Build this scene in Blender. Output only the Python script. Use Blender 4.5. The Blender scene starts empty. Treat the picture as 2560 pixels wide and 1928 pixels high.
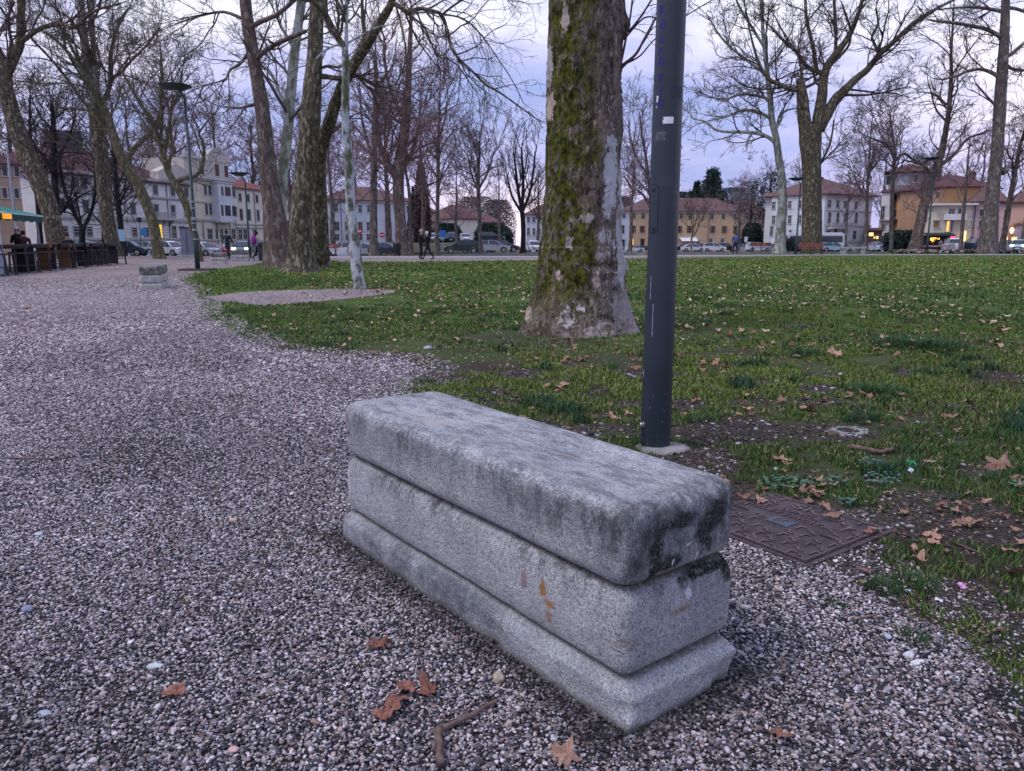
import bpy, math, random
import numpy as np
from mathutils import Vector, Matrix

SC = bpy.context.scene
COL = SC.collection
R = math.radians

# ------------------------------------------------------------------ camera
F_, CX, CY, HOR, EYE = 1900.0, 1280.0, 964.0, 595.0, 1.33
PITCH = math.atan((CY - HOR) / F_)
cam = bpy.data.cameras.new('camera')
cam.sensor_width = 36.0
cam.lens = F_ / 2560.0 * 36.0
cam.clip_start = 0.05
cam.clip_end = 3000
cam.dof.use_dof = True
cam.dof.focus_distance = 2.9
cam.dof.aperture_fstop = 15
camo = bpy.data.objects.new('camera', cam)
camo.location = (0, 0, EYE)
camo.rotation_euler = (math.pi / 2 - PITCH, 0, 0)
COL.objects.link(camo)
SC.camera = camo

# ------------------------------------------------------------------ world: dusk overcast
SUN_EL, SUN_AZ = R(48), R(-40)
W = bpy.data.worlds.new('World')
SC.world = W
W.use_nodes = True
nt = W.node_tree
nt.nodes.clear()
def N(nt, t, **k):
    n = nt.nodes.new(t)
    for a, b in k.items():
        if a == 'op': n.operation = b
        elif hasattr(n, a): setattr(n, a, b)
    return n
out = N(nt, 'ShaderNodeOutputWorld')
sky = N(nt, 'ShaderNodeTexSky'); sky.sky_type = 'NISHITA'; sky.sun_disc = False
sky.sun_elevation = SUN_EL; sky.sun_rotation = -SUN_AZ
bg1 = N(nt, 'ShaderNodeBackground'); bg1.inputs[1].default_value = 0.06
nt.links.new(sky.outputs[0], bg1.inputs[0])
tc = N(nt, 'ShaderNodeTexCoord')
sep = N(nt, 'ShaderNodeSeparateXYZ'); nt.links.new(tc.outputs['Generated'], sep.inputs[0])
# stretched clouds: noise on direction with the vertical squeezed
mp = N(nt, 'ShaderNodeMapping'); mp.inputs['Scale'].default_value = (1.1, 1.1, 3.2); mp.inputs['Location'].default_value = (2.0, 9.0, 0.0)
nt.links.new(tc.outputs['Generated'], mp.inputs[0])
n1 = N(nt, 'ShaderNodeTexNoise'); n1.inputs['Scale'].default_value = 1.7; n1.inputs['Detail'].default_value = 7; n1.inputs['Roughness'].default_value = 0.58
nt.links.new(mp.outputs[0], n1.inputs['Vector'])
cr = N(nt, 'ShaderNodeValToRGB')
cr.color_ramp.elements[0].position = 0.38; cr.color_ramp.elements[0].color = (0.27, 0.35, 0.66, 1)
cr.color_ramp.elements[1].position = 0.62; cr.color_ramp.elements[1].color = (0.80, 0.81, 0.95, 1)
e = cr.color_ramp.elements.new(0.5); e.color = (0.46, 0.50, 0.79, 1)
nt.links.new(n1.outputs[0], cr.inputs[0])
# elevation tint: pinkish low down, blue-lavender high up
er = N(nt, 'ShaderNodeValToRGB')
er.color_ramp.elements[0].position = 0.0; er.color_ramp.elements[0].color = (1.12, 0.92, 0.94, 1)
er.color_ramp.elements[1].position = 0.7; er.color_ramp.elements[1].color = (0.88, 0.93, 1.0, 1)
e = er.color_ramp.elements.new(0.12); e.color = (1.12, 1.0, 0.99, 1)
e = er.color_ramp.elements.new(0.3); e.color = (1.0, 1.0, 1.0, 1)
nt.links.new(sep.outputs[2], er.inputs[0])
mu = N(nt, 'ShaderNodeMix'); mu.data_type = 'RGBA'; mu.blend_type = 'MULTIPLY'; mu.inputs[0].default_value = 1
nt.links.new(cr.outputs[0], mu.inputs[6]); nt.links.new(er.outputs[0], mu.inputs[7])
bg2 = N(nt, 'ShaderNodeBackground'); bg2.inputs[1].default_value = 1.18
nt.links.new(mu.outputs[2], bg2.inputs[0])
mx = N(nt, 'ShaderNodeMixShader'); mx.inputs[0].default_value = 0.88
nt.links.new(bg1.outputs[0], mx.inputs[1]); nt.links.new(bg2.outputs[0], mx.inputs[2])
nt.links.new(mx.outputs[0], out.inputs[0])

sd = bpy.data.lights.new('sun', 'SUN'); sd.energy = 1.5; sd.angle = R(22); sd.color = (1.0, 0.93, 0.90)
so = bpy.data.objects.new('sun', sd); COL.objects.link(so)
# light comes from the left, a little behind the camera
dv = Vector((math.sin(SUN_AZ) * math.cos(SUN_EL), -math.cos(SUN_AZ) * math.cos(SUN_EL) * 0.35, math.sin(SUN_EL)))
so.rotation_euler = dv.to_track_quat('Z', 'Y').to_euler()

SC.view_settings.view_transform = 'Standard'
SC.view_settings.look = 'None'
SC.view_settings.exposure = 0.30
SC.view_settings.gamma = 1.0
SC.view_settings.use_curve_mapping = False
SC.render.engine = 'CYCLES'

# ------------------------------------------------------------------ pixel -> place helpers (photograph is 2560 x 1928)
CP, SP = math.cos(PITCH), math.sin(PITCH)
def ray(px, py):
    a = (px - CX) / F_; b = (CY - py) / F_
    return (a, CP + b * SP, -SP + b * CP)
def G(px, py, z=0.0):
    d = ray(px, py); t = (z - EYE) / d[2]
    return (t * d[0], t * d[1], z)
def P(px, py, Y):
    d = ray(px, py); t = Y / d[1]
    return (t * d[0], Y, EYE + t * d[2])
def smooth(a, b, x):
    t = np.clip((x - a) / (b - a), 0, 1)
    return t * t * (3 - 2 * t)
def terr(x, y):
    """ground height: flat park, then a gentle fall towards the streets"""
    x = np.asarray(x, float); y = np.asarray(y, float)
    left = smooth(4, -16, x)
    z1 = -np.maximum(0, y - 76) * 0.0176          # square beyond the lawn
    z2 = -np.maximum(0, y - 58) * 0.0245          # street on the left
    z = z1 * (1 - left) + z2 * left
    return np.where(y > 230, np.minimum(z, z), z)
def T(x, y): return float(terr(x, y))
def at(px, Y):
    """ground point under picture column px at depth Y"""
    x = 0.0; z = 0.0
    for _ in range(6):
        dep = Y * CP - (z - EYE) * SP
        x = (px - CX) / F_ * dep
        z = T(x, Y)
    return (x, Y, z)

# ------------------------------------------------------------------ object helpers
def tag(o, label=None, cat=None, group=None, kind=None):
    if label: o['label'] = label
    if cat: o['category'] = cat
    if group: o['group'] = group
    if kind: o['kind'] = kind
    return o
def empty(name, loc=(0, 0, 0), rz=0.0, label=None, cat=None, group=None):
    o = bpy.data.objects.new(name, None)
    o.empty_display_size = 0.2
    o.location = loc; o.rotation_euler = (0, 0, rz)
    COL.objects.link(o)
    return tag(o, label, cat, group)
def link(name, me, parent=None):
    o = bpy.data.objects.new(name, me)
    COL.objects.link(o)
    if parent: o.parent = parent
    return o
def npmesh(name, V, F, mats=None, smoothf=False, mi=None, attrs=None):
    """V (n,3); F (m,k) int array or list of such arrays"""
    me = bpy.data.meshes.new(name)
    V = np.asarray(V, np.float32).reshape(-1, 3)
    Fs = F if isinstance(F, (list, tuple)) else [F]
    Fs = [np.asarray(f, np.int32) for f in Fs if len(f)]
    me.vertices.add(len(V)); me.vertices.foreach_set('co', V.ravel())
    nl = sum(f.size for f in Fs); npoly = sum(len(f) for f in Fs)
    me.loops.add(nl); me.polygons.add(npoly)
    me.loops.foreach_set('vertex_index', np.concatenate([f.ravel() for f in Fs]) if Fs else [])
    st = []; tot = 0
    for f in Fs:
        st.append(tot + np.arange(len(f)) * f.shape[1]); tot += f.size
    me.polygons.foreach_set('loop_start', np.concatenate(st).astype(np.int32) if st else [])
    if mi is not None: me.polygons.foreach_set('material_index', np.asarray(mi, np.int32))
    if smoothf: me.polygons.foreach_set('use_smooth', np.ones(npoly, bool))
    me.update(calc_edges=True)
    if mats:
        for m in (mats if isinstance(mats, (list, tuple)) else [mats]): me.materials.append(m)
    if attrs:
        for k, (typ, arr) in attrs.items():
            a = me.attributes.new(k, typ, 'POINT')
            a.data.foreach_set('color' if 'COLOR' in typ else ('vector' if 'VECTOR' in typ else 'value'), np.asarray(arr, np.float32).ravel())
    return me
def kids(o): return [c for c in bpy.data.objects if c.parent == o]
def copy_tree(o, parent=None, kidmap=None):
    c = o.copy(); COL.objects.link(c); c.parent = parent
    for ch in (kidmap or KM)(o): copy_tree(ch, c, kidmap)
    return c
_kc = {}
def KM(o):
    return list(o.children)

class MB:
    """collects simple solids, builds ONE mesh object"""
    def __init__(s): s.v = []; s.f = []; s.m = []; s.mi = 0
    def add(s, vs, fs):
        b = len(s.v); s.v += [tuple(v) for v in vs]
        for f in fs: s.f.append(tuple(i + b for i in f)); s.m.append(s.mi)
        return s
    def box(s, x0, y0, z0, x1, y1, z1):
        vs = [(x, y, z) for z in (z0, z1) for y in (y0, y1) for x in (x0, x1)]
        return s.add(vs, [(0, 2, 3, 1), (4, 5, 7, 6), (0, 1, 5, 4), (2, 6, 7, 3), (0, 4, 6, 2), (1, 3, 7, 5)])
    def bx(s, cx, cy, cz, sx, sy, sz, rz=0, rx=0, ry=0):
        M = Matrix.Translation((cx, cy, cz)) @ Matrix.Rotation(rz, 4, 'Z') @ Matrix.Rotation(rx, 4, 'X') @ Matrix.Rotation(ry, 4, 'Y')
        vs = [M @ Vector((x * sx / 2, y * sy / 2, z * sz / 2)) for z in (-1, 1) for y in (-1, 1) for x in (-1, 1)]
        return s.add(vs, [(0, 2, 3, 1), (4, 5, 7, 6), (0, 1, 5, 4), (2, 6, 7, 3), (0, 4, 6, 2), (1, 3, 7, 5)])
    def tube(s, pts, rad, k=8, cap=True):
        pts = [Vector(p) for p in pts]
        if not hasattr(rad, '__len__'): rad = [rad] * len(pts)
        vs = []; fs = []
        for i, p in enumerate(pts):
            t = (pts[min(i + 1, len(pts) - 1)] - pts[max(i - 1, 0)]).normalized()
            ref = Vector((0, 0, 1)) if abs(t.z) < .93 else Vector((1, 0, 0))
            if i == 0: ref0 = ref
            a = t.cross(ref0)
            if a.length < 1e-3: a = t.cross(Vector((0, 1, 0)))
            a.normalize(); b = t.cross(a)
            for j in range(k):
                w = 2 * math.pi * j / k
                vs.append(p + (a * math.cos(w) + b * math.sin(w)) * rad[i])
        for i in range(len(pts) - 1):
            for j in range(k):
                j2 = (j + 1) % k
                fs.append((i * k + j, i * k + j2, (i + 1) * k + j2, (i + 1) * k + j))
        if cap:
            fs.append(tuple(range(k))[::-1]); fs.append(tuple((len(pts) - 1) * k + j for j in range(k)))
        return s.add(vs, fs)
    def lathe(s, prof, n=16, c=(0, 0, 0), sq=False):
        vs = []; fs = []
        for (r, z) in prof:
            for j in range(n):
                w = 2 * math.pi * j / n
                vs.append((c[0] + r * math.cos(w), c[1] + r * math.sin(w), c[2] + z))
        m = len(prof)
        for i in range(m - 1):
            for j in range(n):
                j2 = (j + 1) % n
                fs.append((i * n + j, i * n + j2, (i + 1) * n + j2, (i + 1) * n + j))
        fs.append(tuple(range(n))[::-1]); fs.append(tuple((m - 1) * n + j for j in range(n)))
        return s.add(vs, fs)
    def prism(s, poly, z0, z1, axis='z'):
        n = len(poly)
        def q(a, b, h):
            return {'z': (a, b, h), 'y': (a, h, b), 'x': (h, a, b)}[axis]
        vs = [q(a, b, z0) for a, b in poly] + [q(a, b, z1) for a, b in poly]
        fs = [tuple(range(n))[::-1], tuple(range(n, 2 * n))] + [(i, (i + 1) % n, n + (i + 1) % n, n + i) for i in range(n)]
        return s.add(vs, fs)
    def mesh(s, name, mats, smoothf=False):
        me = bpy.data.meshes.new(name); me.from_pydata(s.v, [], s.f)
        for m in (mats if isinstance(mats, (list, tuple)) else [mats]): me.materials.append(m)
        me.polygons.foreach_set('material_index', s.m)
        if smoothf: me.polygons.foreach_set('use_smooth', [True] * len(s.f))
        me.update(); 
        import bmesh
        bm = bmesh.new(); bm.from_mesh(me); bmesh.ops.recalc_face_normals(bm, faces=bm.faces); bm.to_mesh(me); bm.free()
        return me
    def build(s, name, mats, parent=None, smoothf=False):
        return link(name, s.mesh(name, mats, smoothf), parent)

# value noise in numpy
_rs = np.random.RandomState(7)
_tab = _rs.rand(256, 256)
def vnoise(x, y, sc=1.0, octs=1, seed=0):
    x = np.asarray(x, float) * sc + seed * 17.3; y = np.asarray(y, float) * sc + seed * 9.7
    tot = 0; amp = 1; nrm = 0
    for o in range(octs):
        xi = np.floor(x).astype(int); yi = np.floor(y).astype(int); fx = x - xi; fy = y - yi
        fx = fx * fx * (3 - 2 * fx); fy = fy * fy * (3 - 2 * fy)
        g = lambda a, b: _tab[a & 255, b & 255]
        v = (g(xi, yi) * (1 - fx) + g(xi + 1, yi) * fx) * (1 - fy) + (g(xi, yi + 1) * (1 - fx) + g(xi + 1, yi + 1) * fx) * fy
        tot = tot + v * amp; nrm += amp; amp *= .5; x = x * 2.03 + 5.1; y = y * 2.03 + 3.7
    return tot / nrm
def inpoly(x, y, poly):
    x = np.asarray(x); y = np.asarray(y); ins = np.zeros(x.shape, bool)
    n = len(poly); j = n - 1
    for i in range(n):
        xi, yi = poly[i][:2]; xj, yj = poly[j][:2]
        if yi != yj:
            c = ((yi > y) != (yj > y)) & (x < (xj - xi) * (y - yi) / (yj - yi) + xi)
            ins ^= c
        j = i
    return ins

# ------------------------------------------------------------------ materials
MATS = {}
def mat(name, col, rough=0.7, metal=0.0, var=0.0, vscale=5.0, bump=0.0, bscale=40.0, emit=None, estr=1.0, col2=None, attr=False, spec=0.4, detail=4, alpha=None, stretch=None, oinfo=0.0):
    if name in MATS: return MATS[name]
    m = bpy.data.materials.new(name); m.use_nodes = True
    nt = m.node_tree; b = nt.nodes['Principled BSDF']
    b.inputs['Roughness'].default_value = rough; b.inputs['Metallic'].default_value = metal
    b.inputs['Specular IOR Level'].default_value = spec
    b.inputs['Base Color'].default_value = (*col, 1)
    tc = N(nt, 'ShaderNodeTexCoord')
    vec = tc.outputs['Object']
    if stretch:
        mp = N(nt, 'ShaderNodeMapping'); mp.inputs['Scale'].default_value = stretch
        nt.links.new(vec, mp.inputs[0]); vec = mp.outputs[0]
    cur = None
    if var or col2:
        n = N(nt, 'ShaderNodeTexNoise'); n.inputs['Scale'].default_value = vscale; n.inputs['Detail'].default_value = detail; n.inputs['Roughness'].default_value = .6
        nt.links.new(vec, n.inputs['Vector'])
        r = N(nt, 'ShaderNodeValToRGB'); r.color_ramp.elements[0].position = .36; r.color_ramp.elements[1].position = .64
        c2 = col2 or tuple(min(1, c * (1 + var)) for c in col)
        c1 = col if col2 else tuple(c * (1 - var) for c in col)
        r.color_ramp.elements[0].color = (*c1, 1); r.color_ramp.elements[1].color = (*c2, 1)
        nt.links.new(n.outputs[0], r.inputs[0]); cur = r.outputs[0]
    if attr:
        a = N(nt, 'ShaderNodeAttribute'); a.attribute_name = 'col'
        if cur is None: cur = a.outputs[0]
        else:
            x = N(nt, 'ShaderNodeMix'); x.data_type = 'RGBA'; x.blend_type = 'MULTIPLY'; x.inputs[0].default_value = 1
            nt.links.new(cur, x.inputs[6]); nt.links.new(a.outputs[0], x.inputs[7]); cur = x.outputs[2]
    if oinfo:
        oi = N(nt, 'ShaderNodeObjectInfo'); h = N(nt, 'ShaderNodeHueSaturation')
        mr = N(nt, 'ShaderNodeMapRange'); mr.inputs[3].default_value = 1 - oinfo; mr.inputs[4].default_value = 1 + oinfo
        nt.links.new(oi.outputs['Random'], mr.inputs[0]); nt.links.new(mr.outputs[0], h.inputs['Value'])
        if cur is None: h.inputs['Color'].default_value = (*col, 1)
        else: nt.links.new(cur, h.inputs['Color'])
        cur = h.outputs[0]
    if cur is not None: nt.links.new(cur, b.inputs['Base Color'])
    if bump:
        n2 = N(nt, 'ShaderNodeTexNoise'); n2.inputs['Scale'].default_value = bscale; n2.inputs['Detail'].default_value = 6; n2.inputs['Roughness'].default_value = .65
        nt.links.new(vec, n2.inputs['Vector'])
        bp = N(nt, 'ShaderNodeBump'); bp.inputs['Strength'].default_value = min(1, bump); bp.inputs['Distance'].default_value = 0.02
        nt.links.new(n2.outputs[0], bp.inputs['Height']); nt.links.new(bp.outputs[0], b.inputs['Normal'])
    if emit:
        b.inputs['Emission Color'].default_value = (*emit, 1); b.inputs['Emission Strength'].default_value = estr
    MATS[name] = m
    return m
# ================================================================== GROUND
def PXv(x, y, z):
    x = np.asarray(x, float); y = np.asarray(y, float); v = np.asarray(z, float) - EYE
    dep = y * CP - v * SP; up = y * SP + v * CP
    return CX + F_ * x / dep, CY - F_ * up / dep

def grid_sheet(name, xs, ys, m, off=0.0, kind='structure'):
    X, Y = np.meshgrid(xs, ys); Z = terr(X, Y) + off
    V = np.stack([X, Y, Z], -1).reshape(-1, 3); nx = len(xs)
    i = np.arange(len(ys) - 1)[:, None] * nx + np.arange(nx - 1)[None, :]
    i = i.ravel(); F = np.stack([i, i + 1, i + nx + 1, i + nx], -1)
    return tag(link(name, npmesh(name, V, F, m, True)), kind=kind)

m_asph = mat('asphalt', (.055, .055, .062), .85, var=.25, vscale=1.5, bump=.3, bscale=120)
xs = np.concatenate([[-900, -400, -200, -120], np.arange(-80, 121, 4), [160, 240, 400, 900]])
ys = np.concatenate([[-60, -10, 20, 40], np.arange(50, 250, 4), [300, 500, 900, 1600]])
_t = terr
grid_sheet('ground', xs, ys, m_asph, -0.02)

# --- gravel sheet: the bed the loose pebbles lie on; from afar its stones read as grain
def gravel_material(name, dark=1.0):
    m = bpy.data.materials.new(name); m.use_nodes = True; nt = m.node_tree; b = nt.nodes['Principled BSDF']
    b.inputs['Roughness'].default_value = .8; b.inputs['Specular IOR Level'].default_value = .25
    tc = N(nt, 'ShaderNodeTexCoord')
    v = N(nt, 'ShaderNodeTexVoronoi'); v.inputs['Scale'].default_value = 34
    nt.links.new(tc.outputs['Object'], v.inputs['Vector'])
    r = N(nt, 'ShaderNodeValToRGB'); r.color_ramp.interpolation = 'CONSTANT'
    cs = [(0, (.05, .045, .045)), (.2, (.15, .125, .125)), (.4, (.30, .255, .255)), (.58, (.16, .13, .125)), (.7, (.40, .36, .37)), (.86, (.24, .20, .20)), (.95, (.50, .46, .46))]
    r.color_ramp.elements[0].color = (*cs[0][1], 1)
    r.color_ramp.elements[1].position = cs[1][0]; r.color_ramp.elements[1].color = (*cs[1][1], 1)
    for p, c in cs[2:]:
        e = r.color_ramp.elements.new(p); e.color = (*c, 1)
    sp = N(nt, 'ShaderNodeSeparateColor'); nt.links.new(v.outputs['Color'], sp.inputs[0]); nt.links.new(sp.outputs[0], r.inputs[0])
    n = N(nt, 'ShaderNodeTexNoise'); n.inputs['Scale'].default_value = .35; n.inputs['Detail'].default_value = 6
    nt.links.new(tc.outputs['Object'], n.inputs['Vector'])
    r2 = N(nt, 'ShaderNodeValToRGB'); r2.color_ramp.elements[0].position = .35; r2.color_ramp.elements[1].position = .65
    r2.color_ramp.elements[0].color = (.88 * dark, .80 * dark, .78 * dark, 1); r2.color_ramp.elements[1].color = (1.22 * dark, 1.14 * dark, 1.12 * dark, 1)
    nt.links.new(n.outputs[0], r2.inputs[0])
    x = N(nt, 'ShaderNodeMix'); x.data_type = 'RGBA'; x.blend_type = 'MULTIPLY'; x.inputs[0].default_value = 1
    nt.links.new(r.outputs[0], x.inputs[6]); nt.links.new(r2.outputs[0], x.inputs[7])
    nt.links.new(x.outputs[2], b.inputs['Base Color'])
    bp = N(nt, 'ShaderNodeBump'); bp.invert = True; bp.inputs['Strength'].default_value = .8; bp.inputs['Distance'].default_value = .015
    nt.links.new(v.outputs['Distance'], bp.inputs['Height']); nt.links.new(bp.outputs[0], b.inputs['Normal'])
    return m
m_grav = gravel_material('gravel_bed')
grid_sheet('gravel_path', np.array([-70, -40, -20, -10, 0, 10, 20, 40, 75]), np.array([-6, 0, 10, 20, 40, 56, 58.]), m_grav, 0.0)

# --- lawn outline, read off the photograph and laid on the ground
def ground_poly(pts, amp, step=.05, seed=1, maxstep=.6, closed=True):
    g = [G(*p)[:2] if len(p) == 2 else (p[0], p[1]) for p in pts]
    outp = []
    n = len(g)
    for i in range(n if closed else n - 1):
        a = np.array(g[i]); b = np.array(g[(i + 1) % n]); L = np.linalg.norm(b - a)
        d = max(step, min(maxstep, .012 * (a[1] + b[1]) / 2))
        k = min(400, max(1, int(L / d)))
        for j in range(k):
            p = a + (b - a) * j / k
            outp.append(p)
    o = np.array(outp)
    s = np.clip(.25 + o[:, 1] * .09, .3, 2.2)
    nx = (vnoise(o[:, 0] / s * 2.3, o[:, 1] / s * 2.3, 1, 3, seed) - .5) * 2 * amp * s
    ny = (vnoise(o[:, 0] / s * 2.3, o[:, 1] / s * 2.3, 1, 3, seed + 5) - .5) * 2 * amp * s
    o[:, 0] += nx; o[:, 1] += ny
    return o
def poly_sheet(name, o, z, m, kind='structure'):
    me = bpy.data.meshes.new(name)
    zz = terr(o[:, 0], o[:, 1]) + z
    me.from_pydata([(p[0], p[1], h) for p, h in zip(o, zz)], [], [tuple(range(len(o)))])
    me.materials.append(m); me.update()
    if me.polygons[0].normal.z < 0: me.flip_normals()
    return tag(link(name, me), kind=kind)

LAWN_PX = [(2760, 1990), (2560, 1745), (2420, 1610), (2250, 1525), (2110, 1462), (2060, 1405), (2090, 1330), (2010, 1262), (1900, 1236), (1840, 1262),
           (1780, 1330), (1640, 1250), (1400, 1150), (1240, 1090), (1100, 1040), (1040, 985), (1022, 962), (1060, 925), (1015, 895), (937, 893), (806, 888), (734, 878), (662, 868), (607, 845), (553, 828),
           (524, 801), (510, 772), (500, 745), (474, 722), (455, 696), (500, 684), (553, 672), (625, 663), (690, 656), (778, 655), (1060, 655)]
LAWN = ground_poly(LAWN_PX + [(1400, 650.5), (1700, 644)], .16, seed=2, closed=False)
# close it on the far right and back along the right of the camera
k_ = len(LAWN)
LAWN = np.concatenate([LAWN, np.array([[20.0, 57.0], [30.0, 60.5], [60.0, 60.5], [75.0, 40.0], [40.0, 2.0], [12.0, 0.6]])])

def lawn_material():
    m = bpy.data.materials.new('lawn_soil_and_grass'); m.use_nodes = True; nt = m.node_tree; b = nt.nodes['Principled BSDF']
    b.inputs['Roughness'].default_value = .9; b.inputs['Specular IOR Level'].default_value = .15
    tc = N(nt, 'ShaderNodeTexCoord')
    def noise(s, d=6, rg=.6, mapv=None):
        n = N(nt, 'ShaderNodeTexNoise'); n.inputs['Scale'].default_value = s; n.inputs['Detail'].default_value = d; n.inputs['Roughness'].default_value = rg
        nt.links.new(tc.outputs['Object'], n.inputs['Vector']); return n
    def ramp(src, stops):
        r = N(nt, 'ShaderNodeValToRGB'); r.color_ramp.elements[0].position = stops[0][0]; r.color_ramp.elements[0].color = (*stops[0][1], 1)
        r.color_ramp.elements[1].position = stops[1][0]; r.color_ramp.elements[1].color = (*stops[1][1], 1)
        for p, c in stops[2:]:
            e = r.color_ramp.elements.new(p); e.color = (*c, 1)
        nt.links.new(src, r.inputs[0]); return r
    green = ramp(noise(1.3, 8, .7).outputs[0], [(.3, (.034, .062, .012)), (.7, (.115, .150, .034)), (.5, (.062, .105, .020))])
    soil = ramp(noise(30, 6, .7).outputs[0], [(.3, (.030, .022, .018)), (.7, (.085, .066, .055))])
    # the grass proper starts a few metres out; close by its blades are modelled and soil shows between them
    sx = N(nt, 'ShaderNodeSeparateXYZ'); nt.links.new(tc.outputs['Object'], sx.inputs[0])
    big = noise(.55, 5, .6)
    mr = N(nt, 'ShaderNodeMapRange'); mr.inputs[1].default_value = 7; mr.inputs[2].default_value = 24; mr.inputs[3].default_value = .25; mr.inputs[4].default_value = 1.0
    nt.links.new(sx.outputs[1], mr.inputs[0])
    th = N(nt, 'ShaderNodeMath', op='ADD'); nt.links.new(big.outputs[0], th.inputs[0]); nt.links.new(mr.outputs[0], th.inputs[1])
    th2 = N(nt, 'ShaderNodeMapRange'); th2.inputs[1].default_value = .68; th2.inputs[2].default_value = .98; nt.links.new(th.outputs[0], th2.inputs[0])
    x = N(nt, 'ShaderNodeMix'); x.data_type = 'RGBA'; nt.links.new(th2.outputs[0], x.inputs[0])
    nt.links.new(soil.outputs[0], x.inputs[6]); nt.links.new(green.outputs[0], x.inputs[7])
    fine = ramp(noise(45, 5, .75).outputs[0], [(.3, (.55, .55, .55)), (.7, (1.5, 1.5, 1.45))])
    y = N(nt, 'ShaderNodeMix'); y.data_type = 'RGBA'; y.blend_type = 'MULTIPLY'; y.inputs[0].default_value = 1
    nt.links.new(x.outputs[2], y.inputs[6]); nt.links.new(fine.outputs[0], y.inputs[7])
    nt.links.new(y.outputs[2], b.inputs['Base Color'])
    bp = N(nt, 'ShaderNodeBump'); bp.inputs['Strength'].default_value = .8; bp.inputs['Distance'].default_value = .03
    nt.links.new(noise(60, 6, .7).outputs[0], bp.inputs['Height']); nt.links.new(bp.outputs[0], b.inputs['Normal'])
    return m
m_lawn = lawn_material()
poly_sheet('lawn', LAWN, .006, m_lawn)
# lawn beyond the footpath
FAR1 = np.array([(at(770, 57.5)[0], 57.5), (at(1060, 57.5)[0], 57.5), (at(1700, 61)[0], 61), (at(2240, 64)[0], 64), (60, 66), (60, 82), (-4, 80), (-18, 76), (at(800, 70)[0], 70)])
def densify(o, d=1.5, amp=.25):
    r = []
    for i in range(len(o)):
        a, b = o[i], o[(i + 1) % len(o)]; k = max(1, int(np.linalg.norm(b - a) / d))
        for j in range(k): r.append(a + (b - a) * j / k)
    r = np.array(r); r[:, 1] += (vnoise(r[:, 0], r[:, 1], .7, 2) - .5) * amp
    return r
poly_sheet('far_lawn', densify(FAR1), .004, m_lawn)
PATCH = ground_poly([(505, 745), (540, 754), (662, 765), (770, 759), (879, 748), (987, 734), (1000, 728), (879, 723), (662, 728), (553, 737)], .10, seed=9)
poly_sheet('gravel_patch', PATCH, .012, m_grav)
m_path = mat('pale_footpath', (.33, .31, .31), .9, var=.12, vscale=2, bump=.2, bscale=60)
FP = np.array([(at(735, 52.5)[0], 52.5), (at(1060, 53.0)[0], 53.0), (at(1480, 54)[0], 54.5), (at(1700, 57)[0], 57.2), (at(2280, 60.8)[0], 60.6), (60, 60.8), (60, 65), (at(2240, 64)[0], 63.4), (at(1700, 61)[0], 60.6), (at(1480, 57)[0], 57.3), (at(1060, 55)[0], 56.5), (at(735, 55)[0], 56.0)])
poly_sheet('footpath', densify(FP, 1.5, .15), .010, m_path)
# kerbed grass bank and upper parking deck seen between the trees
m_conc = mat('pale_concrete', (.38, .37, .37), .85, var=.12, vscale=4, bump=.2, bscale=30)

NBX, NBY, BYAW = 0.300, 1.853, R(127.6)
# --- loose pebbles (nobody could count them): one object, real stones by geometry nodes
rng = np.random.RandomState(11)
def sample_band(y0, y1, dens, xl=-.95, xr=.95, marg=.6):
    a = (xr - xl) * (y1 * y1 - y0 * y0) / 2 + 2 * marg * (y1 - y0)
    n = int(a * dens)
    y = np.sqrt(rng.rand(n) * (y1 * y1 - y0 * y0) + y0 * y0)
    x = (xl + (xr - xl) * rng.rand(n)) * y + (rng.rand(n) - .5) * 2 * marg
    return x, y
inl = lambda x, y: inpoly(x, y, LAWN)
PXs, PYs, PSs = [], [], []
for (y0, y1, dens, s) in ((1.35, 3.6, 19500, .0041), (3.6, 5.2, 13500, .0047), (5.2, 7.5, 7600, .0060), (7.5, 11, 3300, .0085), (11, 18, 900, .0135), (18, 27, 260, .021)):
    x, y = sample_band(y0, y1, dens, -.78, .78 if y0 < 3.6 else .25, .2)
    k0 = (np.abs(x) < .74 * y + .12) | (rng.rand(len(x)) < .35); x, y = x[k0], y[k0]
    if y0 > 17: k0 = rng.rand(len(x)) < smooth(27, 18, y); x, y = x[k0], y[k0]
    L = inl(x, y)
    edge = vnoise(x, y, 1.1, 3, 3)
    # inside the lawn only a few stray stones, more near its gravelly rim
    close = inpoly(x + .30, y - .05, LAWN) & inpoly(x - .0, y + .35, LAWN) & inpoly(x - .30, y - .30, LAWN)
    keep = (~L) | (L & ~close & (rng.rand(len(x)) < .35)) | (L & close & (rng.rand(len(x)) < .012))
    # thin, earthy spots in the gravel
    bare = vnoise(x, y, 1.7, 3, 8) < .27
    keep &= ~(bare & (rng.rand(len(x)) < .5))
    PXs.append(x[keep]); PYs.append(y[keep]); PSs.append(np.full(keep.sum(), s))
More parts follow.
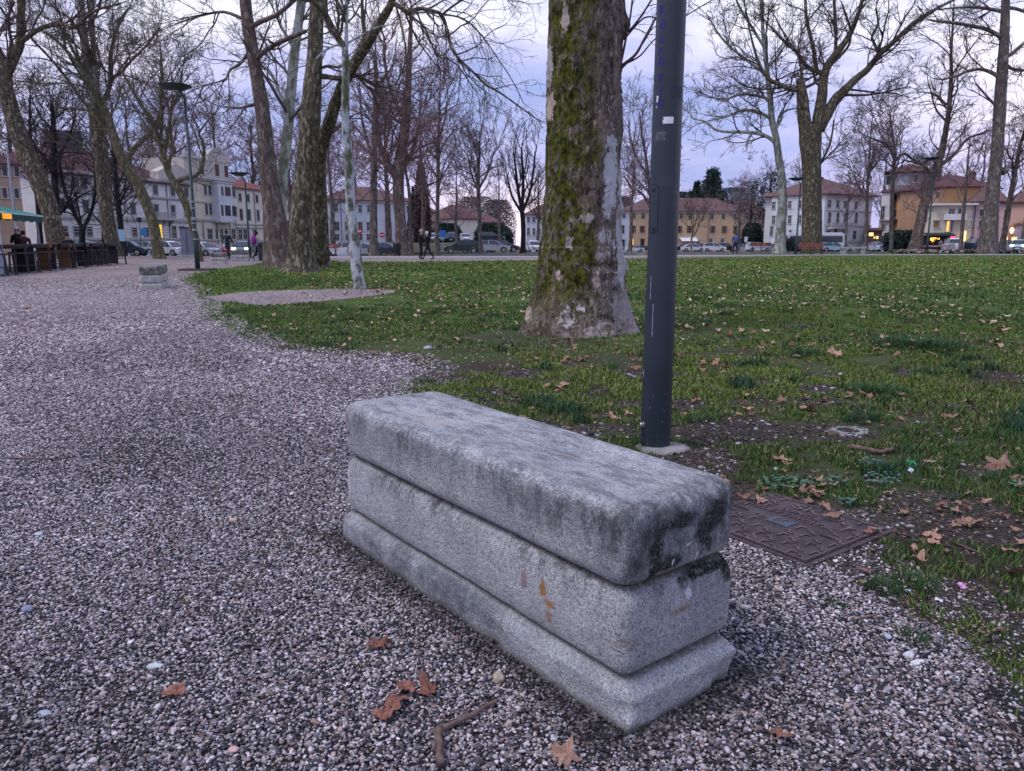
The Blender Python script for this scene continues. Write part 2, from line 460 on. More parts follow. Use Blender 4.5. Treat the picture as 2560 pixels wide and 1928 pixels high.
# the gravel patch inside the lawn and right-hand verge get a few too
px = np.concatenate(PXs); py = np.concatenate(PYs); ps = np.concatenate(PSs)
n = len(px)
sz = ps * np.exp(rng.randn(n) * .26) * np.where(rng.rand(n) < .015, 1.7, 1)
sc3 = np.stack([sz * (1 + rng.rand(n) * .55), sz * (.8 + rng.rand(n) * .35), sz * (.5 + rng.rand(n) * .4)], -1)
rot = np.stack([rng.randn(n) * .35, rng.randn(n) * .35, rng.rand(n) * 6.28], -1)
pz = rng.rand(n) ** 1.4 * .009 + .001
pal = np.array([(.46, .45, .45), (.58, .57, .58), (.33, .31, .31), (.20, .19, .195), (.12, .12, .135), (.05, .05, .058), (.27, .21, .17), (.16, .18, .22), (.40, .34, .29), (.24, .16, .14)])
w = np.array([.17, .10, .17, .15, .13, .10, .06, .06, .05, .02]); w = w / w.sum()
pc = pal[rng.choice(len(pal), n, p=w)] * (0.55 + .72 * rng.rand(n, 1)) * np.array([1.0, .93, .95])
pc = pc * np.array([1.0, .975, .985]); pc = np.where((rng.rand(n) < .20)[:, None], np.array([.035, .034, .040]), pc); pc = np.where((rng.rand(n) < .05)[:, None], np.array([.52, .49, .51]), pc)
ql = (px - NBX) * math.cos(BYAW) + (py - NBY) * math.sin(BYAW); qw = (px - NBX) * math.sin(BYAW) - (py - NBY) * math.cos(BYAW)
bench_dist = np.maximum(np.maximum(-ql - .0, ql - 1.745), np.maximum(-qw, qw - .48))
pc = pc * (1 - .62 * smooth(.15, .03, bench_dist + .09 * (vnoise(px, py, 9, 2, 44) - .5)))[:, None]     # contact shade and soiling along the bench foot, put into the pebble colour
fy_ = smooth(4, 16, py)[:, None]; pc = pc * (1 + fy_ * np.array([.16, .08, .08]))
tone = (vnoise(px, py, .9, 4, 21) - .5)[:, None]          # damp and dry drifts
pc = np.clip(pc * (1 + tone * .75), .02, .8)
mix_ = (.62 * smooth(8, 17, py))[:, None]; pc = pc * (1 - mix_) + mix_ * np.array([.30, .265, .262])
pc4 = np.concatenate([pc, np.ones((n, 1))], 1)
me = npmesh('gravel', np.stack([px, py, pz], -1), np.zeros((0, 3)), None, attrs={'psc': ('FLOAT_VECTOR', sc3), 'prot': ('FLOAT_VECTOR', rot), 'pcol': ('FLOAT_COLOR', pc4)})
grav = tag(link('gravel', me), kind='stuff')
grav['label'] = 'loose grey river pebbles covering the path'
m_peb = bpy.data.materials.new('pebble'); m_peb.use_nodes = True
b = m_peb.node_tree.nodes['Principled BSDF']; b.inputs['Roughness'].default_value = .62; b.inputs['Specular IOR Level'].default_value = .3
a = N(m_peb.node_tree, 'ShaderNodeAttribute'); a.attribute_type = 'INSTANCER'; a.attribute_name = 'pcol'
m_peb.node_tree.links.new(a.outputs[0], b.inputs['Base Color'])
def gn_instancer(obj, matl, subdiv=2):
    ng = bpy.data.node_groups.new(obj.name + '_nodes', 'GeometryNodeTree')
    ng.interface.new_socket('Geometry', in_out='INPUT', socket_type='NodeSocketGeometry')
    ng.interface.new_socket('Geometry', in_out='OUTPUT', socket_type='NodeSocketGeometry')
    gi = ng.nodes.new('NodeGroupInput'); go = ng.nodes.new('NodeGroupOutput')
    ico = ng.nodes.new('GeometryNodeMeshIcoSphere'); ico.inputs['Radius'].default_value = 1; ico.inputs['Subdivisions'].default_value = subdiv
    nz = ng.nodes.new('ShaderNodeTexNoise'); nz.inputs['Scale'].default_value = .9
    spn = ng.nodes.new('GeometryNodeSetPosition')
    vm = ng.nodes.new('ShaderNodeVectorMath'); vm.operation = 'SUBTRACT'; vm.inputs[1].default_value = (.5, .5, .5)
    vs = ng.nodes.new('ShaderNodeVectorMath'); vs.operation = 'SCALE'; vs.inputs['Scale'].default_value = .75
    ng.links.new(nz.outputs['Color'], vm.inputs[0]); ng.links.new(vm.outputs[0], vs.inputs[0])
    ng.links.new(ico.outputs['Mesh'], spn.inputs['Geometry']); ng.links.new(vs.outputs[0], spn.inputs['Offset'])
    sm = ng.nodes.new('GeometryNodeSetShadeSmooth'); ng.links.new(spn.outputs[0], sm.inputs[0])
    smt = ng.nodes.new('GeometryNodeSetMaterial'); smt.inputs['Material'].default_value = matl
    ng.links.new(sm.outputs[0], smt.inputs[0])
    m2p = ng.nodes.new('GeometryNodeMeshToPoints'); ng.links.new(gi.outputs[0], m2p.inputs[0])
    iop = ng.nodes.new('GeometryNodeInstanceOnPoints')
    ng.links.new(m2p.outputs[0], iop.inputs['Points']); ng.links.new(smt.outputs[0], iop.inputs['Instance'])
    for nm, sock in (('prot', 'Rotation'), ('psc', 'Scale')):
        na = ng.nodes.new('GeometryNodeInputNamedAttribute'); na.data_type = 'FLOAT_VECTOR'; na.inputs['Name'].default_value = nm
        if sock == 'Rotation':
            er = ng.nodes.new('FunctionNodeEulerToRotation'); ng.links.new(na.outputs[0], er.inputs[0]); ng.links.new(er.outputs[0], iop.inputs[sock])
        else: ng.links.new(na.outputs[0], iop.inputs[sock])
    ng.links.new(iop.outputs[0], go.inputs[0])
    md = obj.modifiers.new('pebbles', 'NODES'); md.node_group = ng
gn_instancer(grav, m_peb, 2)

# dark damp earth under and between the pebbles close by
m_bed = mat('damp_earth_bed', (.020, .016, .016), .95, var=.4, vscale=25, bump=.6, bscale=80)
bedp = np.array([(-3.5, -1.0), (6.0, -1.0), (8.0, 2.2), (4.0, 4.8), (1.0, 5.2), (-1.6, 5.4), (-4.6, 5.2), (-4.8, 4.0)])
poly_sheet('gravel_bed_earth', densify(bedp, .3, .5), .003, m_bed)

# --- grass blades
def ell(px, py, cx, cy, rx, ry): return ((px - cx) / rx) ** 2 + ((py - cy) / ry) ** 2
BARE = [(1010, 875, 120, 20), (1010, 925, 90, 30), (800, 885, 110, 12), (640, 862, 70, 12), (570, 815, 50, 22), (520, 770, 40, 20), (1400, 1080, 200, 22), (2450, 1180, 60, 20), (2380, 1480, 60, 26), (1560, 905, 70, 12), (1150, 905, 150, 26), (1300, 935, 60, 14), (1000, 870, 90, 12), (1820, 1085, 150, 34), (1750, 1165, 110, 45), (2070, 1085, 110, 24), (1990, 1330, 190, 85),
        (2330, 1290, 190, 62), (2520, 1330, 90, 40), (2080, 1420, 120, 60), (1830, 1235, 60, 30), (1290, 845, 110, 16), (1480, 856, 190, 12), (880, 745, 120, 18), (2200, 1480, 70, 60), (640, 670, 150, 7), (2040, 976, 50, 10), (1880, 960, 60, 10)]
def bare_amount(x, y):
    u, v = PXv(x, y, 0)
    b = np.zeros(len(x))
    for e in BARE: b = np.maximum(b, smooth(1.5, .55, ell(u, v, *e)))
    return b
GX, GY, GH, GW, GC = [], [], [], [], []
for (y0, y1, dens, h, wd) in ((1.2, 3.4, 5200, .030, .0026), (3.4, 5.5, 4600, .033, .0032), (5.5, 9, 2300, .038, .0052), (9, 15, 950, .034, .011), (15, 27, 260, .040, .023), (27, 50, 52, .050, .055)):
    x, y = sample_band(y0, y1, dens, -.50 if y0 < 10 else -.42, .86, .4)
    dj = .16 * np.clip(.25 + y * .09, .3, 2)
    L = inpoly(x + rng.randn(len(x)) * dj * .6, y + rng.randn(len(x)) * dj * .6, LAWN)
    nz = vnoise(x, y, 2.2, 4, 31) * .6 + vnoise(x, y, 9, 2, 32) * .4
    ba = bare_amount(x, y)
    thr = .375 + .30 * ba + .16 * smooth(.55, .72, vnoise(x, y, .75, 3, 91)) + .05 * (y < 4)
    keep = L & (nz > thr) & ~inpoly(x, y, PATCH)
    x, y = x[keep], y[keep]; nzk = nz[keep]
    n = len(x)
    tuft = vnoise(x, y, 3.2, 2, 41)
    hh = h * (.55 + rng.rand(n) * .8) * (1 + 1.5 * smooth(.66, .85, tuft))
    GX.append(x); GY.append(y); GH.append(hh); GW.append(wd * (.7 + .6 * rng.rand(n)))
    big = vnoise(x, y, .33, 3, 51); mid = vnoise(x, y, 1.6, 3, 52)
    c0 = np.array([.040, .098, .018]); c1 = np.array([.150, .215, .030]); c2 = np.array([.24, .20, .10]); c3 = np.array([.030, .080, .036])
    k = np.clip((big - .3) * 1.6 + rng.randn(n) * .22, 0, 1)[:, None]
    c = c0 * (1 - k) + c1 * k
    dry = (rng.rand(n) < (.12 + .22 * smooth(.55, .75, mid)))[:, None]; c = np.where(dry, c2 * (.7 + .6 * rng.rand(n, 1)), c)
    tl = (smooth(.66, .85, tuft))[:, None]; c = c * (1 - tl) + c3 * tl
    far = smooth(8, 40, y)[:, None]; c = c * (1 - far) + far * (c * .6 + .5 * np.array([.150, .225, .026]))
    GC.append(c)
gx, gy, gh, gw, gc = map(np.concatenate, (GX, GY, GH, GW, GC))
n = len(gx)
az = rng.rand(n) * 6.28; lean = gh * (.25 + .75 * rng.rand(n)); la = rng.rand(n) * 6.28
wx, wy = np.cos(az) * gw, np.sin(az) * gw; lx, ly = np.cos(la) * lean, np.sin(la) * lean
z0 = np.full(n, .004)
near = gy < 9
V1 = np.stack([np.stack([gx - wx, gy - wy, z0], -1), np.stack([gx + wx, gy + wy, z0], -1),
               np.stack([gx + wx * .75 + lx * .35, gy + wy * .75 + ly * .35, z0 + gh * .6], -1), np.stack([gx - wx * .75 + lx * .35, gy - wy * .75 + ly * .35, z0 + gh * .6], -1),
               np.stack([gx + lx, gy + ly, z0 + gh * .93], -1)], 1)
Vn = V1[near].reshape(-1, 3); i = np.arange(near.sum()) * 5
Vf = V1[~near][:, [0, 1, 4]].reshape(-1, 3); j = len(Vn) + np.arange((~near).sum()) * 3
Fq = np.stack([i, i + 1, i + 2, i + 3], -1); Ft = np.concatenate([np.stack([i + 3, i + 2, i + 4], -1), np.stack([j, j + 1, j + 2], -1)])
C = np.concatenate([np.repeat(gc[near], 5, 0), np.repeat(gc[~near], 3, 0)]); C = np.concatenate([C, np.ones((len(C), 1))], 1)
m_grass = mat('grass_blade', (1, 1, 1), .55, attr=True, spec=.25)
m_grass.node_tree.nodes['Principled BSDF'].inputs['Base Color'].default_value = (.06, .1, .03, 1)
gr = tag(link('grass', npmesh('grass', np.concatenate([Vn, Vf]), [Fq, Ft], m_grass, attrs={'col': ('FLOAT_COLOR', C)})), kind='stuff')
gr['label'] = 'short winter grass growing on the lawn'
print('pebbles', len(px), 'blades', n)

# crumbs of soil, grit and rotted leaf on the bare spots of the lawn
x, y = sample_band(2.0, 7.5, 3600, -.3, .8, .2)
k = inl(x, y) & ~inpoly(x, y, PATCH); x, y = x[k], y[k]
ba = bare_amount(x, y); nz = vnoise(x, y, 2.2, 4, 31) * .6 + vnoise(x, y, 9, 2, 32) * .4
k = rng.rand(len(x)) < np.clip(ba * .9 + (nz < .42) * .45, 0, 1); x, y = x[k], y[k]; n = len(x)
sz = (.0035 + .0012 * y * rng.rand(n)) * np.exp(rng.randn(n) * .45)
cp = np.array([(.040, .030, .026), (.065, .050, .042), (.028, .022, .020), (.11, .075, .055), (.34, .33, .34)])[rng.choice(5, n, p=[.34, .28, .22, .11, .05])] * (.7 + .6 * rng.rand(n, 1))
cr_ = tag(link('soil_crumbs', npmesh('soil_crumbs', np.stack([x, y, np.full(n, .007)], -1), np.zeros((0, 3)), None, attrs={'psc': ('FLOAT_VECTOR', np.stack([sz * 1.3, sz, sz * .6], -1)), 'prot': ('FLOAT_VECTOR', np.stack([rng.randn(n) * .3, rng.randn(n) * .3, rng.rand(n) * 6.3], -1)), 'pcol': ('FLOAT_COLOR', np.concatenate([cp, np.ones((n, 1))], 1))})), kind='stuff')
cr_['label'] = 'dark crumbly soil and grit on the worn spots of the lawn'
gn_instancer(cr_, m_peb, 1)

# --- fallen plane leaves
def leaf_mesh(seed, hi=True):
    r = random.Random(seed)
    lobes = 5; pts = []
    base = -math.pi / 2
    for i in range(lobes):
        a = base + (i + 1) * 2 * math.pi / (lobes + 1)
        L = [.62, .9, 1.0, .92, .6][i] * r.uniform(.62, 1.12)
        if hi:
            pts.append((a - .46, .52 * r.uniform(.8, 1.15))); pts.append((a - .24, L * r.uniform(.62, .80))); pts.append((a + r.uniform(-.06, .06), L * r.uniform(.85, 1))); pts.append((a + .22, L * r.uniform(.64, .82)))
        else:
            pts.append((a - .45, .58 * r.uniform(.8, 1.1))); pts.append((a, L * .9))
    pts.append((base - .4, .40)); pts.append((base, .12)) ; pts.append((base + .4, .40))
    cx, cy = r.uniform(.5, 1.7), r.uniform(-1.0, 1.2)
    ca = r.uniform(0, 3.14)
    def zf(x, y):
        u = x * math.cos(ca) + y * math.sin(ca); v = -x * math.sin(ca) + y * math.cos(ca)
        return .45 * cx * u * u + .2 * cy * v * v + .10 * math.sin(7 * u + seed) + .09 * math.sin(9 * v + seed * 2)
    pts.sort(key=lambda q: q[0])
    vs = [(0, 0, zf(0, 0))]
    for a, L in pts:
        x, y = L * math.cos(a), L * math.sin(a); vs.append((x, y, zf(x, y)))
    n = len(vs) - 1
    mid = []
    if hi:
        for a, L in pts:
            x, y = L * .5 * math.cos(a), L * .5 * math.sin(a); vs.append((x, y, zf(x, y)))
        fs = [(0, n + 1 + i, n + 1 + (i + 1) % n) for i in range(n)] + [(n + 1 + i, 1 + i, 1 + (i + 1) % n, n + 1 + (i + 1) % n) for i in range(n)]
        # stalk
        b = len(vs); vs += [(-.02, -.1, zf(0, 0)), (.02, -.1, zf(0, 0)), (r.uniform(-.2, .2), -.95, .1)]
        fs.append((b, b + 1, b + 2))
    else:
        fs = [(0, 1 + i, 1 + (i + 1) % n) for i in range(n)]
    zmin = min(v[2] for v in vs)
    return [(x, y, z - zmin) for x, y, z in vs], fs
m_leaf = mat('dry_leaf', (.44, .27, .19), .7, col2=(.26, .14, .095), vscale=6, oinfo=.28, spec=.3, bump=.4, bscale=12)
m_leafr = mat('russet_leaf', (.33, .145, .105), .65, col2=(.20, .085, .06), vscale=7, oinfo=.15, spec=.3, bump=.4, bscale=12)
LM, LMR = [], []
for s in range(8):
    vs, fs = leaf_mesh(s)
    me = bpy.data.meshes.new('fallen_leaf'); me.from_pydata(vs, [], fs); me.materials.append(m_leaf); me.update(); LM.append(me)
    m2 = me.copy(); m2.materials.clear(); m2.materials.append(m_leafr); LMR.append(m2)
def put_leaf(me, x, y, z, s, rz, tilt=(0, 0), label=None, group=None):
    o = link('fallen_leaf', me); o.location = (x, y, z); o.scale = (s, s, s); o.rotation_euler = (tilt[0], tilt[1], rz)
    return tag(o, label, 'leaf', group)
# particular leaves
for (px_, py_, s, rz, red, tilt, lab) in [
    (953, 1627, .060, .9, 1, (.1, .2), 'folded reddish brown leaf lying on the gravel left of the stone bench'),
    (1022, 1738, .062, 2.2, 1, (.12, .1), 'curled russet leaf uppermost in the clump on the gravel, below the tan stone'),
    (1075, 1742, .058, .4, 1, (.2, -.3), 'pointed russet leaf spread to the right in the clump on the gravel'),
    (985, 1765, .058, 3.6, 1, (-.1, .3), 'crumpled russet leaf at the left of the clump on the gravel'),
    (955, 1808, .068, 5.0, 1, (.1, -.2), 'broad wrinkled russet leaf lowest in the clump on the gravel'),
    (1402, 1905, .068, 5.6, 0, (.15, .1), 'pale brown leaf cut by the bottom edge of the picture below the stone bench'),
    (2505, 1176, .12, .3, 0, (.25, -.35), 'large curled pinkish tan leaf propped up in the grass at the right edge'),
    (2550, 1445, .08, 1.9, 0, (.3, .4), 'big upright tan leaf at the right edge beyond the bare soil'),
    (2085, 895, .16, .2, 0, (.3, .2), 'long arched tan leaf lying across the grass right of the post'),
    (2500, 832, .15, 3.3, 0, (.2, -.2), 'pale broad leaf near the right edge in the middle of the lawn'),
    (1905, 1262, .07, 1.4, 0, (.1, .1), 'pale leaf lying against the back edge of the iron cover'),
    (2018, 1228, .07, 2.9, 0, (.2, .1), 'small leaf standing beside the low blue green weeds'),
    (2436, 1318, .075, 2.0, 0, (.0, .2), 'bright tan leaf lying alone on the bare soil at the right'),
    (2318, 1352, .07, 4.0, 0, (.2, .0), 'curled tan leaf on the left half of the bare soil'),
    (440, 1745, .05, 1.0, 1, (.1, .1), 'narrow dark red leaf on the gravel in the lower left'),
    (1960, 1850, .05, 2.4, 1, (.1, .3), 'small dark red leaf on the gravel right of the bench foot'),
    (72, 775, .12, 1.2, 1, (.2, .1), 'brown leaf lying far out on the gravel at the left edge'),
    (2020, 1030, .11, 2.2, 0, (.2, .3), 'dark curled leaf beside the iron ring in the grass'),
    (1950, 1160, .08, .6, 0, (.3, .1), 'upright pink brown leaf just right of the bench top corner'),
    (1530, 1052, .09, .2, 0, (.15, .1), 'flat tan leaf in front of the post between bench and tree')]:
    g = G(px_, py_)
    put_leaf((LMR if red else LM)[int(px_) % 8], g[0], g[1], .012, s, rz, tilt, lab)
# the rest of the large ones, nothing tells them apart
rr = random.Random(5); cnt = 0
while cnt < 272:
    v = 655 + 800 * rr.random() ** 1.9
    u = rr.uniform(560, 2600)
    x, y, _ = G(u, v)
    if y > 17 or y < 2.0 or not bool(inpoly(np.array([x]), np.array([y]), LAWN)[0]): continue
    if float(vnoise(x, y, .9, 3, 61)) < .36 + .18 * rr.random() + (.1 if u < 1300 else 0): continue
    s = rr.uniform(.040, .078) * (1.2 if y > 6 else .72)
    if y < 4.2 and rr.random() < .35: continue
    red = rr.random() > .8
    where = ('on soil and thin grass beside the iron cover' if (v > 1180 and u < 2250) else 'on bare soil and grass below the green scrap' if v > 1180 else 'in the near lawn right of the blue post' if (v > 850 and u > 1690) else
             'in the near lawn between bench and big trunk' if v > 850 else 'in the middle of the lawn right of the blue post' if u > 1690 else 'in the lawn left of the big trunk' if u < 1330 else 'in the grass around the foot of the big trunk')
    put_leaf((LMR if red else LM)[rr.randrange(8)], x, y, .016 + .01 * rr.random(), s, rr.uniform(0, 6.28), (rr.gauss(0, .25), rr.gauss(0, .25)),
             ('dark russet' if red else 'tan') + ' leaf ' + where, ('russet' if red else 'tan') + ' fallen plane leaves ' + where)
    cnt += 1
# thousands more further out: one object
lo = [leaf_mesh(20 + s, False) for s in range(5)]
n = 7600
fy = 9 + 66 * rng.rand(n) ** .80; fx = (-.30 + 1.05 * rng.rand(n)) * fy
keep = (inpoly(fx, fy, LAWN) | inpoly(fx, fy, FAR1)) & (vnoise(fx, fy, .35, 3, 71) * .6 + vnoise(fx, fy, 1.7, 2, 72) * .4 > .36 + .20 * rng.rand(n) + .08 * (fx < 0))
# near scraps of broken leaf too
nx_, ny_ = sample_band(2.0, 10, 60, -.3, .8, .3); kk = inpoly(nx_, ny_, LAWN)
fx = np.concatenate([fx[keep], nx_[kk]]); fy = np.concatenate([fy[keep], ny_[kk]]); fs_ = np.concatenate([rng.uniform(.055, .10, keep.sum()), rng.uniform(.006, .026, kk.sum()) * (.7 + .06 * ny_[kk])])
Vs, Fs, Cs = [], [], []; base = 0
for q in range(5):
    idx = np.where(np.arange(len(fx)) % 5 == q)[0]
    vv = np.array(lo[q][0]); ff = np.array(lo[q][1]); m_ = len(idx)
    a = rng.rand(m_) * 6.28; ca, sa = np.cos(a), np.sin(a); s = fs_[idx]
    tx, ty = rng.randn(m_) * .3, rng.randn(m_) * .3
    X = (vv[None, :, 0] * ca[:, None] - vv[None, :, 1] * sa[:, None]) * s[:, None]; Y = (vv[None, :, 0] * sa[:, None] + vv[None, :, 1] * ca[:, None]) * s[:, None]
    Z = vv[None, :, 2] * s[:, None] + np.abs(X * tx[:, None] + Y * ty[:, None]) + .02 + .018 * (fy[idx][:, None] > 9)
    X += fx[idx][:, None]; Y += fy[idx][:, None]
    Vs.append(np.stack([X, Y, Z], -1).reshape(-1, 3)); k = len(vv)
    Fs.append((ff[None] + (np.arange(m_) * k)[:, None, None] + base).reshape(-1, 3)); base += m_ * k
    col = np.array([(.50, .36, .24), (.46, .33, .19), (.36, .23, .15), (.58, .48, .33)])[rng.randint(0, 4, m_)] * (.7 + .55 * rng.rand(m_, 1)); col = np.where((s < .045)[:, None], col * .5, col * .85)
    Cs.append(np.repeat(col, k, 0))
C = np.concatenate(Cs)
C = np.where((np.repeat(0, len(C)) == 1)[:, None], C, C); C = np.concatenate([C, np.ones((len(C), 1))], 1)
m_leafs = mat('leaf_litter', (.45, .3, .2), .75, attr=True, spec=.2)
o = tag(link('leaf_litter', npmesh('leaf_litter', np.concatenate(Vs), np.concatenate(Fs), m_leafs, attrs={'col': ('FLOAT_COLOR', C)})), kind='stuff')
o['label'] = 'pale fallen leaves strewn thickly over the lawn'
# ================================================================== STONE BENCH
from mathutils import noise as mn
YAW = R(127.6); BL, BW = 1.745, 0.48
U_ = Vector((math.cos(YAW), math.sin(YAW), 0)); Wd = Vector((math.sin(YAW), -math.cos(YAW), 0))
NB = Vector((0.300, 1.853, 0))
bench = empty('stone_bench', NB + U_ * BL / 2 + Wd * BW / 2, YAW, 'large weathered grey stone bench of three stacked slabs standing on the gravel beside the post', 'bench')

def slab(name, L, Wt, rc, prof, amp, seed, caprings=10, topamp=.004, chips=()):
    a, b = L / 2, Wt / 2
    out = []                       # outline sampled: (cornerx, cornery, angle)
    def side(x0, y0, x1, y1, n): return [((x0 + (x1 - x0) * i / n), (y0 + (y1 - y0) * i / n)) for i in range(n)]
    def outline(ins):
        A, B = a - ins, b - ins; r = max(.0006, min(rc - ins * .5, A, B)); p = []
        nl, ns, nc = 70, 22, 7
        for (cx, cy, a0) in ((A - r, B - r, 0), (-A + r, B - r, 90), (-A + r, -B + r, 180), (A - r, -B + r, 270)):
            for k in range(nc): 
                w = R(a0 + 90 * k / nc); p.append((cx + r * math.cos(w), cy + r * math.sin(w)))
            # straight run to next corner
            w = R(a0 + 90); sx, sy = cx + r * math.cos(w), cy + r * math.sin(w)
            nx_, ny_ = {0: (-A + r, B), 90: (-A, -B + r), 180: (A - r, -B), 270: (A, B - r)}[a0]
            p += side(sx, sy, nx_, ny_, nl if a0 in (0, 180) else ns)
        return p
    rings = [(i, z) for i, z in prof]
    i0, z0 = rings[-1]
    for k in range(1, caprings + 1): rings.append((i0 + (b - .001 - i0) * k / caprings, z0))
    V = []; n = len(outline(0))
    for ri, (ins, z) in enumerate(rings):
        o = outline(ins)
        for (x, y) in o:
            v = Vector((x, y, z))
            d = mn.noise(v * 3.1 + Vector((seed, 0, 0))) * amp * 2.2 + mn.noise(v * 11 + Vector((0, seed, 0))) * amp + mn.noise(v * 37 + Vector((0, 0, seed))) * amp * .6 + mn.noise(v * 85) * amp * .35
            nn = Vector((x / a * .3, y / b * .6, 0)); 
            if nn.length > 0: nn.normalize()
            top = ri >= len(prof)
            if top: v.z += d * (topamp / amp) if amp else 0
            else: v += nn * d; v.z += d * .3
            for (cx, cy, cz, cr, cd) in chips:
                q = (Vector((x, y, z)) - Vector((cx, cy, cz))).length / cr
                if q < 1: v -= (nn if nn.length else Vector((0, 0, 1))) * cd * (1 - q * q)
            V.append(v)
    F = []
    m = len(rings)
    ii = np.arange(n); j2 = (ii + 1) % n
    for r_ in range(m - 1): F.append(np.stack([r_ * n + ii, r_ * n + j2, (r_ + 1) * n + j2, (r_ + 1) * n + ii], -1))
    return npmesh(name, np.array([tuple(v) for v in V]), np.concatenate(F), None, True)

def arc(i0, z0, i1, z1, n, bulge=1):   # quarter-ellipse from (i0,z0) to (i1,z1)
    r = []
    for k in range(1, n + 1):
        t = math.pi / 2 * k / n
        if bulge == 1: r.append((i0 + (i1 - i0) * (1 - math.cos(t)), z0 + (z1 - z0) * math.sin(t)))
        else: r.append((i0 + (i1 - i0) * math.sin(t), z0 + (z1 - z0) * (1 - math.cos(t))))
    return r
def lin(i0, z0, i1, z1, n): return [(i0 + (i1 - i0) * k / n, z0 + (z1 - z0) * k / n) for k in range(1, n + 1)]

def stone_material():
    m = bpy.data.materials.new('weathered_bench_stone'); m.use_nodes = True; nt = m.node_tree; b = nt.nodes['Principled BSDF']
    b.inputs['Roughness'].default_value = .88; b.inputs['Specular IOR Level'].default_value = .2
    tc = N(nt, 'ShaderNodeTexCoord'); OB = tc.outputs['Object']
    def noise(s, d=5, rg=.6, sc=None, off=(0, 0, 0)):
        n = N(nt, 'ShaderNodeTexNoise'); n.inputs['Scale'].default_value = s; n.inputs['Detail'].default_value = d; n.inputs['Roughness'].default_value = rg
        if sc or off != (0, 0, 0):
            mp = N(nt, 'ShaderNodeMapping'); mp.inputs['Scale'].default_value = sc or (1, 1, 1); mp.inputs['Location'].default_value = off
            nt.links.new(OB, mp.inputs[0]); nt.links.new(mp.outputs[0], n.inputs['Vector'])
        else: nt.links.new(OB, n.inputs['Vector'])
        return n.outputs[0]
    def rng_(src, a, bb, lo=0.0, hi=1.0):
        r = N(nt, 'ShaderNodeMapRange'); r.interpolation_type = 'SMOOTHSTEP'
        for i, v in enumerate((a, bb, lo, hi)): r.inputs[1 + i].default_value = v
        nt.links.new(src, r.inputs[0]); return r.outputs[0]
    def mix(f, A, B, mode='MIX'):
        x = N(nt, 'ShaderNodeMix'); x.data_type = 'RGBA'; x.blend_type = mode
        if isinstance(f, (int, float)): x.inputs[0].default_value = f
        else: nt.links.new(f, x.inputs[0])
        for sck, v in ((6, A), (7, B)):
            if isinstance(v, tuple): x.inputs[sck].default_value = (*v, 1)
            else: nt.links.new(v, x.inputs[sck])
        return x.outputs[2]
    def mth(op, A, B=None):
        x = N(nt, 'ShaderNodeMath', op=op)
        for i, v in enumerate((A, B)):
            if v is None: continue
            if isinstance(v, (int, float)): x.inputs[i].default_value = v
            else: nt.links.new(v, x.inputs[i])
        return x.outputs[0]
    def blob(c, s, lo=.45, hi=1.0, nsc=14, namp=1.0):
        mp = N(nt, 'ShaderNodeVectorMath', op='SUBTRACT'); nt.links.new(OB, mp.inputs[0]); mp.inputs[1].default_value = c
        m2 = N(nt, 'ShaderNodeVectorMath', op='DIVIDE'); nt.links.new(mp.outputs[0], m2.inputs[0]); m2.inputs[1].default_value = s
        ln = N(nt, 'ShaderNodeVectorMath', op='LENGTH'); nt.links.new(m2.outputs[0], ln.inputs[0])
        v = mth('ADD', ln.outputs['Value'], mth('MULTIPLY', mth('SUBTRACT', noise(nsc, 6, .75), .5), 2.2 * namp))
        return rng_(v, lo, hi, 1.0, 0.0)
    base = mix(rng_(noise(4, 6, .6), .35, .65), (.575, .59, .615), (.82, .835, .86))
    # crystalline grain
    g1 = rng_(noise(150, 4, .95), .34, .60)
    base = mix(mth('MULTIPLY', mth('SUBTRACT', 1.0, g1), .88), base, (.045, .047, .055))
    base = mix(mth('MULTIPLY', rng_(noise(48, 6, .85), .50, .66), .55), base, (.13, .13, .145))
    v = N(nt, 'ShaderNodeTexVoronoi'); v.inputs['Scale'].default_value = 170; nt.links.new(OB, v.inputs['Vector'])
    base = mix(rng_(v.outputs['Distance'], .0, .28, .55, 0.0), base, (.72, .72, .74))
    sx = N(nt, 'ShaderNodeSeparateXYZ'); nt.links.new(OB, sx.inputs[0]); X, Yc, Z = sx.outputs
    # lichen grey on top, more towards the far end; pale worn streaks along the grain
    topm = rng_(Z, .60, .63)
    along = noise(7, 8, .8, (1.0, 2.6, 2.0))
    base = mix(mth('MULTIPLY', topm, rng_(along, .44, .62, 0, .75)), base, (.15, .16, .18))
    base = mix(mth('MULTIPLY', topm, rng_(noise(5, 6, .7, (1, 3.2, 1), (4, 2, 1)), .54, .66, 0, .6)), base, (.62, .61, .62))
    # grime running down the sides below the top edge
    drip = noise(16, 6, .85, (1.6, 1.6, .55))
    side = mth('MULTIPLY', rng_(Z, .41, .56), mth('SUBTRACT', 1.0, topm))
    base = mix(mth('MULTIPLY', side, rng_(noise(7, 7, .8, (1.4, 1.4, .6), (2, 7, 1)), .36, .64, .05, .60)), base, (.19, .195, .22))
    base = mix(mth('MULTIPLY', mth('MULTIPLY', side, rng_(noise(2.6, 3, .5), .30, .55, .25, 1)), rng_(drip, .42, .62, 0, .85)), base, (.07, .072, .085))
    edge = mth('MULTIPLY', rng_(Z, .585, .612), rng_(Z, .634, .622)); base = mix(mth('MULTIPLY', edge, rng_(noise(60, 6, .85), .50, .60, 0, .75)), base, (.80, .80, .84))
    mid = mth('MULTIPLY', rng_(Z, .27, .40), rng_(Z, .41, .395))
    base = mix(mth('MULTIPLY', mid, mth('MULTIPLY', rng_(noise(14, 6, .8, (1.8, 1.8, .7), (9, 0, 0)), .42, .62, 0, .9), rng_(noise(2.2, 3, .5, None, (5, 5, 5)), .42, .60, .1, 1))), base, (.07, .072, .08))
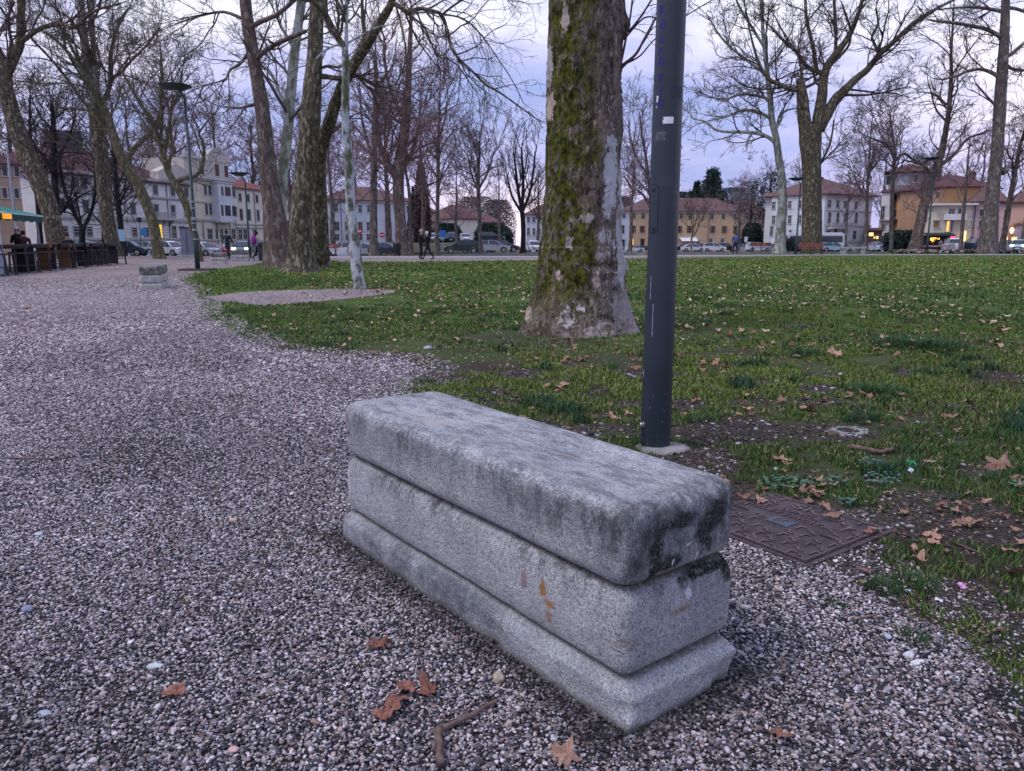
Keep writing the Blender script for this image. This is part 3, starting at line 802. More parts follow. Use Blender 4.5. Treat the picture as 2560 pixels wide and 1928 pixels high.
    # base slab: dirty slate-blue tone towards the far end
    low = mth('MULTIPLY', rng_(Z, .15, .11), rng_(X, -.65, -.1))
    base = mix(mth('MULTIPLY', low, rng_(noise(6, 7, .8), .36, .60, .25, .85)), base, (.115, .125, .155))
    low2 = rng_(mth('ADD', Z, mth('MULTIPLY', noise(12, 5, .7), .06)), .065, .035, 0.0, .75)
    base = mix(low2, base, (.10, .085, .065))
    # brown lines in the two joints
    for zc, w_ in ((.398, .022), (.143, .018)):
        j = rng_(mth('ABSOLUTE', mth('SUBTRACT', Z, zc)), w_, .003, 0, .8)
        base = mix(mth('MULTIPLY', j, rng_(noise(30, 4, .7), .3, .6, .35, 1)), base, (.12, .085, .06))
    # black-green moss on the end face 
    e = -BL / 2
    for c, s in (((e + .03, .125, .475), (.05, .035, .10)), ((e + .03, .06, .445), (.05, .07, .035)), ((e + .03, -.085, .50), (.05, .050, .085)), ((e + .03, -.14, .54), (.06, .05, .06)),
                 ((e + .03, .03, .555), (.05, .10, .03)), ((e + .05, .19, .47), (.04, .03, .06)), ((e + .03, -.09, .375), (.06, .12, .022)), ((e + .03, -.20, .36), (.06, .05, .05))):
        bb = blob(c, s, .5, 1.15, 26, .85)
        base = mix(mth('MULTIPLY', bb, rng_(noise(90, 5, .85), .36, .54, .35, 1)), base, (.014, .017, .008))
    end = rng_(X, e + .13, e + .03)
    base = mix(mth('MULTIPLY', mth('MULTIPLY', end, rng_(Z, .40, .46)), rng_(noise(13, 6, .75, (1, 1, .5), (3, 3, 0)), .40, .60, .1, .72)), base, (.06, .062, .066))
    # white bird lime and mineral spots
    for c, s in (((e + .03, -.01, .478), (.03, .018, .012)), ((e + .03, -.055, .435), (.03, .010, .03)), ((e + .03, .05, .44), (.03, .012, .02)), ((e + .03, -.02, .325), (.03, .028, .035)), ((-.30, .27, .09), (.045, .03, .02))):
        base = mix(blob(c, s, .5, .75, 60, .6), base, (.78, .78, .82))
    # faded orange and rust paint marks on the middle slab
    for c, s, cc, kk in (((e + .36, .24, .285), (.020, .03, .035), (.42, .19, .035), .9), ((e + .325, .24, .25), (.030, .03, .018), (.42, .19, .035), .8), ((e + .33, .24, .205), (.018, .03, .025), (.35, .17, .07), .65), ((e + .45, .24, .285), (.022, .03, .05), (.24, .12, .11), .6),
                         ((e + .02, .02, .29), (.03, .07, .014), (.36, .2, .10), .6), ((e + .05, .20, .245), (.05, .05, .045), (.25, .17, .13), .5), ((e + .5, .0, .62), (.10, .03, .02), (.33, .23, .20), .5)):
        base = mix(mth('MULTIPLY', blob(c, s, .5, .95, 55, .85), kk), base, cc)
    # pale pinkish worn patch on the top and a dark hole at the far end
    base = mix(blob((.30, .12, .62), (.11, .055, .03), .55, 1.0, 16, .8), base, (.56, .50, .48))
    base = mix(blob((BL / 2 - .075, .22, .50), (.028, .03, .033), .6, .9, 40, .4), base, (.05, .05, .06))
    nt.links.new(base, b.inputs['Base Color'])
    bp = N(nt, 'ShaderNodeBump'); bp.inputs['Strength'].default_value = 1.0; bp.inputs['Distance'].default_value = .009
    nt.links.new(mth('ADD', noise(170, 4, .8), mth('MULTIPLY', noise(26, 6, .7, (1, 2.5, 2)), 1.6)), bp.inputs['Height']); nt.links.new(bp.outputs[0], b.inputs['Normal'])
    return m
m_stone = stone_material()
me = slab('top_slab', BL - .035, BW + .004, .055, [(.10, .392), (.045, .392)] + lin(.045, .392, .040, .398, 1) + arc(.040, .398, .0, .45, 8, -1)[:0] + [(.022, .403), (.010, .415), (.003, .432), (0, .45)] + lin(0, .45, .0, .580, 8) + arc(0, .585, .050, .632, 9), .0035, 3.3, 12, .0030, chips=((BL / 2 - .05, .225, .50, .035, .02),))
me.materials.append(m_stone); link('top_slab', me, bench).location = (0, -.014, 0)
me = slab('middle_slab', BL - .03, BW - .004, .040, [(.05, .135), (.034, .140), (.018, .147), (.007, .162), (.002, .19), (0, .23)] + lin(0, .23, 0, .31, 5) + [(.003, .34), (.010, .365), (.022, .383), (.040, .394), (.055, .398)], .003, 7.7, 6)
me.materials.append(m_stone); link('middle_slab', me, bench).location = (-.004, -.012, 0)
me = slab('base_slab', BL + .015, BW - .005, .012, [(.02, -.06), (0, -.05)] + lin(0, -.05, 0, .082, 12) + [(.0, .094), (.004, .100), (.014, .110), (.024, .122), (.036, .134), (.07, .141)], .0046, 12.1, 6, chips=((-BL / 2, BW / 2, .075, .045, .022), (-BL / 2 + .6, BW / 2, .03, .06, .02), (-BL / 2, -.12, .0, .12, .012), (-BL / 2, -.2, .02, .07, .03)))
me.materials.append(m_stone); link('base_slab', me, bench).location = (-.012, .002, 0)

# smaller stone blocks of the same kind further along the path
def far_bench(px_, Y, w, h, L, rz, label):
    x, y, z = at(px_, Y)
    e = empty('stone_bench', (x, y, z), rz, label, 'bench', 'stone slab benches along the gravel path')
    m_top = mat('mossy_block_stone', (.27, .27, .25), .9, col2=(.07, .075, .06), vscale=7, bump=.5, bscale=30)
    m_low = mat('pale_block_stone', (.40, .39, .38), .9, var=.25, vscale=9, bump=.5, bscale=30)
    def blk(nm, a, b2, z0, z1, r, m):
        prof = [(r * .8, z0), (r * .3, z0 + r * .3), (0, z0 + r)] + lin(0, z0 + r, 0, z1 - r, 3) + [(r * .3, z1 - r * .3), (r, z1)]
        me = slab(nm, a, b2, .05, prof, .006, z0 * 9 + px_, 4); me.materials.append(m); link(nm, me, e)
    blk('top_slab', L, w, h * .62, h, .05, m_top); blk('middle_slab', L, w, h * .26, h * .62, .05, m_low); blk('base_slab', L * 1.02, w * 1.02, -.03, h * .26, .03, m_low)
far_bench(388, 20.6, .52, .62, 1.5, R(108), 'mossy topped stone bench seen end on by itself in the gravel')
far_bench(549, 39.5, .55, .60, .70, R(5), 'small pale stone block on the gravel between lamp post and walking man')
far_bench(603, 45, .7, .62, .9, R(10), 'dark mossy stone block beyond the walking man')

# ================================================================== LAMP POST BESIDE THE BENCH
def pole_xy():
    g = G(1637.5, 1121); return g[0], g[1]
PX0, PY0 = pole_xy()
m_pole = mat('slate_blue_paint', (.019, .030, .042), .42, var=.16, vscale=3, bump=.05, bscale=40, spec=.45)
m_pdark = mat('post_seam', (.012, .015, .02), .7)
m_steel = mat('bolt_steel', (.42, .43, .46), .35, metal=.8, var=.3, vscale=30)
lampp = empty('lamp_post', (PX0, PY0, 0), 0, 'thick slate blue lamp post behind the stone bench with scribbles and torn white sticker', 'lamp post')
PR0, PR1, PH = .0945, .068, 7.4
def prad(z): return PR0 + (PR1 - PR0) * z / PH
MB().lathe([(PR0 + .001, .0), (PR0, .04), (prad(3), 3), (PR1, PH)], 48).build('pole', m_pole, lampp, True)
def head(parent, z, sc=1.0, az=0.0, mdark=None, lens_m=None):
    """flat upturned reflector head on a bent arm"""
    mdark = mdark or m_pole
    c, s = math.cos(az), math.sin(az)
    MB().tube([(0, 0, z - .1), (0, 0, z + .02), (-.22 * sc * c, -.22 * sc * s, z + .33 * sc)], [.05 * sc, .05 * sc, .035 * sc], 10).build('arm', mdark, parent)
    hx, hy = -.10 * sc * c, -.10 * sc * s
    MB().lathe([(.18 * sc, .30 * sc), (.30 * sc, .32 * sc), (.62 * sc, .47 * sc), (.64 * sc, .51 * sc), (.60 * sc, .52 * sc)], 20, (hx - .25 * sc * c, hy - .25 * sc * s, z)).build('lamp_head', mdark, parent)
    MB().lathe([(.17 * sc, .285 * sc), (.2 * sc, .298 * sc)], 16, (hx - .25 * sc * c, hy - .25 * sc * s, z)).build('lamp_glass', lens_m or mat('lamp_glass_off', (.45, .48, .5), .3), parent)
head(lampp, PH, 1.0, 0)
def pole_hit(px_, py_):
    d = ray(px_, py_); r = .089
    for _ in range(3):
        A = d[0] ** 2 + d[1] ** 2; B = -2 * (d[0] * PX0 + d[1] * PY0); C = PX0 ** 2 + PY0 ** 2 - r * r
        t = (-B - math.sqrt(max(0, B * B - 4 * A * C))) / (2 * A)
        z = EYE + t * d[2]; r = prad(z)
    return math.atan2(t * d[1] - PY0, t * d[0] - PX0), z
def patch(name, px_l, px_r, py_t, py_b, m, dr=.0012, shape=None, nz=14, nt_=10, rag=0, parent=None, seed=0):
    """thin curved patch wrapped on the post; extents given as on the photograph"""
    cx_, cy_ = (px_l + px_r) / 2, (py_t + py_b) / 2
    a0, _ = pole_hit(px_l, cy_); a1, _ = pole_hit(px_r, cy_); _, zt = pole_hit(cx_, py_t); _, zb = pole_hit(cx_, py_b)
    V = []; rr_ = random.Random(seed)
    for i in range(nz + 1):
        z = zb + (zt - zb) * i / nz
        lo_, hi_ = 0.0, 1.0
        if shape == 'stadium':
            wz = abs(a1 - a0) * prad(z) / 2; hz = (zt - zb) / 2; dz = abs(z - (zt + zb) / 2); k = 1
            if dz > hz - wz: k = math.sqrt(max(0, 1 - ((dz - (hz - wz)) / wz) ** 2))
            lo_, hi_ = .5 - .5 * k, .5 + .5 * k
        if rag: lo_ += rag * rr_.random(); hi_ -= rag * rr_.random()
        for j in range(nt_ + 1):
            f = lo_ + (hi_ - lo_) * j / nt_; a = a0 + (a1 - a0) * f; r = prad(z) + dr
            V.append((r * math.cos(a), r * math.sin(a), z))
    F = [(i * (nt_ + 1) + j, i * (nt_ + 1) + j + 1, (i + 1) * (nt_ + 1) + j + 1, (i + 1) * (nt_ + 1) + j) for i in range(nz) for j in range(nt_)]
    me = npmesh(name, np.array(V), np.array(F), m, True)
    return link(name, me, parent or lampp), (a0, a1, zb, zt)
patch('hatch_gap', 1624.5, 1647, 459, 586, m_pdark, .0008, 'stadium', 40)
hd, (ha0, ha1, hz0, hz1) = patch('hatch', 1627, 1645, 463, 582, m_pole, .0022, 'stadium', 40); hd.name = 'hatch'
for py_ in (475, 572):
    a, z = pole_hit(1635, py_)
    r = prad(z) + .003
    MB().lathe([(.011, 0), (.011, .002), (.008, .003)], 12).build('hatch_screw', m_pdark, hd).matrix_local = Matrix.Translation((r * math.cos(a), r * math.sin(a), z)) @ Matrix.Rotation(a, 4, 'Z') @ Matrix.Rotation(R(90), 4, 'Y')
m_white = mat('torn_white_paper', (.74, .75, .78), .7, var=.06, vscale=60)
patch('torn_white_sticker', 1656, 1685, 292, 309, m_white, .0012, None, 8, 8, .12, seed=3)
patch('white_paper_scrap', 1641, 1646.5, 240, 256, m_white, .0012, None, 7, 3, .3, seed=5)
patch('white_paper_scrap', 1640, 1644, 264, 271, mat('grey_paper', (.3, .3, .32), .8), .0012, None, 7, 3, .3, seed=8)
patch('faded_sticker_trace', 1637, 1668, 329, 352, mat('faded_glue', (.12, .13, .135), .8, col2=(.05, .065, .08), vscale=60), .0010, None, 10, 8, .2, seed=6)
patch('dark_sticker', 1678, 1697, 216, 243, mat('dark_tape', (.022, .030, .040), .55), .0011, None, 4, 6, .03, seed=9)
patch('dark_sticker', 1699, 1704, 216, 250, mat('dark_tape', (.022, .030, .040), .55), .0011, None, 4, 3, .05, seed=10)
patch('glue_stain', 1646, 1690, 440, 466, mat('brown_glue', (.036, .044, .058), .55), .0009, None, 10, 8, .12, seed=12)
m_scr = mat('scratch', (.42, .47, .52), .7)
patch('scratch', 1631, 1632.4, 760, 842, m_scr, .0008, None, 10, 1, .3, seed=2); patch('scratch', 1626.5, 1627.6, 690, 748, m_scr, .0008, None, 10, 1, .3, seed=4); patch('scratch', 1608.5, 1610, 925, 944, m_scr, .0008, None, 5, 1, .3, seed=5)
for i, (a_, b_) in enumerate(((1632, 560 + 1120 * .384), (1664, 560 + 1105 * .384), (1660, 1028), (1655, 1055), (1640, 1090), (1618, 1110), (1668, 1008), (1625, 1020))):
    patch('paint_chip', a_ - .7, a_ + .7, b_ - 1.0, b_ + .8, m_scr, .0008, None, 3, 3, .2, seed=i)
# blue marker scribble running down the post
def text_mesh(s, size=1.0, bold=0.0):
    cu = bpy.data.curves.new('lettering', 'FONT'); cu.body = s; cu.size = size; cu.align_x = 'CENTER'; cu.resolution_u = 3; cu.offset = bold
    o = bpy.data.objects.new('tmp_text', cu); COL.objects.link(o)
    bpy.context.view_layer.update()
    me = bpy.data.meshes.new_from_object(o.evaluated_get(bpy.context.evaluated_depsgraph_get()))
    v = [tuple(q.co) for q in me.vertices]; f = [tuple(p.vertices) for p in me.polygons]
    bpy.data.objects.remove(o); bpy.data.curves.remove(cu); bpy.data.meshes.remove(me)
    return v, f
m_ink = mat('blue_marker', (.008, .012, .17), .5)
for ch, py_, hp in (('K', 26, 26), ('d', 62, 25), ('A', 98, 24), ('K', 127, 19), ('o', 154, 22), ('p', 194, 22), ('i', 229, 23), ('o', 259, 22)):
    v, f = text_mesh(ch, 1.0, .035)
    xs_ = [q[0] for q in v]; ys_ = [q[1] for q in v]
    cxm = (min(xs_) + max(xs_)) / 2; cym = (min(ys_) + max(ys_)) / 2; hh = max(ys_) - min(ys_)
    pxc = 1655.5 + (26 - py_) * .020
    a_c, z_c = pole_hit(pxc, py_); _, z_t = pole_hit(pxc, py_ - hp / 2); _, z_b = pole_hit(pxc, py_ + hp / 2)
    k = (z_t - z_b) / hh; wx_ = .042 / max(.2, (max(xs_) - min(xs_))) if ch != 'i' else k
    V = []
    for x, y, _z in v:
        z = z_c + (y - cym) * k; r = prad(z) + .0014; a = a_c + (x - cxm) * min(wx_, k) / r
        V.append((r * math.cos(a), r * math.sin(a), z))
    me = bpy.data.meshes.new('scribbled_letter'); me.from_pydata(V, [], f); me.materials.append(m_ink); me.update(); link('scribbled_letter', me, lampp)
# bolt and seam low on the left
a, z = pole_hit(1608, 1062); r = prad(z)
bo = MB().lathe([(.020, 0), (.020, .004), (.015, .006), (.015, .018), (.011, .022)], 6).build('bolt', m_steel, lampp)
bo.matrix_local = Matrix.Translation((r * math.cos(a), r * math.sin(a), z)) @ Matrix.Rotation(a, 4, 'Z') @ Matrix.Rotation(R(90), 4, 'Y')
patch('seam', 1608, 1611, 1070, 1126, m_pdark, .0006, None, 8, 1)
# cast concrete collar at its foot
m_collar = mat('collar_concrete', (.27, .255, .25), .9, var=.2, vscale=12, bump=.4, bscale=60)
cl = MB()
rr = random.Random(3)
pr = [( .15, -.02), (.155, .035), (.14, .05), (.0, .052)]
cl.lathe([(.165, -.02), (.16, .008), (.145, .020), (.12, .028), (.02, .030)], 30)
for i, v in enumerate(cl.v):
    k = 1 + .10 * math.sin(3 * math.atan2(v[1], v[0]) + 1) + .03 * rr.random()
    cl.v[i] = (v[0] * k * 1.05, v[1] * k * .85, v[2] + .003 * rr.random())
c_o = cl.build('concrete_collar', m_collar, None, True); c_o.location = (PX0 + .035, PY0 - .03, 0)
tag(c_o, 'low pale concrete collar round the foot of the slate blue post', 'concrete footing')

# ================================================================== IRON COVER
A_ = Vector(G(1926, 1240)); B_ = Vector(G(2200, 1327)); C_ = Vector(G(2012, 1401))
Ud = (B_ - A_); LU = Ud.length; Ud.normalize(); Vd = Vector((-Ud.y, Ud.x, 0)); 
if (C_ - B_).dot(Vd) < 0: Vd = -Vd
LV = (C_ - B_).dot(Vd)
LU = LV = (LU + LV) / 2 if abs(LU - LV) < .2 else LV
print('cover', LU, LV)
m_iron = mat('rusty_iron', (.060, .041, .045), .62, metal=.25, var=.35, vscale=9, bump=.35, bscale=90, spec=.5)
m_iron2 = mat('worn_iron', (.115, .085, .09), .5, metal=.35, var=.3, vscale=14, bump=.2, bscale=90, spec=.5)
cov = empty('manhole_cover', (A_.x, A_.y, 0), math.atan2(Ud.y, Ud.x), 'square rusty iron inspection cover set in the ground behind the bench end', 'manhole cover')
sg = 1 if Vd.dot(Vector((-Ud.y, Ud.x, 0))) > 0 else -1
# local: x along the lettering, y = sg * distance towards the camera side
S_ = .62; LU = S_; LV = S_
def cb(m, x0, y0, x1, y1, z0, z1): m.box(min(x0, x1), min(sg * y0, sg * y1), z0, max(x0, x1), max(sg * y0, sg * y1), z1)
m_ = MB(); cb(m_, 0, 0, LU, LV, -.03, .016); m_.build('cover_plate', m_iron, cov)
m_ = MB()
for a in ((-.03, -.03, LU + .03, -.006), (-.03, LV + .006, LU + .03, LV + .03), (-.03, -.0058, -.006, LV + .0058), (LU + .006, -.0058, LU + .03, LV + .0058)): cb(m_, *a, -.03, .014)
m_.build('frame', m_iron, cov)
m_ = MB()
for a in ((.004, .004, LU - .004, .010), (.004, LV - .010, LU - .004, LV - .004), (.004, .0102, .010, LV - .0102), (LU - .010, .0102, LU - .004, LV - .0102)): cb(m_, *a, .016, .021)
m_.build('raised_rim', m_iron2, cov)
m_ = MB(); st = LU / 9.0
for i in range(9):
    for j in range(9):
        x = (i + .5) * st; y = (j + .5) * st; u, v = x / LU, y / LV
        if .27 < u < .80 and .03 < v < .35: continue            # lettering
        if .12 < u < .80 and .35 < v < .42: continue
        if .36 < u < .60 and .38 < v < .62: continue            # emblem
        if (abs(u - .10) < .07 and abs(v - .5) < .1) or (abs(u - .84) < .07 and abs(v - .5) < .1): continue
        t = .0045; q = (i + j) % 2
        dx = .36 * st; z0, z1 = .016, .0215
        if q == 0:
            cb(m_, x - dx, y - t, x + dx * .2, y + t, z0, z1); cb(m_, x + dx * .2 - t, y + t, x + dx * .2 + t, y + dx, z0, z1); cb(m_, x + dx * .2 + t, y + dx - 2 * t, x + dx * 1.2, y + dx, z0, z1)
        else:
            cb(m_, x - t, y - dx, x + t, y + dx, z0, z1); cb(m_, x + t, y - dx, x + dx, y - dx + 2 * t, z0, z1)
m_.build('raised_tread', m_iron2, cov)
m_ = MB()
for u in (.10, .84): cb(m_, u * LU - .035, .5 * LV - .009, u * LU + .035, .5 * LV + .009, .0162, .0168)
m_.build('lifting_slot', mat('black_hole', (.004, .004, .004), .9), cov)
def cover_text(s, cu, cv, h, wtot):
    v, f = text_mesh(s); xs_ = [q[0] for q in v]; ys_ = [q[1] for q in v]
    kx = wtot * LU / (max(xs_) - min(xs_)); ky = h * LV / (max(ys_) - min(ys_)); V = []
    xm = (max(xs_) + min(xs_)) / 2; ym = (max(ys_) + min(ys_)) / 2
    n = len(v)
    base = [(cu * LU + (x - xm) * kx, sg * (cv * LV) - sg * (y - ym) * ky) for x, y, _ in v]
    V = [(x, y, .0165) for x, y in base] + [(x, y, .0215) for x, y in base]
    F = [tuple(n + i for i in p) for p in f]
    ed = {}
    for p in f:
        for i in range(len(p)):
            e_ = (p[i], p[(i + 1) % len(p)]); k_ = (min(e_), max(e_)); ed[k_] = ed.get(k_, []) + [e_]
    for k_, l in ed.items():
        if len(l) == 1: a, b = l[0]; F.append((a, b, n + b, n + a))
    me = bpy.data.meshes.new('raised_lettering'); me.from_pydata(V, [], F); me.materials.append(m_iron2); me.update(); link('raised_lettering', me, cov)
cover_text('SKO', .52, .115, .12, .42); cover_text('LUNGA', .46, .25, .065, .34); cover_text("ELETTRICITA'", .46, .345, .065, .66)
m_bl = mat('blue_emblem', (.055, .075, .11), .5, var=.3, vscale=40)
m_ = MB(); cx_, cy_ = .46 * LU, sg * .505 * LV; q = .045
m_.prism([(cx_ - q * 1.25, cy_ - q * .9), (cx_ + q * 1.25, cy_ - q * .9), (cx_ + q * 1.25, cy_ + q * .9), (cx_ - q * 1.25, cy_ + q * .9)], .0162, .0195); em = m_.build('emblem', m_bl, cov)
m_ = MB()
for k in range(2):
    pts = [(cx_ + (-.2 + .5 * k) * q + .55 * q * math.cos(w), cy_ + .6 * q * math.sin(w), .0205) for w in [R(a) for a in range(60, 320, 20)]]
    m_.tube(pts, .0035, 5)
m_.tube([(cx_ - q, cy_, .0205), (cx_ + q * .3, cy_, .0205)], .0035, 5)
m_.build('emblem_mark', m_iron2, em)

# iron ring / valve box in the lawn
g = G(2118, 1080)
vr = empty('valve_box', (g[0], g[1], 0), R(15), 'pale concrete surround with a round dark hole half sunk in the lawn', 'valve box')
m_ = MB(); n = 26
vs = []
for i in range(n):
    w = 2 * math.pi * i / n; k = 1 + .12 * math.sin(2 * w + .6) + .05 * math.sin(5 * w)
    vs.append((.16 * k * math.cos(w), .13 * k * math.sin(w)))
V = [(x * 1.03, y * 1.03, -.02) for x, y in vs] + [(x, y, .009) for x, y in vs] + [(.075 * math.cos(2 * math.pi * i / n) + .01, .075 * math.sin(2 * math.pi * i / n), .014) for i in range(n)] + [(.07 * math.cos(2 * math.pi * i / n) + .01, .07 * math.sin(2 * math.pi * i / n), -.02) for i in range(n)]
F = [(r_ * n + i, r_ * n + (i + 1) % n, (r_ + 1) * n + (i + 1) % n, (r_ + 1) * n + i) for r_ in range(3) for i in range(n)]
m_.add(V, F); m_.build('surround', m_collar, vr)
MB().lathe([(.069, 0.0), (.069, .004), (.01, .006)], 20, (.01, 0, 0)).build('lid', m_iron, vr)

# ================================================================== SMALL THINGS ON THE GROUND
def stone_thing(px_, py_, s, col, label, name='stone', el=(1, 1, .7), rz=0):
    g = G(px_, py_)
    bm_v, F = [], None
    import bmesh
    bm = bmesh.new(); bmesh.ops.create_icosphere(bm, subdivisions=3, radius=1)
    for v in bm.verts:
        d = mn.noise(v.co * 1.4 + Vector((px_, 0, 0))) * .28 + mn.noise(v.co * 4 + Vector((0, px_, 0))) * .07
        v.co = Vector((v.co.x * el[0], v.co.y * el[1], v.co.z * el[2])) * (1 + d) * s
    me = bpy.data.meshes.new(name); bm.to_mesh(me); bm.free()
    me.polygons.foreach_set('use_smooth', [True] * len(me.polygons))
    me.materials.append(mat('pebble_%d' % px_, col, .7, var=.16, vscale=60, bump=.3, bscale=120)); me.update()
    o = link(name, me); o.scale = (.85, .85, .85); o.location = (g[0], g[1], s * el[2] * .6 + .002); o.rotation_euler = (0, 0, rz)
    return tag(o, label, 'stone')
stone_thing(1247, 1705, .022, (.44, .36, .27), 'tan rounded stone as big as an egg on the gravel beside the bench foot', el=(.95, 1.15, .9))
stone_thing(583, 1306, .020, (.55, .40, .33), 'pinkish oval pebble on the gravel left of the bench', 'pebble', (1.2, .8, .7))
stone_thing(98, 1342, .020, (.50, .54, .60), 'pale blue pebble near the left edge, uppermost of the blue ones', 'pebble', (1.1, .8, .7))
stone_thing(69, 1530, .020, (.26, .30, .38), 'slate blue pebble at the left edge midway down the gravel', 'pebble', (1.1, 1, .8))
stone_thing(388, 1671, .021, (.52, .57, .60), 'flat pale grey green pebble in the open gravel lower left', 'pebble', (1.5, .8, .45))
stone_thing(112, 1790, .016, (.34, .40, .47), 'blue grey pebble low at the left edge', 'pebble', (1.4, .9, .6))
stone_thing(328, 1612, .013, (.72, .72, .72), 'bright white pebble above the flat grey green one', 'pebble', (1, 1, .7))
stone_thing(585, 1882, .015, (.60, .38, .38), 'pink pebble at the bottom of the picture left of the leaf clump', 'pebble', (1.1, .9, .7))
stone_thing(1862, 1522, .019, (.46, .44, .43), 'pale flat stone on the gravel right of the middle slab', 'stone', (1.2, .8, .5))
stone_thing(2219, 1598, .015, (.42, .47, .52), 'smooth blue grey pebble on the verge at the lower right', 'pebble', (.9, 1.1, .7))
stone_thing(2270, 1646, .018, (.62, .62, .66), 'white stone at the gravel edge at the lower right, left of two', 'stone', (1.1, .9, .8))
stone_thing(2288, 1664, .016, (.66, .66, .68), 'white stone at the gravel edge at the lower right, just below its neighbour', 'stone', (1.2, .8, .6))
stone_thing(785, 978, .026, (.15, .18, .20), 'dark grey stone on the gravel behind the far end of the bench', 'stone', (1.4, .9, .7))
stone_thing(757, 1042, .022, (.42, .48, .47), 'pale green grey stone on the gravel just left of the bench top', 'stone', (1.4, .8, .6))
stone_thing(1070, 875, .05, (.38, .38, .41), 'grey stone in the soil gap of the lawn behind the bench', 'stone', (1.2, .9, .7))
stone_thing(2272, 1482, .014, (.50, .55, .66), 'pale blue scrap of stone in the grass right of the iron cover', 'pebble', (1.4, .8, .6))
stone_thing(1940, 1178, .020, (.55, .56, .52), 'whitish stone in the grass by the bench corner', 'stone')
# fallen twigs
m_twig = mat('fallen_twig_bark', (.16, .105, .085), .8, var=.35, vscale=30, bump=.6, bscale=60)
def twig(pts, r0, r1, label, name='twig', side=None):
    P3 = []
    for i, (a, b) in enumerate(pts):
        g = G(a, b); P3.append((g[0], g[1], .010 + (.006 if i % 2 else 0) + r0))
    # resample with small kinks
    Q = []; rd = []
    for i in range(len(P3) - 1):
        for k in range(4):
            t = k / 4; p = Vector(P3[i]).lerp(Vector(P3[i + 1]), t); q = (i + t) / (len(P3) - 1)
            Q.append(p + Vector((mn.noise(p * 40), mn.noise(p * 40 + Vector((9, 0, 0))), 0)) * r0 * 1.0); rd.append((r0 + (r1 - r0) * q) * (1 + .18 * mn.noise(p * 90)))
    Q.append(Vector(P3[-1])); rd.append(r1)
    m = MB(); m.tube(Q, rd, 7)
    if side: 
        g0 = Vector(P3[side[0]]); g1 = G(*side[1]); m.tube([g0, (g1[0], g1[1], g0.z + .004)], [r0 * .6, r0 * .35], 6)
    o = m.build(name, m_twig, None, True)
    return tag(o, label, 'twig')
twig([(1098, 1928), (1095, 1870), (1100, 1838)], .011, .012, 'thick knotty stub of a stick pointing down at the bottom edge by the forked twig', 'stick', (1, (1080, 1905)))
twig([(1105, 1838), (1150, 1822), (1200, 1790), (1246, 1769)], .0085, .0055, 'straight grey brown stick slanting up right from the stub on the gravel')
twig([(1300, 1790), (1322, 1772)], .0035, .002, 'short black twig between the stick and the bench foot')
twig([(2120, 1127), (2160, 1134), (2195, 1140), (2232, 1135)], .016, .012, 'smooth wavy brown stick lying in the grass beyond the weeds', 'stick')
twig([(20, 1150), (70, 1155), (130, 1153)], .006, .004, 'long thin reddish twig on the gravel near the left edge')
twig([(800, 1128), (845, 1138)], .004, .003, 'thin brown twig on the gravel by the far end of the bench')
twig([(2470, 1770), (2500, 1820), (2560, 1870)], .0035, .002, 'long thin pale twig at the gravel edge in the lower right corner')
twig([(2130, 1560), (2200, 1548)], .005, .003, 'short dark twig on the right verge below the grass')
twig([(1890, 1354), (1882, 1337)], .004, .003, 'short bent twig lying on the iron cover near the bench')
twig([(520, 1433), (580, 1438)], .003, .002, 'thin red brown twig alone in the middle of the gravel')
twig([(2380, 1362), (2440, 1390), (2470, 1398)], .004, .003, 'thin straight twig along the lower side of the bare soil', )
# bits of litter
def scrap(px_, py_, s, col, label, tilt=.7, rz=0):
    g = G(px_, py_); r = random.Random(px_)
    V = [(0, 0, .0)] + [(s * r.uniform(.6, 1.1) * math.cos(w), s * r.uniform(.6, 1.1) * math.sin(w), s * .25 * math.sin(3 * w + px_)) for w in [2 * math.pi * i / 9 for i in range(9)]]
    V += [(x, y, z + .0012) for x, y, z in V]
    F = [(0, 1 + (i + 1) % 9, 1 + i) for i in range(9)] + [(10, 11 + i, 11 + (i + 1) % 9) for i in range(9)] + [(1 + i, 1 + (i + 1) % 9, 11 + (i + 1) % 9, 11 + i) for i in range(9)]
    me = bpy.data.meshes.new('litter_scrap'); me.from_pydata(V, [], F); me.materials.append(mat('litter_%d' % px_, col, .5)); me.update()
    o = link('litter_scrap', me); o.location = (g[0], g[1], .012 + s * .5); o.rotation_euler = (tilt, .2, rz)
    return tag(o, label, 'litter')
scrap(2275, 1172, .034, (.05, .42, .16), 'bright green scrap of plastic standing in the grass', 1.0)
scrap(2276, 1184, .020, (.62, .70, .74), 'white torn tip of paper under the green scrap', .9)
scrap(2404, 1478, .020, (.60, .30, .52), 'pink and white petal of litter in the grass at the lower right', .5)
scrap(2345, 1512, .016, (.62, .66, .72), 'small white scrap in the grass below the pink litter', .2)
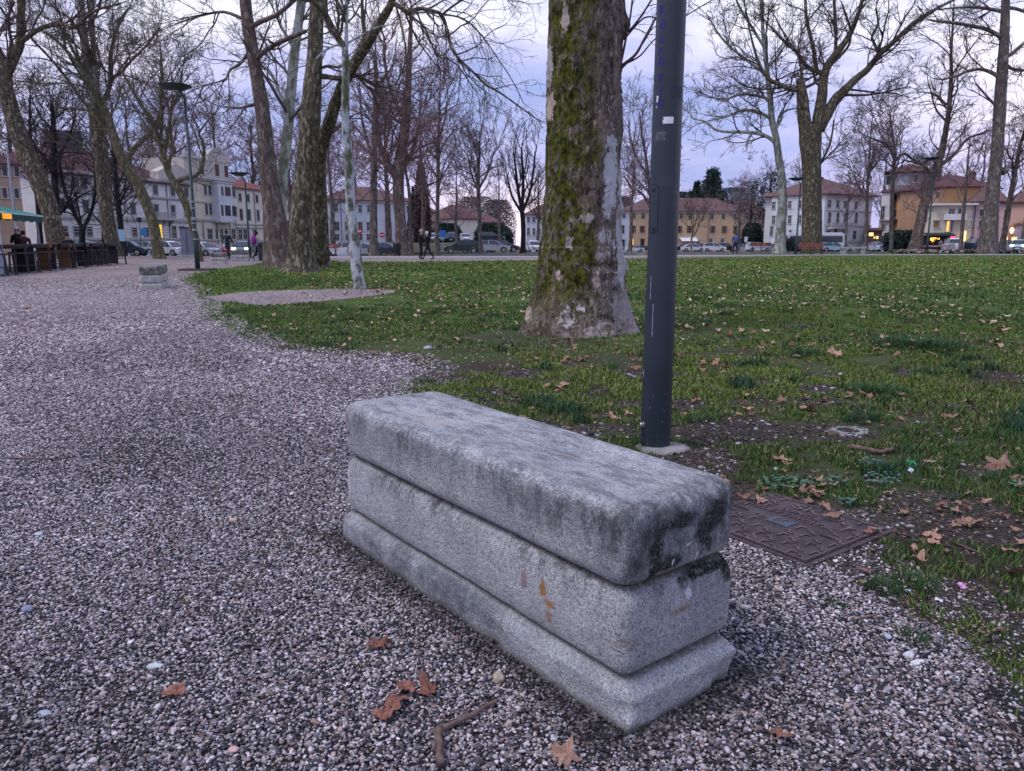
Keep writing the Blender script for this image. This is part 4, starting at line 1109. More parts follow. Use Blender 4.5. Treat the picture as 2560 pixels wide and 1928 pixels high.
# low blue-green weeds
def weed(px_, py_, rx, ry, n, col, label, s=.014, h=.03):
    r = random.Random(px_); m = MB()
    g0 = G(px_, py_)
    for i in range(n):
        w = r.uniform(0, 6.28); q = math.sqrt(r.random()); g = G(px_ + rx * q * math.cos(w), py_ + ry * q * math.sin(w))
        x, y, z = g[0] - g0[0], g[1] - g0[1], h * r.uniform(.4, 1.1); a = r.uniform(0, 6.28); t = r.uniform(-.4, .4); ss = s * r.uniform(.6, 1.3)
        m.tube([(x, y, 0), (x + .004, y, z)], .0008, 3, False)
        V = []
        for k in range(8):
            b = 2 * math.pi * k / 8; rr2 = ss * (1 if k % 2 else .78); lx, ly = rr2 * math.cos(b), rr2 * math.sin(b)
            V.append((x + lx * math.cos(a) - ly * math.sin(a), y + lx * math.sin(a) + ly * math.cos(a), z + lx * t + .12 * abs(ly)))
        m.add([(x, y, z - .002)] + V, [(0, 1 + k, 1 + (k + 1) % 8) for k in range(8)])
    o = m.build('weed', mat('weed_' + str(int(col[2] * 1000)), col, .5, var=.35, vscale=20, spec=.3)); o.location = (g0[0], g0[1], .004)
    return tag(o, label, 'weed')
weed(1950, 1215, 60, 16, 120, (.07, .14, .085), 'spreading low weed with blue green round leaves just behind the iron cover', .012)
weed(2060, 1218, 60, 14, 90, (.07, .14, .085), 'blue green round leaved weed right of its larger neighbour behind the cover', .012)
weed(2117, 1265, 20, 9, 34, (.07, .16, .12), 'small compact blue green weed by the right back corner of the cover', .011)
weed(2205, 1205, 50, 16, 90, (.09, .15, .13), 'loose grey green weed around the bare spot below the green scrap', .011)
weed(2180, 1165, 34, 10, 50, (.06, .14, .10), 'blue green weed below the wavy stick', .011)
weed(2548, 1222, 26, 8, 34, (.06, .18, .11), 'bright blue green weed touching the right edge', .013)
weed(1985, 820, 40, 7, 60, (.12, .17, .13), 'pale weed clump in the lawn right of the post', .02)
# dense tufts
def tuft(px_, py_, w, h, n, label):
    g0 = G(px_, py_); r = np.random.RandomState(px_)
    a = r.rand(n) * 6.28; q = np.sqrt(r.rand(n)) * w; x, y = q * np.cos(a), q * np.sin(a) * 1.2
    hh = h * (.5 + .6 * r.rand(n)) * (1 - .5 * (q / w) ** 2); la = a + r.randn(n) * .8; ll = hh * (.3 + .7 * r.rand(n)); az_ = r.rand(n) * 6.28; bw = .0016 + .0009 * w * 10
    wx_, wy_ = np.cos(az_) * bw, np.sin(az_) * bw; z = np.zeros(n)
    V = np.stack([np.stack([x - wx_, y - wy_, z], -1), np.stack([x + wx_, y + wy_, z], -1), np.stack([x + ll * np.cos(la) * .4 + wx_ * .7, y + ll * np.sin(la) * .4 + wy_ * .7, hh * .65], -1), np.stack([x + ll * np.cos(la) * .4 - wx_ * .7, y + ll * np.sin(la) * .4 - wy_ * .7, hh * .65], -1), np.stack([x + ll * np.cos(la), y + ll * np.sin(la), hh], -1)], 1).reshape(-1, 3)
    i = np.arange(n) * 5
    o = link('grass_tuft', npmesh('grass_tuft', V, [np.stack([i, i + 1, i + 2, i + 3], -1), np.stack([i + 3, i + 2, i + 4], -1)], mat('tuft_green', (.040, .090, .030), .55, var=.4, vscale=12, spec=.25)))
    o.location = (g0[0], g0[1], .004)
    return tag(o, label, 'grass tuft')
tuft(2195, 985, .26, .10, 700, 'dark lush grass tuft in the lawn above the valve box')
tuft(2300, 868, .55, .13, 1200, 'long dark band of taller grass in the right half of the lawn')
tuft(2210, 1478, .07, .055, 160, 'thick grass tuft at the lower right verge, right of the gravel')
tuft(2290, 1470, .09, .06, 200, 'broad grass tuft between gravel and pink litter')
tuft(2090, 1522, .035, .04, 60, 'small yellow green tuft growing alone out of the gravel')
tuft(2280, 1604, .05, .05, 90, 'bright little grass tuft just above the two white stones')
tuft(1395, 836, .16, .14, 260, 'dark grass tuft against the foot of the big trunk')
tuft(1500, 836, .22, .10, 300, 'short dark grass fringe against the right foot of the big trunk')
tuft(1060, 958, .12, .05, 220, 'bright green tuft of grass peeping over the far end of the bench')
# ================================================================== TREES
def bark_material(name, base, dark, pale, pale_amt=.5, scale=6.0, moss=None, bump=.6):
    m = bpy.data.materials.new(name); m.use_nodes = True; nt = m.node_tree; b = nt.nodes['Principled BSDF']
    b.inputs['Roughness'].default_value = .88; b.inputs['Specular IOR Level'].default_value = .15
    tc = N(nt, 'ShaderNodeTexCoord')
    def noise(s, sc=(1, 1, .45), d=5, rg=.65, off=(0, 0, 0)):
        mp = N(nt, 'ShaderNodeMapping'); mp.inputs['Scale'].default_value = sc; mp.inputs['Location'].default_value = off; nt.links.new(tc.outputs['Object'], mp.inputs[0])
        n = N(nt, 'ShaderNodeTexNoise'); n.inputs['Scale'].default_value = s; n.inputs['Detail'].default_value = d; n.inputs['Roughness'].default_value = rg; nt.links.new(mp.outputs[0], n.inputs['Vector']); return n.outputs[0]
    def ramp(src, a, bb):
        r = N(nt, 'ShaderNodeMapRange'); r.inputs[1].default_value = a; r.inputs[2].default_value = bb; r.interpolation_type = 'SMOOTHSTEP'; nt.links.new(src, r.inputs[0]); return r.outputs[0]
    def mix(f, A, B):
        x = N(nt, 'ShaderNodeMix'); x.data_type = 'RGBA'; nt.links.new(f, x.inputs[0])
        for s_, v in ((6, A), (7, B)):
            if isinstance(v, tuple): x.inputs[s_].default_value = (*v, 1)
            else: nt.links.new(v, x.inputs[s_])
        return x.outputs[2]
    c = mix(ramp(noise(scale * 1.6), .38, .62), dark, base)
    c = mix(ramp(noise(scale, off=(5, 1, 2)), .62 - pale_amt * .22, .66 - pale_amt * .20), c, pale)
    if moss: c = mix(ramp(noise(scale * .35, off=(2, 8, 3)), .48, .62), c, moss)
    nt.links.new(c, b.inputs['Base Color'])
    bp = N(nt, 'ShaderNodeBump'); bp.inputs['Strength'].default_value = bump; bp.inputs['Distance'].default_value = .05
    nt.links.new(noise(scale * 3), bp.inputs['Height']); nt.links.new(bp.outputs[0], b.inputs['Normal'])
    return m
BK = {
 'mottled': bark_material('mottled_plane_bark', (.130, .110, .075), (.045, .038, .030), (.25, .235, .165), .32, 6.5),
 'greenish': bark_material('greenish_plane_bark', (.14, .13, .07), (.07, .064, .04), (.21, .205, .14), .3, 5.5),
 'brown': bark_material('brown_bark', (.165, .125, .105), (.085, .066, .058), (.25, .21, .18), .3, 4.0),
 'white': bark_material('pale_plane_bark', (.20, .21, .17), (.085, .09, .06), (.44, .48, .50), .78, 5.5, moss=(.10, .11, .06)),
 'whitegreen': bark_material('pale_green_plane_bark', (.28, .29, .24), (.15, .16, .11), (.40, .42, .38), .6, 3.0),
 'dark': bark_material('dark_lime_bark', (.030, .026, .028), (.016, .014, .016), (.05, .045, .045), .1, 5.0),
 'grey': bark_material('grey_brown_bark', (.17, .145, .13), (.085, .07, .065), (.26, .235, .21), .3, 4.0),
}
TW = {
 'dark': mat('dark_twig', (.045, .036, .036), .9), 'brown': mat('brown_twig', (.085, .060, .055), .9), 'red': mat('reddish_twig', (.24, .150, .150), .9),
 'olive': mat('olive_twig', (.10, .085, .06), .9), 'grey': mat('grey_twig', (.11, .092, .092), .9), 'mauve': mat('mauve_twig', (.19, .135, .145), .9),
}
def tubes_np(Pts, Rad, k=3):
    """Pts (n,s,3) polylines, Rad (n,s) -> V,F"""
    n, s, _ = Pts.shape
    T_ = np.empty_like(Pts); T_[:, 1:-1] = Pts[:, 2:] - Pts[:, :-2]; T_[:, 0] = Pts[:, 1] - Pts[:, 0]; T_[:, -1] = Pts[:, -1] - Pts[:, -2]
    T_ /= np.linalg.norm(T_, axis=2, keepdims=True) + 1e-9
    ref = np.where(np.abs(T_[:, :1, 2:3]) < .9, np.array([[[0, 0, 1.]]]), np.array([[[1., 0, 0]]]))
    A = np.cross(T_, np.broadcast_to(ref, T_.shape)); A /= np.linalg.norm(A, axis=2, keepdims=True) + 1e-9
    B = np.cross(T_, A)
    w = 2 * np.pi * np.arange(k) / k
    V = Pts[:, :, None, :] + (A[:, :, None, :] * np.cos(w)[None, None, :, None] + B[:, :, None, :] * np.sin(w)[None, None, :, None]) * Rad[:, :, None, None]
    V = V.reshape(-1, 3)
    b = (np.arange(n) * s * k)[:, None, None] + (np.arange(s - 1) * k)[None, :, None] + np.arange(k)[None, None, :]
    b2 = (np.arange(n) * s * k)[:, None, None] + (np.arange(s - 1) * k)[None, :, None] + ((np.arange(k) + 1) % k)[None, None, :]
    F = np.stack([b, b2, b2 + k, b + k], -1).reshape(-1, 4)
    return V, F
def branch_level(rs, S, D, L, R0, segs, wig, trop, taper=.35, rmin=.004):
    n = len(S); P_ = np.empty((n, segs + 1, 3)); P_[:, 0] = S; d = D.copy(); step = (L / segs)[:, None]
    for i in range(segs):
        d = d + rs.randn(n, 3) * wig + np.array([0, 0, trop]); d /= np.linalg.norm(d, axis=1, keepdims=True)
        P_[:, i + 1] = P_[:, i] + d * step
    t = np.linspace(0, 1, segs + 1)[None]
    Rr = np.maximum(R0[:, None] * (1 - (1 - taper) * t), rmin)
    return P_, Rr
def children(rs, P_, Rr, L, m, t0, ang, lf, rf):
    n, s, _ = P_.shape
    idx = np.repeat(np.arange(n), m); t = t0 + (1 - t0) * rs.rand(len(idx)) ; t[::m] = .97     # one leader from the tip
    f = t * (s - 1); i = np.minimum(f.astype(int), s - 2); fr = (f - i)[:, None]
    S = P_[idx, i] * (1 - fr) + P_[idx, i + 1] * fr
    D = P_[idx, i + 1] - P_[idx, i]; D /= np.linalg.norm(D, axis=1, keepdims=True) + 1e-9
    rnd = rs.randn(len(idx), 3); rnd -= (rnd * D).sum(1, keepdims=True) * D; rnd /= np.linalg.norm(rnd, axis=1, keepdims=True) + 1e-9
    a = (ang * (.6 + .7 * rs.rand(len(idx))))[:, None]; a[::m] *= .35
    D2 = D * np.cos(a) + rnd * np.sin(a)
    r = (Rr[idx, i] * (1 - fr[:, 0]) + Rr[idx, i + 1] * fr[:, 0])
    return S, D2, L[idx] * lf * (.6 + .7 * rs.rand(len(idx))) * (1.15 - .45 * t), r * rf
def crown_mesh(rs, roots, Y, tw, levels=3, m=(5, 4, 4), ang=.75, wig=.16, trop=.03, lf=.58, droop=0.0, balls=0, rmink=.00022, k=3):
    """roots: S,D,L,R arrays of first-order branches"""
    S, D, L, R0 = roots; rmin = max(.0022, Y * rmink)
    VV, FF = [], []; base = 0; tips = None
    for lv in range(levels):
        segs = (7, 5, 3, 2, 2)[lv]
        P_, Rr = branch_level(rs, S, D, L, R0, segs, wig * (1 + .25 * lv), trop - droop * (lv + 1) * .5, .4, rmin * (1.0 if lv < levels - 1 else .72))
        V, F = tubes_np(P_, Rr, 5 if lv == 0 and Y < 40 else k)
        VV.append(V); FF.append(F + base); base += len(V); tips = P_[:, -1]
        if lv < levels - 1: S, D, L, R0 = children(rs, P_, Rr, L, m[lv], .18, ang, lf, .62)
    if balls:
        q = tips[rs.choice(len(tips), min(balls, len(tips)), replace=False)]
        o = np.array([(1, 0, 0), (-1, 0, 0), (0, 1, 0), (0, -1, 0), (0, 0, 1), (0, 0, -1)], float)
        br = max(.018, Y * .00045)
        V = (q[:, None] + np.array([0, 0, -br * 2.2]) + o[None] * br).reshape(-1, 3)
        fo = np.array([(0, 2, 4), (2, 1, 4), (1, 3, 4), (3, 0, 4), (2, 0, 5), (1, 2, 5), (3, 1, 5), (0, 3, 5)])
        Fb = (fo[None] + (np.arange(len(q)) * 6)[:, None, None] + base).reshape(-1, 3)
        VV.append(V)
        return np.concatenate(VV), [np.concatenate(FF), Fb]
    return np.concatenate(VV), [np.concatenate(FF)]
NTRI = [0]
def limb_points(pts, Y, rs, depth=0.0, dsp=.0):
    """pixel polyline [(px,py,width px)] at depth Y (+ drift) -> smooth 3D centre line and radii"""
    P3, Rd = [], []; n = len(pts)
    for i, q in enumerate(pts):
        yy = Y + depth * i / max(1, n - 1) + (q[3] if len(q) > 3 else 0)
        p = P(q[0], q[1], yy); dep = p[1] * CP - (p[2] - EYE) * SP
        P3.append(p); Rd.append(q[2] / 2 / F_ * dep)
    P3 = np.array(P3); Rd = np.array(Rd)
    # catmull-rom resample
    out, orr = [], []
    for i in range(n - 1):
        p0, p1, p2, p3 = P3[max(0, i - 1)], P3[i], P3[i + 1], P3[min(n - 1, i + 2)]
        for k in range(4):
            t = k / 4
            out.append(.5 * ((2 * p1) + (-p0 + p2) * t + (2 * p0 - 5 * p1 + 4 * p2 - p3) * t * t + (-p0 + 3 * p1 - 3 * p2 + p3) * t ** 3)); orr.append(Rd[i] * (1 - t) + Rd[i + 1] * t)
    out.append(P3[-1]); orr.append(Rd[-1])
    out = np.array(out); orr = np.array(orr)
    return out, orr
def limb_mesh(name, C, Rd, m, origin, k=12, lump=.10, seed=0, flare=0):
    C = C.copy(); Rr = Rd.copy()
    if flare:
        h = np.concatenate([[0], np.cumsum(np.linalg.norm(np.diff(C, axis=0), axis=1))]); Rr = Rr * (1 + flare * np.exp(-h / (Rd[0] * 1.2)))
    if len(C) > 2:      # denser rings for lumps
        idx = np.linspace(0, len(C) - 1, len(C) * 3); i0 = np.floor(idx).astype(int).clip(0, len(C) - 2); f = (idx - i0)[:, None]
        C = C[i0] * (1 - f) + C[i0 + 1] * f; Rr = Rr[i0] * (1 - f[:, 0]) + Rr[i0 + 1] * f[:, 0]
    V, F = tubes_np(C[None], Rr[None], k)
    ring = np.repeat(np.arange(len(C)), k); nrm = V - C[ring]; th = np.tile(np.arange(k) * 2 * np.pi / k, len(C)); arc_ = np.cumsum(np.concatenate([[0], np.linalg.norm(np.diff(C, axis=0), axis=1)])) [ring]
    sc = 1 / (Rr.mean() * 2.2)
    l = (vnoise(np.cos(th) * 1.3 + 7, arc_ * sc + np.sin(th) * 1.3, 1.0, 3, seed) - .5) * 2 * lump
    V = V + nrm * l[:, None] - np.array(origin)
    cap = [[(len(C) - 1) * k + j for j in range(k)]]
    NTRI[0] += 2 * len(F)
    return npmesh(name, V, [F, np.array(cap)], m, True)
def tree(label, Y, limbs, bark='mottled', tw='olive', per=None, levels=3, m=(5, 4, 4), blen=3.0, seed=0, name='plane_tree', cat='tree', group=None, balls=40, droop=0.0, ang=.75, t0=.35, twig_all=True, trop=.03, wig=.16, rmink=.00022, lf=.58, flare=.25):
    """limbs: list of dict(pts=[(px,py,w[,dy])...], n=branches, L=length, dep=depth drift, t0=first branch, bark=...)"""
    rs = np.random.RandomState(seed)
    b = limbs[0]['pts'][0]; o = at(b[0], Y)
    e = empty(name, o, 0, label, cat, group)
    RS, RD, RL, RR = [], [], [], []
    for li, l in enumerate(limbs):
        C, Rd = limb_points(l['pts'], Y, rs, l.get('dep', 0.0))
        if li == 0: C[0, 2] = o[2] - .15
        nm = 'trunk' if li == 0 else 'limb'
        me = limb_mesh(nm, C, Rd, BK[l.get('bark', bark)], o, 14 if Rd.max() > .3 else 9, .10 if Rd.max() > .2 else .06, seed + li, flare if li == 0 else 0)
        link(nm, me, e)
        nb = l.get('n', 6)
        if nb:
            tt0 = l.get('t0', t0 if li == 0 else .12); t = tt0 + (1 - tt0) * rs.rand(nb); t[0] = 1.0
            f = t * (len(C) - 1); i = np.minimum(f.astype(int), len(C) - 2); fr = (f - i)[:, None]
            S = C[i] * (1 - fr) + C[i + 1] * fr; D = C[i + 1] - C[i]; D /= np.linalg.norm(D, axis=1, keepdims=True)
            rnd = rs.randn(nb, 3); rnd -= (rnd * D).sum(1, keepdims=True) * D; rnd /= np.linalg.norm(rnd, axis=1, keepdims=True)
            a = (ang * (.7 + .5 * rs.rand(nb)))[:, None]; a[0] = .1
            D2 = D * np.cos(a) + rnd * np.sin(a); D2[:, 2] += .12; D2 /= np.linalg.norm(D2, axis=1, keepdims=True)
            r = Rd[i]; LL = l.get('L', blen) * (.55 + .8 * rs.rand(nb)) * (1.2 - .4 * t)
            RS.append(S); RD.append(D2); RL.append(LL); RR.append(np.minimum(r * .55, LL * .022 + .01))
    if RS:
        V, F = crown_mesh(rs, (np.concatenate(RS), np.concatenate(RD), np.concatenate(RL), np.concatenate(RR)), Y, tw, levels, m, ang, wig, trop, lf, droop, balls, rmink)
        V = V - np.array(o); NTRI[0] += 2 * len(F[0])
        link('crown', npmesh('crown', V, F, TW[tw]), e)
    return e
L_ = lambda pts, **k: dict(pts=pts, **k)

# ------------------------------------------------ the big plane right behind the bench
BY = 11.0
def big_tree():
    rows = [(-260, 1381, 1560), (-120, 1376, 1559), (0, 1372, 1559), (80, 1370, 1560), (155, 1369, 1553), (240, 1369, 1552), (330, 1368, 1552), (400, 1366, 1551), (480, 1365, 1551), (560, 1357, 1552), (605, 1351, 1555), (640, 1349, 1557), (691, 1342, 1563), (730, 1336, 1570), (760, 1326, 1576), (790, 1314, 1578), (808, 1306, 1579), (822, 1300, 1577), (838, 1294, 1574)]
    zc, xl, xr = [], [], []
    for (py, l, r) in rows:
        a = P(l, py, BY); b = P(r, py, BY); zc.append(a[2]); xl.append(a[0]); xr.append(b[0])
    zc = np.array(zc)[::-1]; xl = np.array(xl)[::-1]; xr = np.array(xr)[::-1]
    x0 = float(np.interp(.9, zc, (xl + xr) / 2))
    e = empty('plane_tree', (x0, BY, 0), 0, 'huge old plane trunk with green moss and peeling bark in the lawn behind the bench', 'tree')
    nz, nth = 330, 200
    zz = np.concatenate([np.linspace(-.06, 1.2, 150), np.linspace(1.2, zc[-1], nz - 150)])
    cx = np.interp(zz, zc, (xl + xr) / 2); hw = np.interp(zz, zc, (xr - xl) / 2) * .972
    cx = np.where(zz < 1.0, np.interp(1.0, zc, (xl + xr) / 2) * .35 + cx * .65, cx)
    th = np.linspace(0, 2 * np.pi, nth, endpoint=False)
    TH, ZZ = np.meshgrid(th, zz); HW = hw[:, None] * np.ones_like(TH)
    # buttress roots: left, right, front
    fl = np.exp(-np.clip(ZZ, 0, 9) / .20)
    lob = 0
    for a, wd, h in ((R(186), .30, .12), (R(-22), .22, .25), (R(-88), .40, .16), (R(-62), .25, .12), (R(215), .25, .22), (R(90), .4, .3), (R(140), .3, .3), (R(40), .3, .3)):
        d = np.angle(np.exp(1j * (TH - a))); lob = lob + h * np.exp(-(d / wd) ** 2)
    RAD = HW * (1 + fl * (lob - .05))
    # broad lumps, then bark plates lifting off in steps
    ux = np.cos(TH) * .55; uy = np.sin(TH) * .55
    lump = (vnoise(ux * 2.2 + uy * 3.1 + 11, ZZ * 1.3 + uy, 1, 3, 3) - .5) * .09
    A = TH * .62
    def wrapn(f, zf, oc, sd):      # noise periodic round the trunk
        w_ = (TH / (2 * np.pi)); n1_ = vnoise(TH * f, ZZ * zf, 1, oc, sd); n2_ = vnoise((TH - 2 * np.pi) * f, ZZ * zf, 1, oc, sd); k_ = smooth(.85, 1.0, w_)
        return n1_ * (1 - k_) + n2_ * k_
    pl = wrapn(4.6, 4.0, 4, 5); plate = smooth(.44, .47, pl) * .014 + smooth(.54, .57, pl) * .014
    fine = (wrapn(16, 9, 3, 9) - .5) * .012; ver = (wrapn(11, 2.2, 3, 19) - .5) * .018
    RAD = RAD + lump * .55 + plate + fine + ver
    # burl high on the right, scar at knee height
    for (px_, py_, s_, h_) in ((1556, 66, .12, .07), (1545, 660, .10, .03), (1550, 520, .08, .04)):
        q = P(px_, py_, BY); zq = q[2]; d = np.angle(np.exp(1j * (TH - R(-12)))); RAD = RAD + h_ * np.exp(-((ZZ - zq) / s_) ** 2 - (d / .3) ** 2)
    zs = P(1510, 662, BY)[2]; d = np.angle(np.exp(1j * (TH - R(-58)))); RAD = RAD - .035 * np.exp(-((ZZ - zs) / .035) ** 2 - (d / .5) ** 2) + .03 * np.exp(-((ZZ - zs + .09) / .05) ** 2 - (d / .5) ** 2)
    X = cx[:, None] + RAD * np.cos(TH) - x0; Yy = RAD * np.sin(TH) * .96
    V = np.stack([X, Yy, ZZ], -1).reshape(-1, 3)
    i = (np.arange(nz - 1)[:, None] * nth + np.arange(nth)[None]); j = (np.arange(nz - 1)[:, None] * nth + (np.arange(nth)[None] + 1) % nth)
    F = np.stack([i, j, j + nth, i + nth], -1).reshape(-1, 4)
    # material: real moss on the left side, grey-brown plates, cream patches where bark fell
    m = bpy.data.materials.new('old_plane_bark'); m.use_nodes = True; nt = m.node_tree; b = nt.nodes['Principled BSDF']
    b.inputs['Roughness'].default_value = .9; b.inputs['Specular IOR Level'].default_value = .12
    tc = N(nt, 'ShaderNodeTexCoord')
    def noise(s, sc=(1, 1, .5), d=6, rg=.65, off=(0, 0, 0)):
        mp = N(nt, 'ShaderNodeMapping'); mp.inputs['Scale'].default_value = sc; mp.inputs['Location'].default_value = off; nt.links.new(tc.outputs['Object'], mp.inputs[0])
        n = N(nt, 'ShaderNodeTexNoise'); n.inputs['Scale'].default_value = s; n.inputs['Detail'].default_value = d; n.inputs['Roughness'].default_value = rg; nt.links.new(mp.outputs[0], n.inputs['Vector']); return n.outputs[0]
    def rmp(src, a, bb, lo=0, hi=1):
        r = N(nt, 'ShaderNodeMapRange'); r.interpolation_type = 'SMOOTHSTEP'
        for q_, v_ in enumerate((a, bb, lo, hi)): r.inputs[1 + q_].default_value = v_
        nt.links.new(src, r.inputs[0]); return r.outputs[0]
    def mix(f, A_, B_):
        x = N(nt, 'ShaderNodeMix'); x.data_type = 'RGBA'; nt.links.new(f, x.inputs[0])
        for s_, v in ((6, A_), (7, B_)):
            if isinstance(v, tuple): x.inputs[s_].default_value = (*v, 1)
            else: nt.links.new(v, x.inputs[s_])
        return x.outputs[2]
    def mth(op, a_, b_):
        x = N(nt, 'ShaderNodeMath', op=op)
        for q_, v_ in enumerate((a_, b_)):
            if isinstance(v_, (int, float)): x.inputs[q_].default_value = v_
            else: nt.links.new(v_, x.inputs[q_])
        return x.outputs[0]
    sx = N(nt, 'ShaderNodeSeparateXYZ'); nt.links.new(tc.outputs['Object'], sx.inputs[0]); X_, Y_, Z_ = sx.outputs
    c = mix(rmp(noise(12, (1, 1, .5), 8, .8), .40, .58), (.030, .024, .020), (.165, .130, .108))
    c = mix(rmp(noise(5, off=(3, 3, 1)), .45, .60), c, (.20, .165, .145))
    c = mix(rmp(noise(11, (1, 1, .4), off=(7, 0, 2)), .60, .64), c, (.30, .26, .22))
    c = mix(rmp(noise(7, (1, 1, .6), 8, .8, off=(1, 5, 7)), .42, .37), c, (.014, .012, .010))
    # flakes of differing age
    wv = N(nt, 'ShaderNodeTexVoronoi'); wv.inputs['Scale'].default_value = 21
    mpv = N(nt, 'ShaderNodeMapping'); mpv.inputs['Scale'].default_value = (1, 1, .38); nt.links.new(tc.outputs['Object'], mpv.inputs[0])
    nv = N(nt, 'ShaderNodeTexNoise'); nv.inputs['Scale'].default_value = 9; nv.inputs['Detail'].default_value = 5; nt.links.new(mpv.outputs[0], nv.inputs['Vector'])
    av = N(nt, 'ShaderNodeMix'); av.data_type = 'RGBA'; av.blend_type = 'LINEAR_LIGHT'; av.inputs[0].default_value = .30; nt.links.new(mpv.outputs[0], av.inputs[6]); nt.links.new(nv.outputs['Color'], av.inputs[7]); nt.links.new(av.outputs[2], wv.inputs['Vector'])
    spv = N(nt, 'ShaderNodeSeparateColor'); nt.links.new(wv.outputs['Color'], spv.inputs[0])
    c = mix(rmp(spv.outputs[0], .78, .84, 0, .55), c, (.22, .175, .15)); c = mix(rmp(spv.outputs[1], .70, .78, 0, .55), c, (.045, .036, .030)); c = mix(rmp(spv.outputs[2], .955, .965, 0, .8), c, (.38, .32, .28))
    # moss
    mo = mth('ADD', mth('MULTIPLY', X_, -1.0), mth('MULTIPLY', noise(2.6, (1, 1, .5), 8, .75), 1.5))
    mosk = mth('MULTIPLY', rmp(mo, .54, .84), rmp(noise(9, (1, 1, .6), 8, .8, off=(0, 3, 0)), .42, .52, .05, 1))
    mossc = mix(rmp(noise(15, (1, 1, .7)), .38, .62), (.018, .022, .006), (.100, .108, .013))
    c = mix(mth('MULTIPLY', mosk, rmp(Z_, .05, .75, .30, 1)), c, mossc)
    # cream bare wood: on the right flank and round the foot
    rt = mth('ADD', mth('MULTIPLY', X_, .9), mth('MULTIPLY', noise(3.6, (1, 1, .35), 8, .75, off=(9, 9, 0)), 1.1))
    zb_ = mth('MULTIPLY', rmp(mth('ADD', Z_, mth('MULTIPLY', noise(2.0), .9)), 1.15, 1.35), rmp(mth('ADD', Z_, mth('MULTIPLY', noise(2.0), .9)), 2.95, 2.6))
    low_ = rmp(mth('ADD', Z_, mth('MULTIPLY', noise(3.0), .4)), .95, .6, 0, .5)
    c = mix(mth('MULTIPLY', rmp(rt, .93, .95), mth('MAXIMUM', zb_, low_)), c, mix(rmp(noise(20), .35, .65), (.36, .34, .36), (.50, .48, .49)))
    ft = mth('ADD', mth('MULTIPLY', Z_, -.55), noise(4.2, (1, 1, .8), off=(4, 4, 4)))
    fr = mth('MULTIPLY', rmp(ft, .40, .46), rmp(X_, -.45, -.15)); c = mix(fr, c, mix(rmp(noise(18), .35, .65), (.22, .17, .15), (.40, .36, .35)))
    c = mix(rmp(noise(3.4, (1, 1, .35), off=(12, 2, 5)), .655, .675), c, (.44, .36, .30))
    # places where a plate has dropped and bare cream wood shows
    nzp = noise(16, (1, 1, .7), 6, .75, off=(3, 1, 4))
    for (pu, pv, ru, rv, cc) in ((1530, 430, 20, 95, (.52, .53, .58)), (1522, 505, 14, 45, (.50, .51, .56)), (1425, 800, 40, 26, (.46, .42, .40)), (1372, 812, 34, 17, (.42, .36, .31)), (1376, 255, 15, 34, (.50, .40, .34)), (1375, 150, 9, 55, (.44, .42, .42)), (1414, 45, 9, 30, (.46, .40, .36)),
            (1556, 700, 13, 50, (.46, .45, .48)), (1448, 768, 13, 13, (.48, .46, .48)), (1416, 772, 10, 12, (.46, .44, .46)), (1488, 700, 9, 24, (.46, .37, .33)), (1422, 606, 10, 15, (.42, .38, .38)), (1395, 690, 8, 14, (.50, .38, .33)), (1465, 545, 15, 12, (.36, .33, .32)), (1320, 790, 14, 22, (.44, .34, .28)), (1500, 640, 14, 12, (.34, .30, .29)), (1505, 590, 9, 22, (.40, .38, .40))):
        q = P(pu, pv, BY - .45); lx = (q[0] - x0); ly = -math.sqrt(max(.01, .25 - min(.24, lx * lx))); sc_ = 10.6 / F_
        vs_ = N(nt, 'ShaderNodeVectorMath', op='SUBTRACT'); nt.links.new(tc.outputs['Object'], vs_.inputs[0]); vs_.inputs[1].default_value = (lx, ly, q[2])
        vd_ = N(nt, 'ShaderNodeVectorMath', op='DIVIDE'); nt.links.new(vs_.outputs[0], vd_.inputs[0]); vd_.inputs[1].default_value = (ru * sc_, .35, rv * sc_)
        vl_ = N(nt, 'ShaderNodeVectorMath', op='LENGTH'); nt.links.new(vd_.outputs[0], vl_.inputs[0])
        c = mix(rmp(mth('ADD', vl_.outputs['Value'], mth('MULTIPLY', mth('SUBTRACT', nzp, .5), 3.2)), .95, .80, 0, .92), c, cc)
    nt.links.new(c, b.inputs['Base Color'])
    bp = N(nt, 'ShaderNodeBump'); bp.inputs['Strength'].default_value = .9; bp.inputs['Distance'].default_value = .03
    nt.links.new(mth('ADD', noise(30, (1, 1, .5)), noise(9, (1, 1, .4))), bp.inputs['Height']); nt.links.new(bp.outputs[0], b.inputs['Normal'])
    NTRI[0] += 2 * len(F)
    link('trunk', npmesh('trunk', V, F, m, True), e)
    # loose bark plates curling off
    mfl = mat('bark_flake', (.20, .165, .135), .9, var=.35, vscale=12, bump=.4, bscale=30)
    rr_ = random.Random(4)
    for (px_, py_, h_) in ((1368, 170, .16), (1371, 150, .10), (1366, 262, .07), (1357, 535, .12), (1553, 225, .10), (1552, 265, .14), (1554, 300, .08), (1551, 350, .10), (1552, 205, .07), (1520, 400, .10), (1556, 610, .12), (1348, 655, .10)):
        q = P(px_, py_, BY); s = -1 if px_ < 1460 else 1
        w_ = .045 * rr_.uniform(.6, 1.3)
        rows_ = []
        for k in range(5):
            f = k / 4; out_ = .03 * s * (1 - f) ** 2 * rr_.uniform(.5, 1.3)
            rows_ += [(q[0] - x0 + out_ - .006 * s, -w_, q[2] - h_ / 2 + h_ * f), (q[0] - x0 + out_ - .006 * s, w_ * (1 - .4 * abs(f - .5)), q[2] - h_ / 2 + h_ * f)]
        rows_ += [(x - .008 * s, y, z) for x, y, z in rows_]
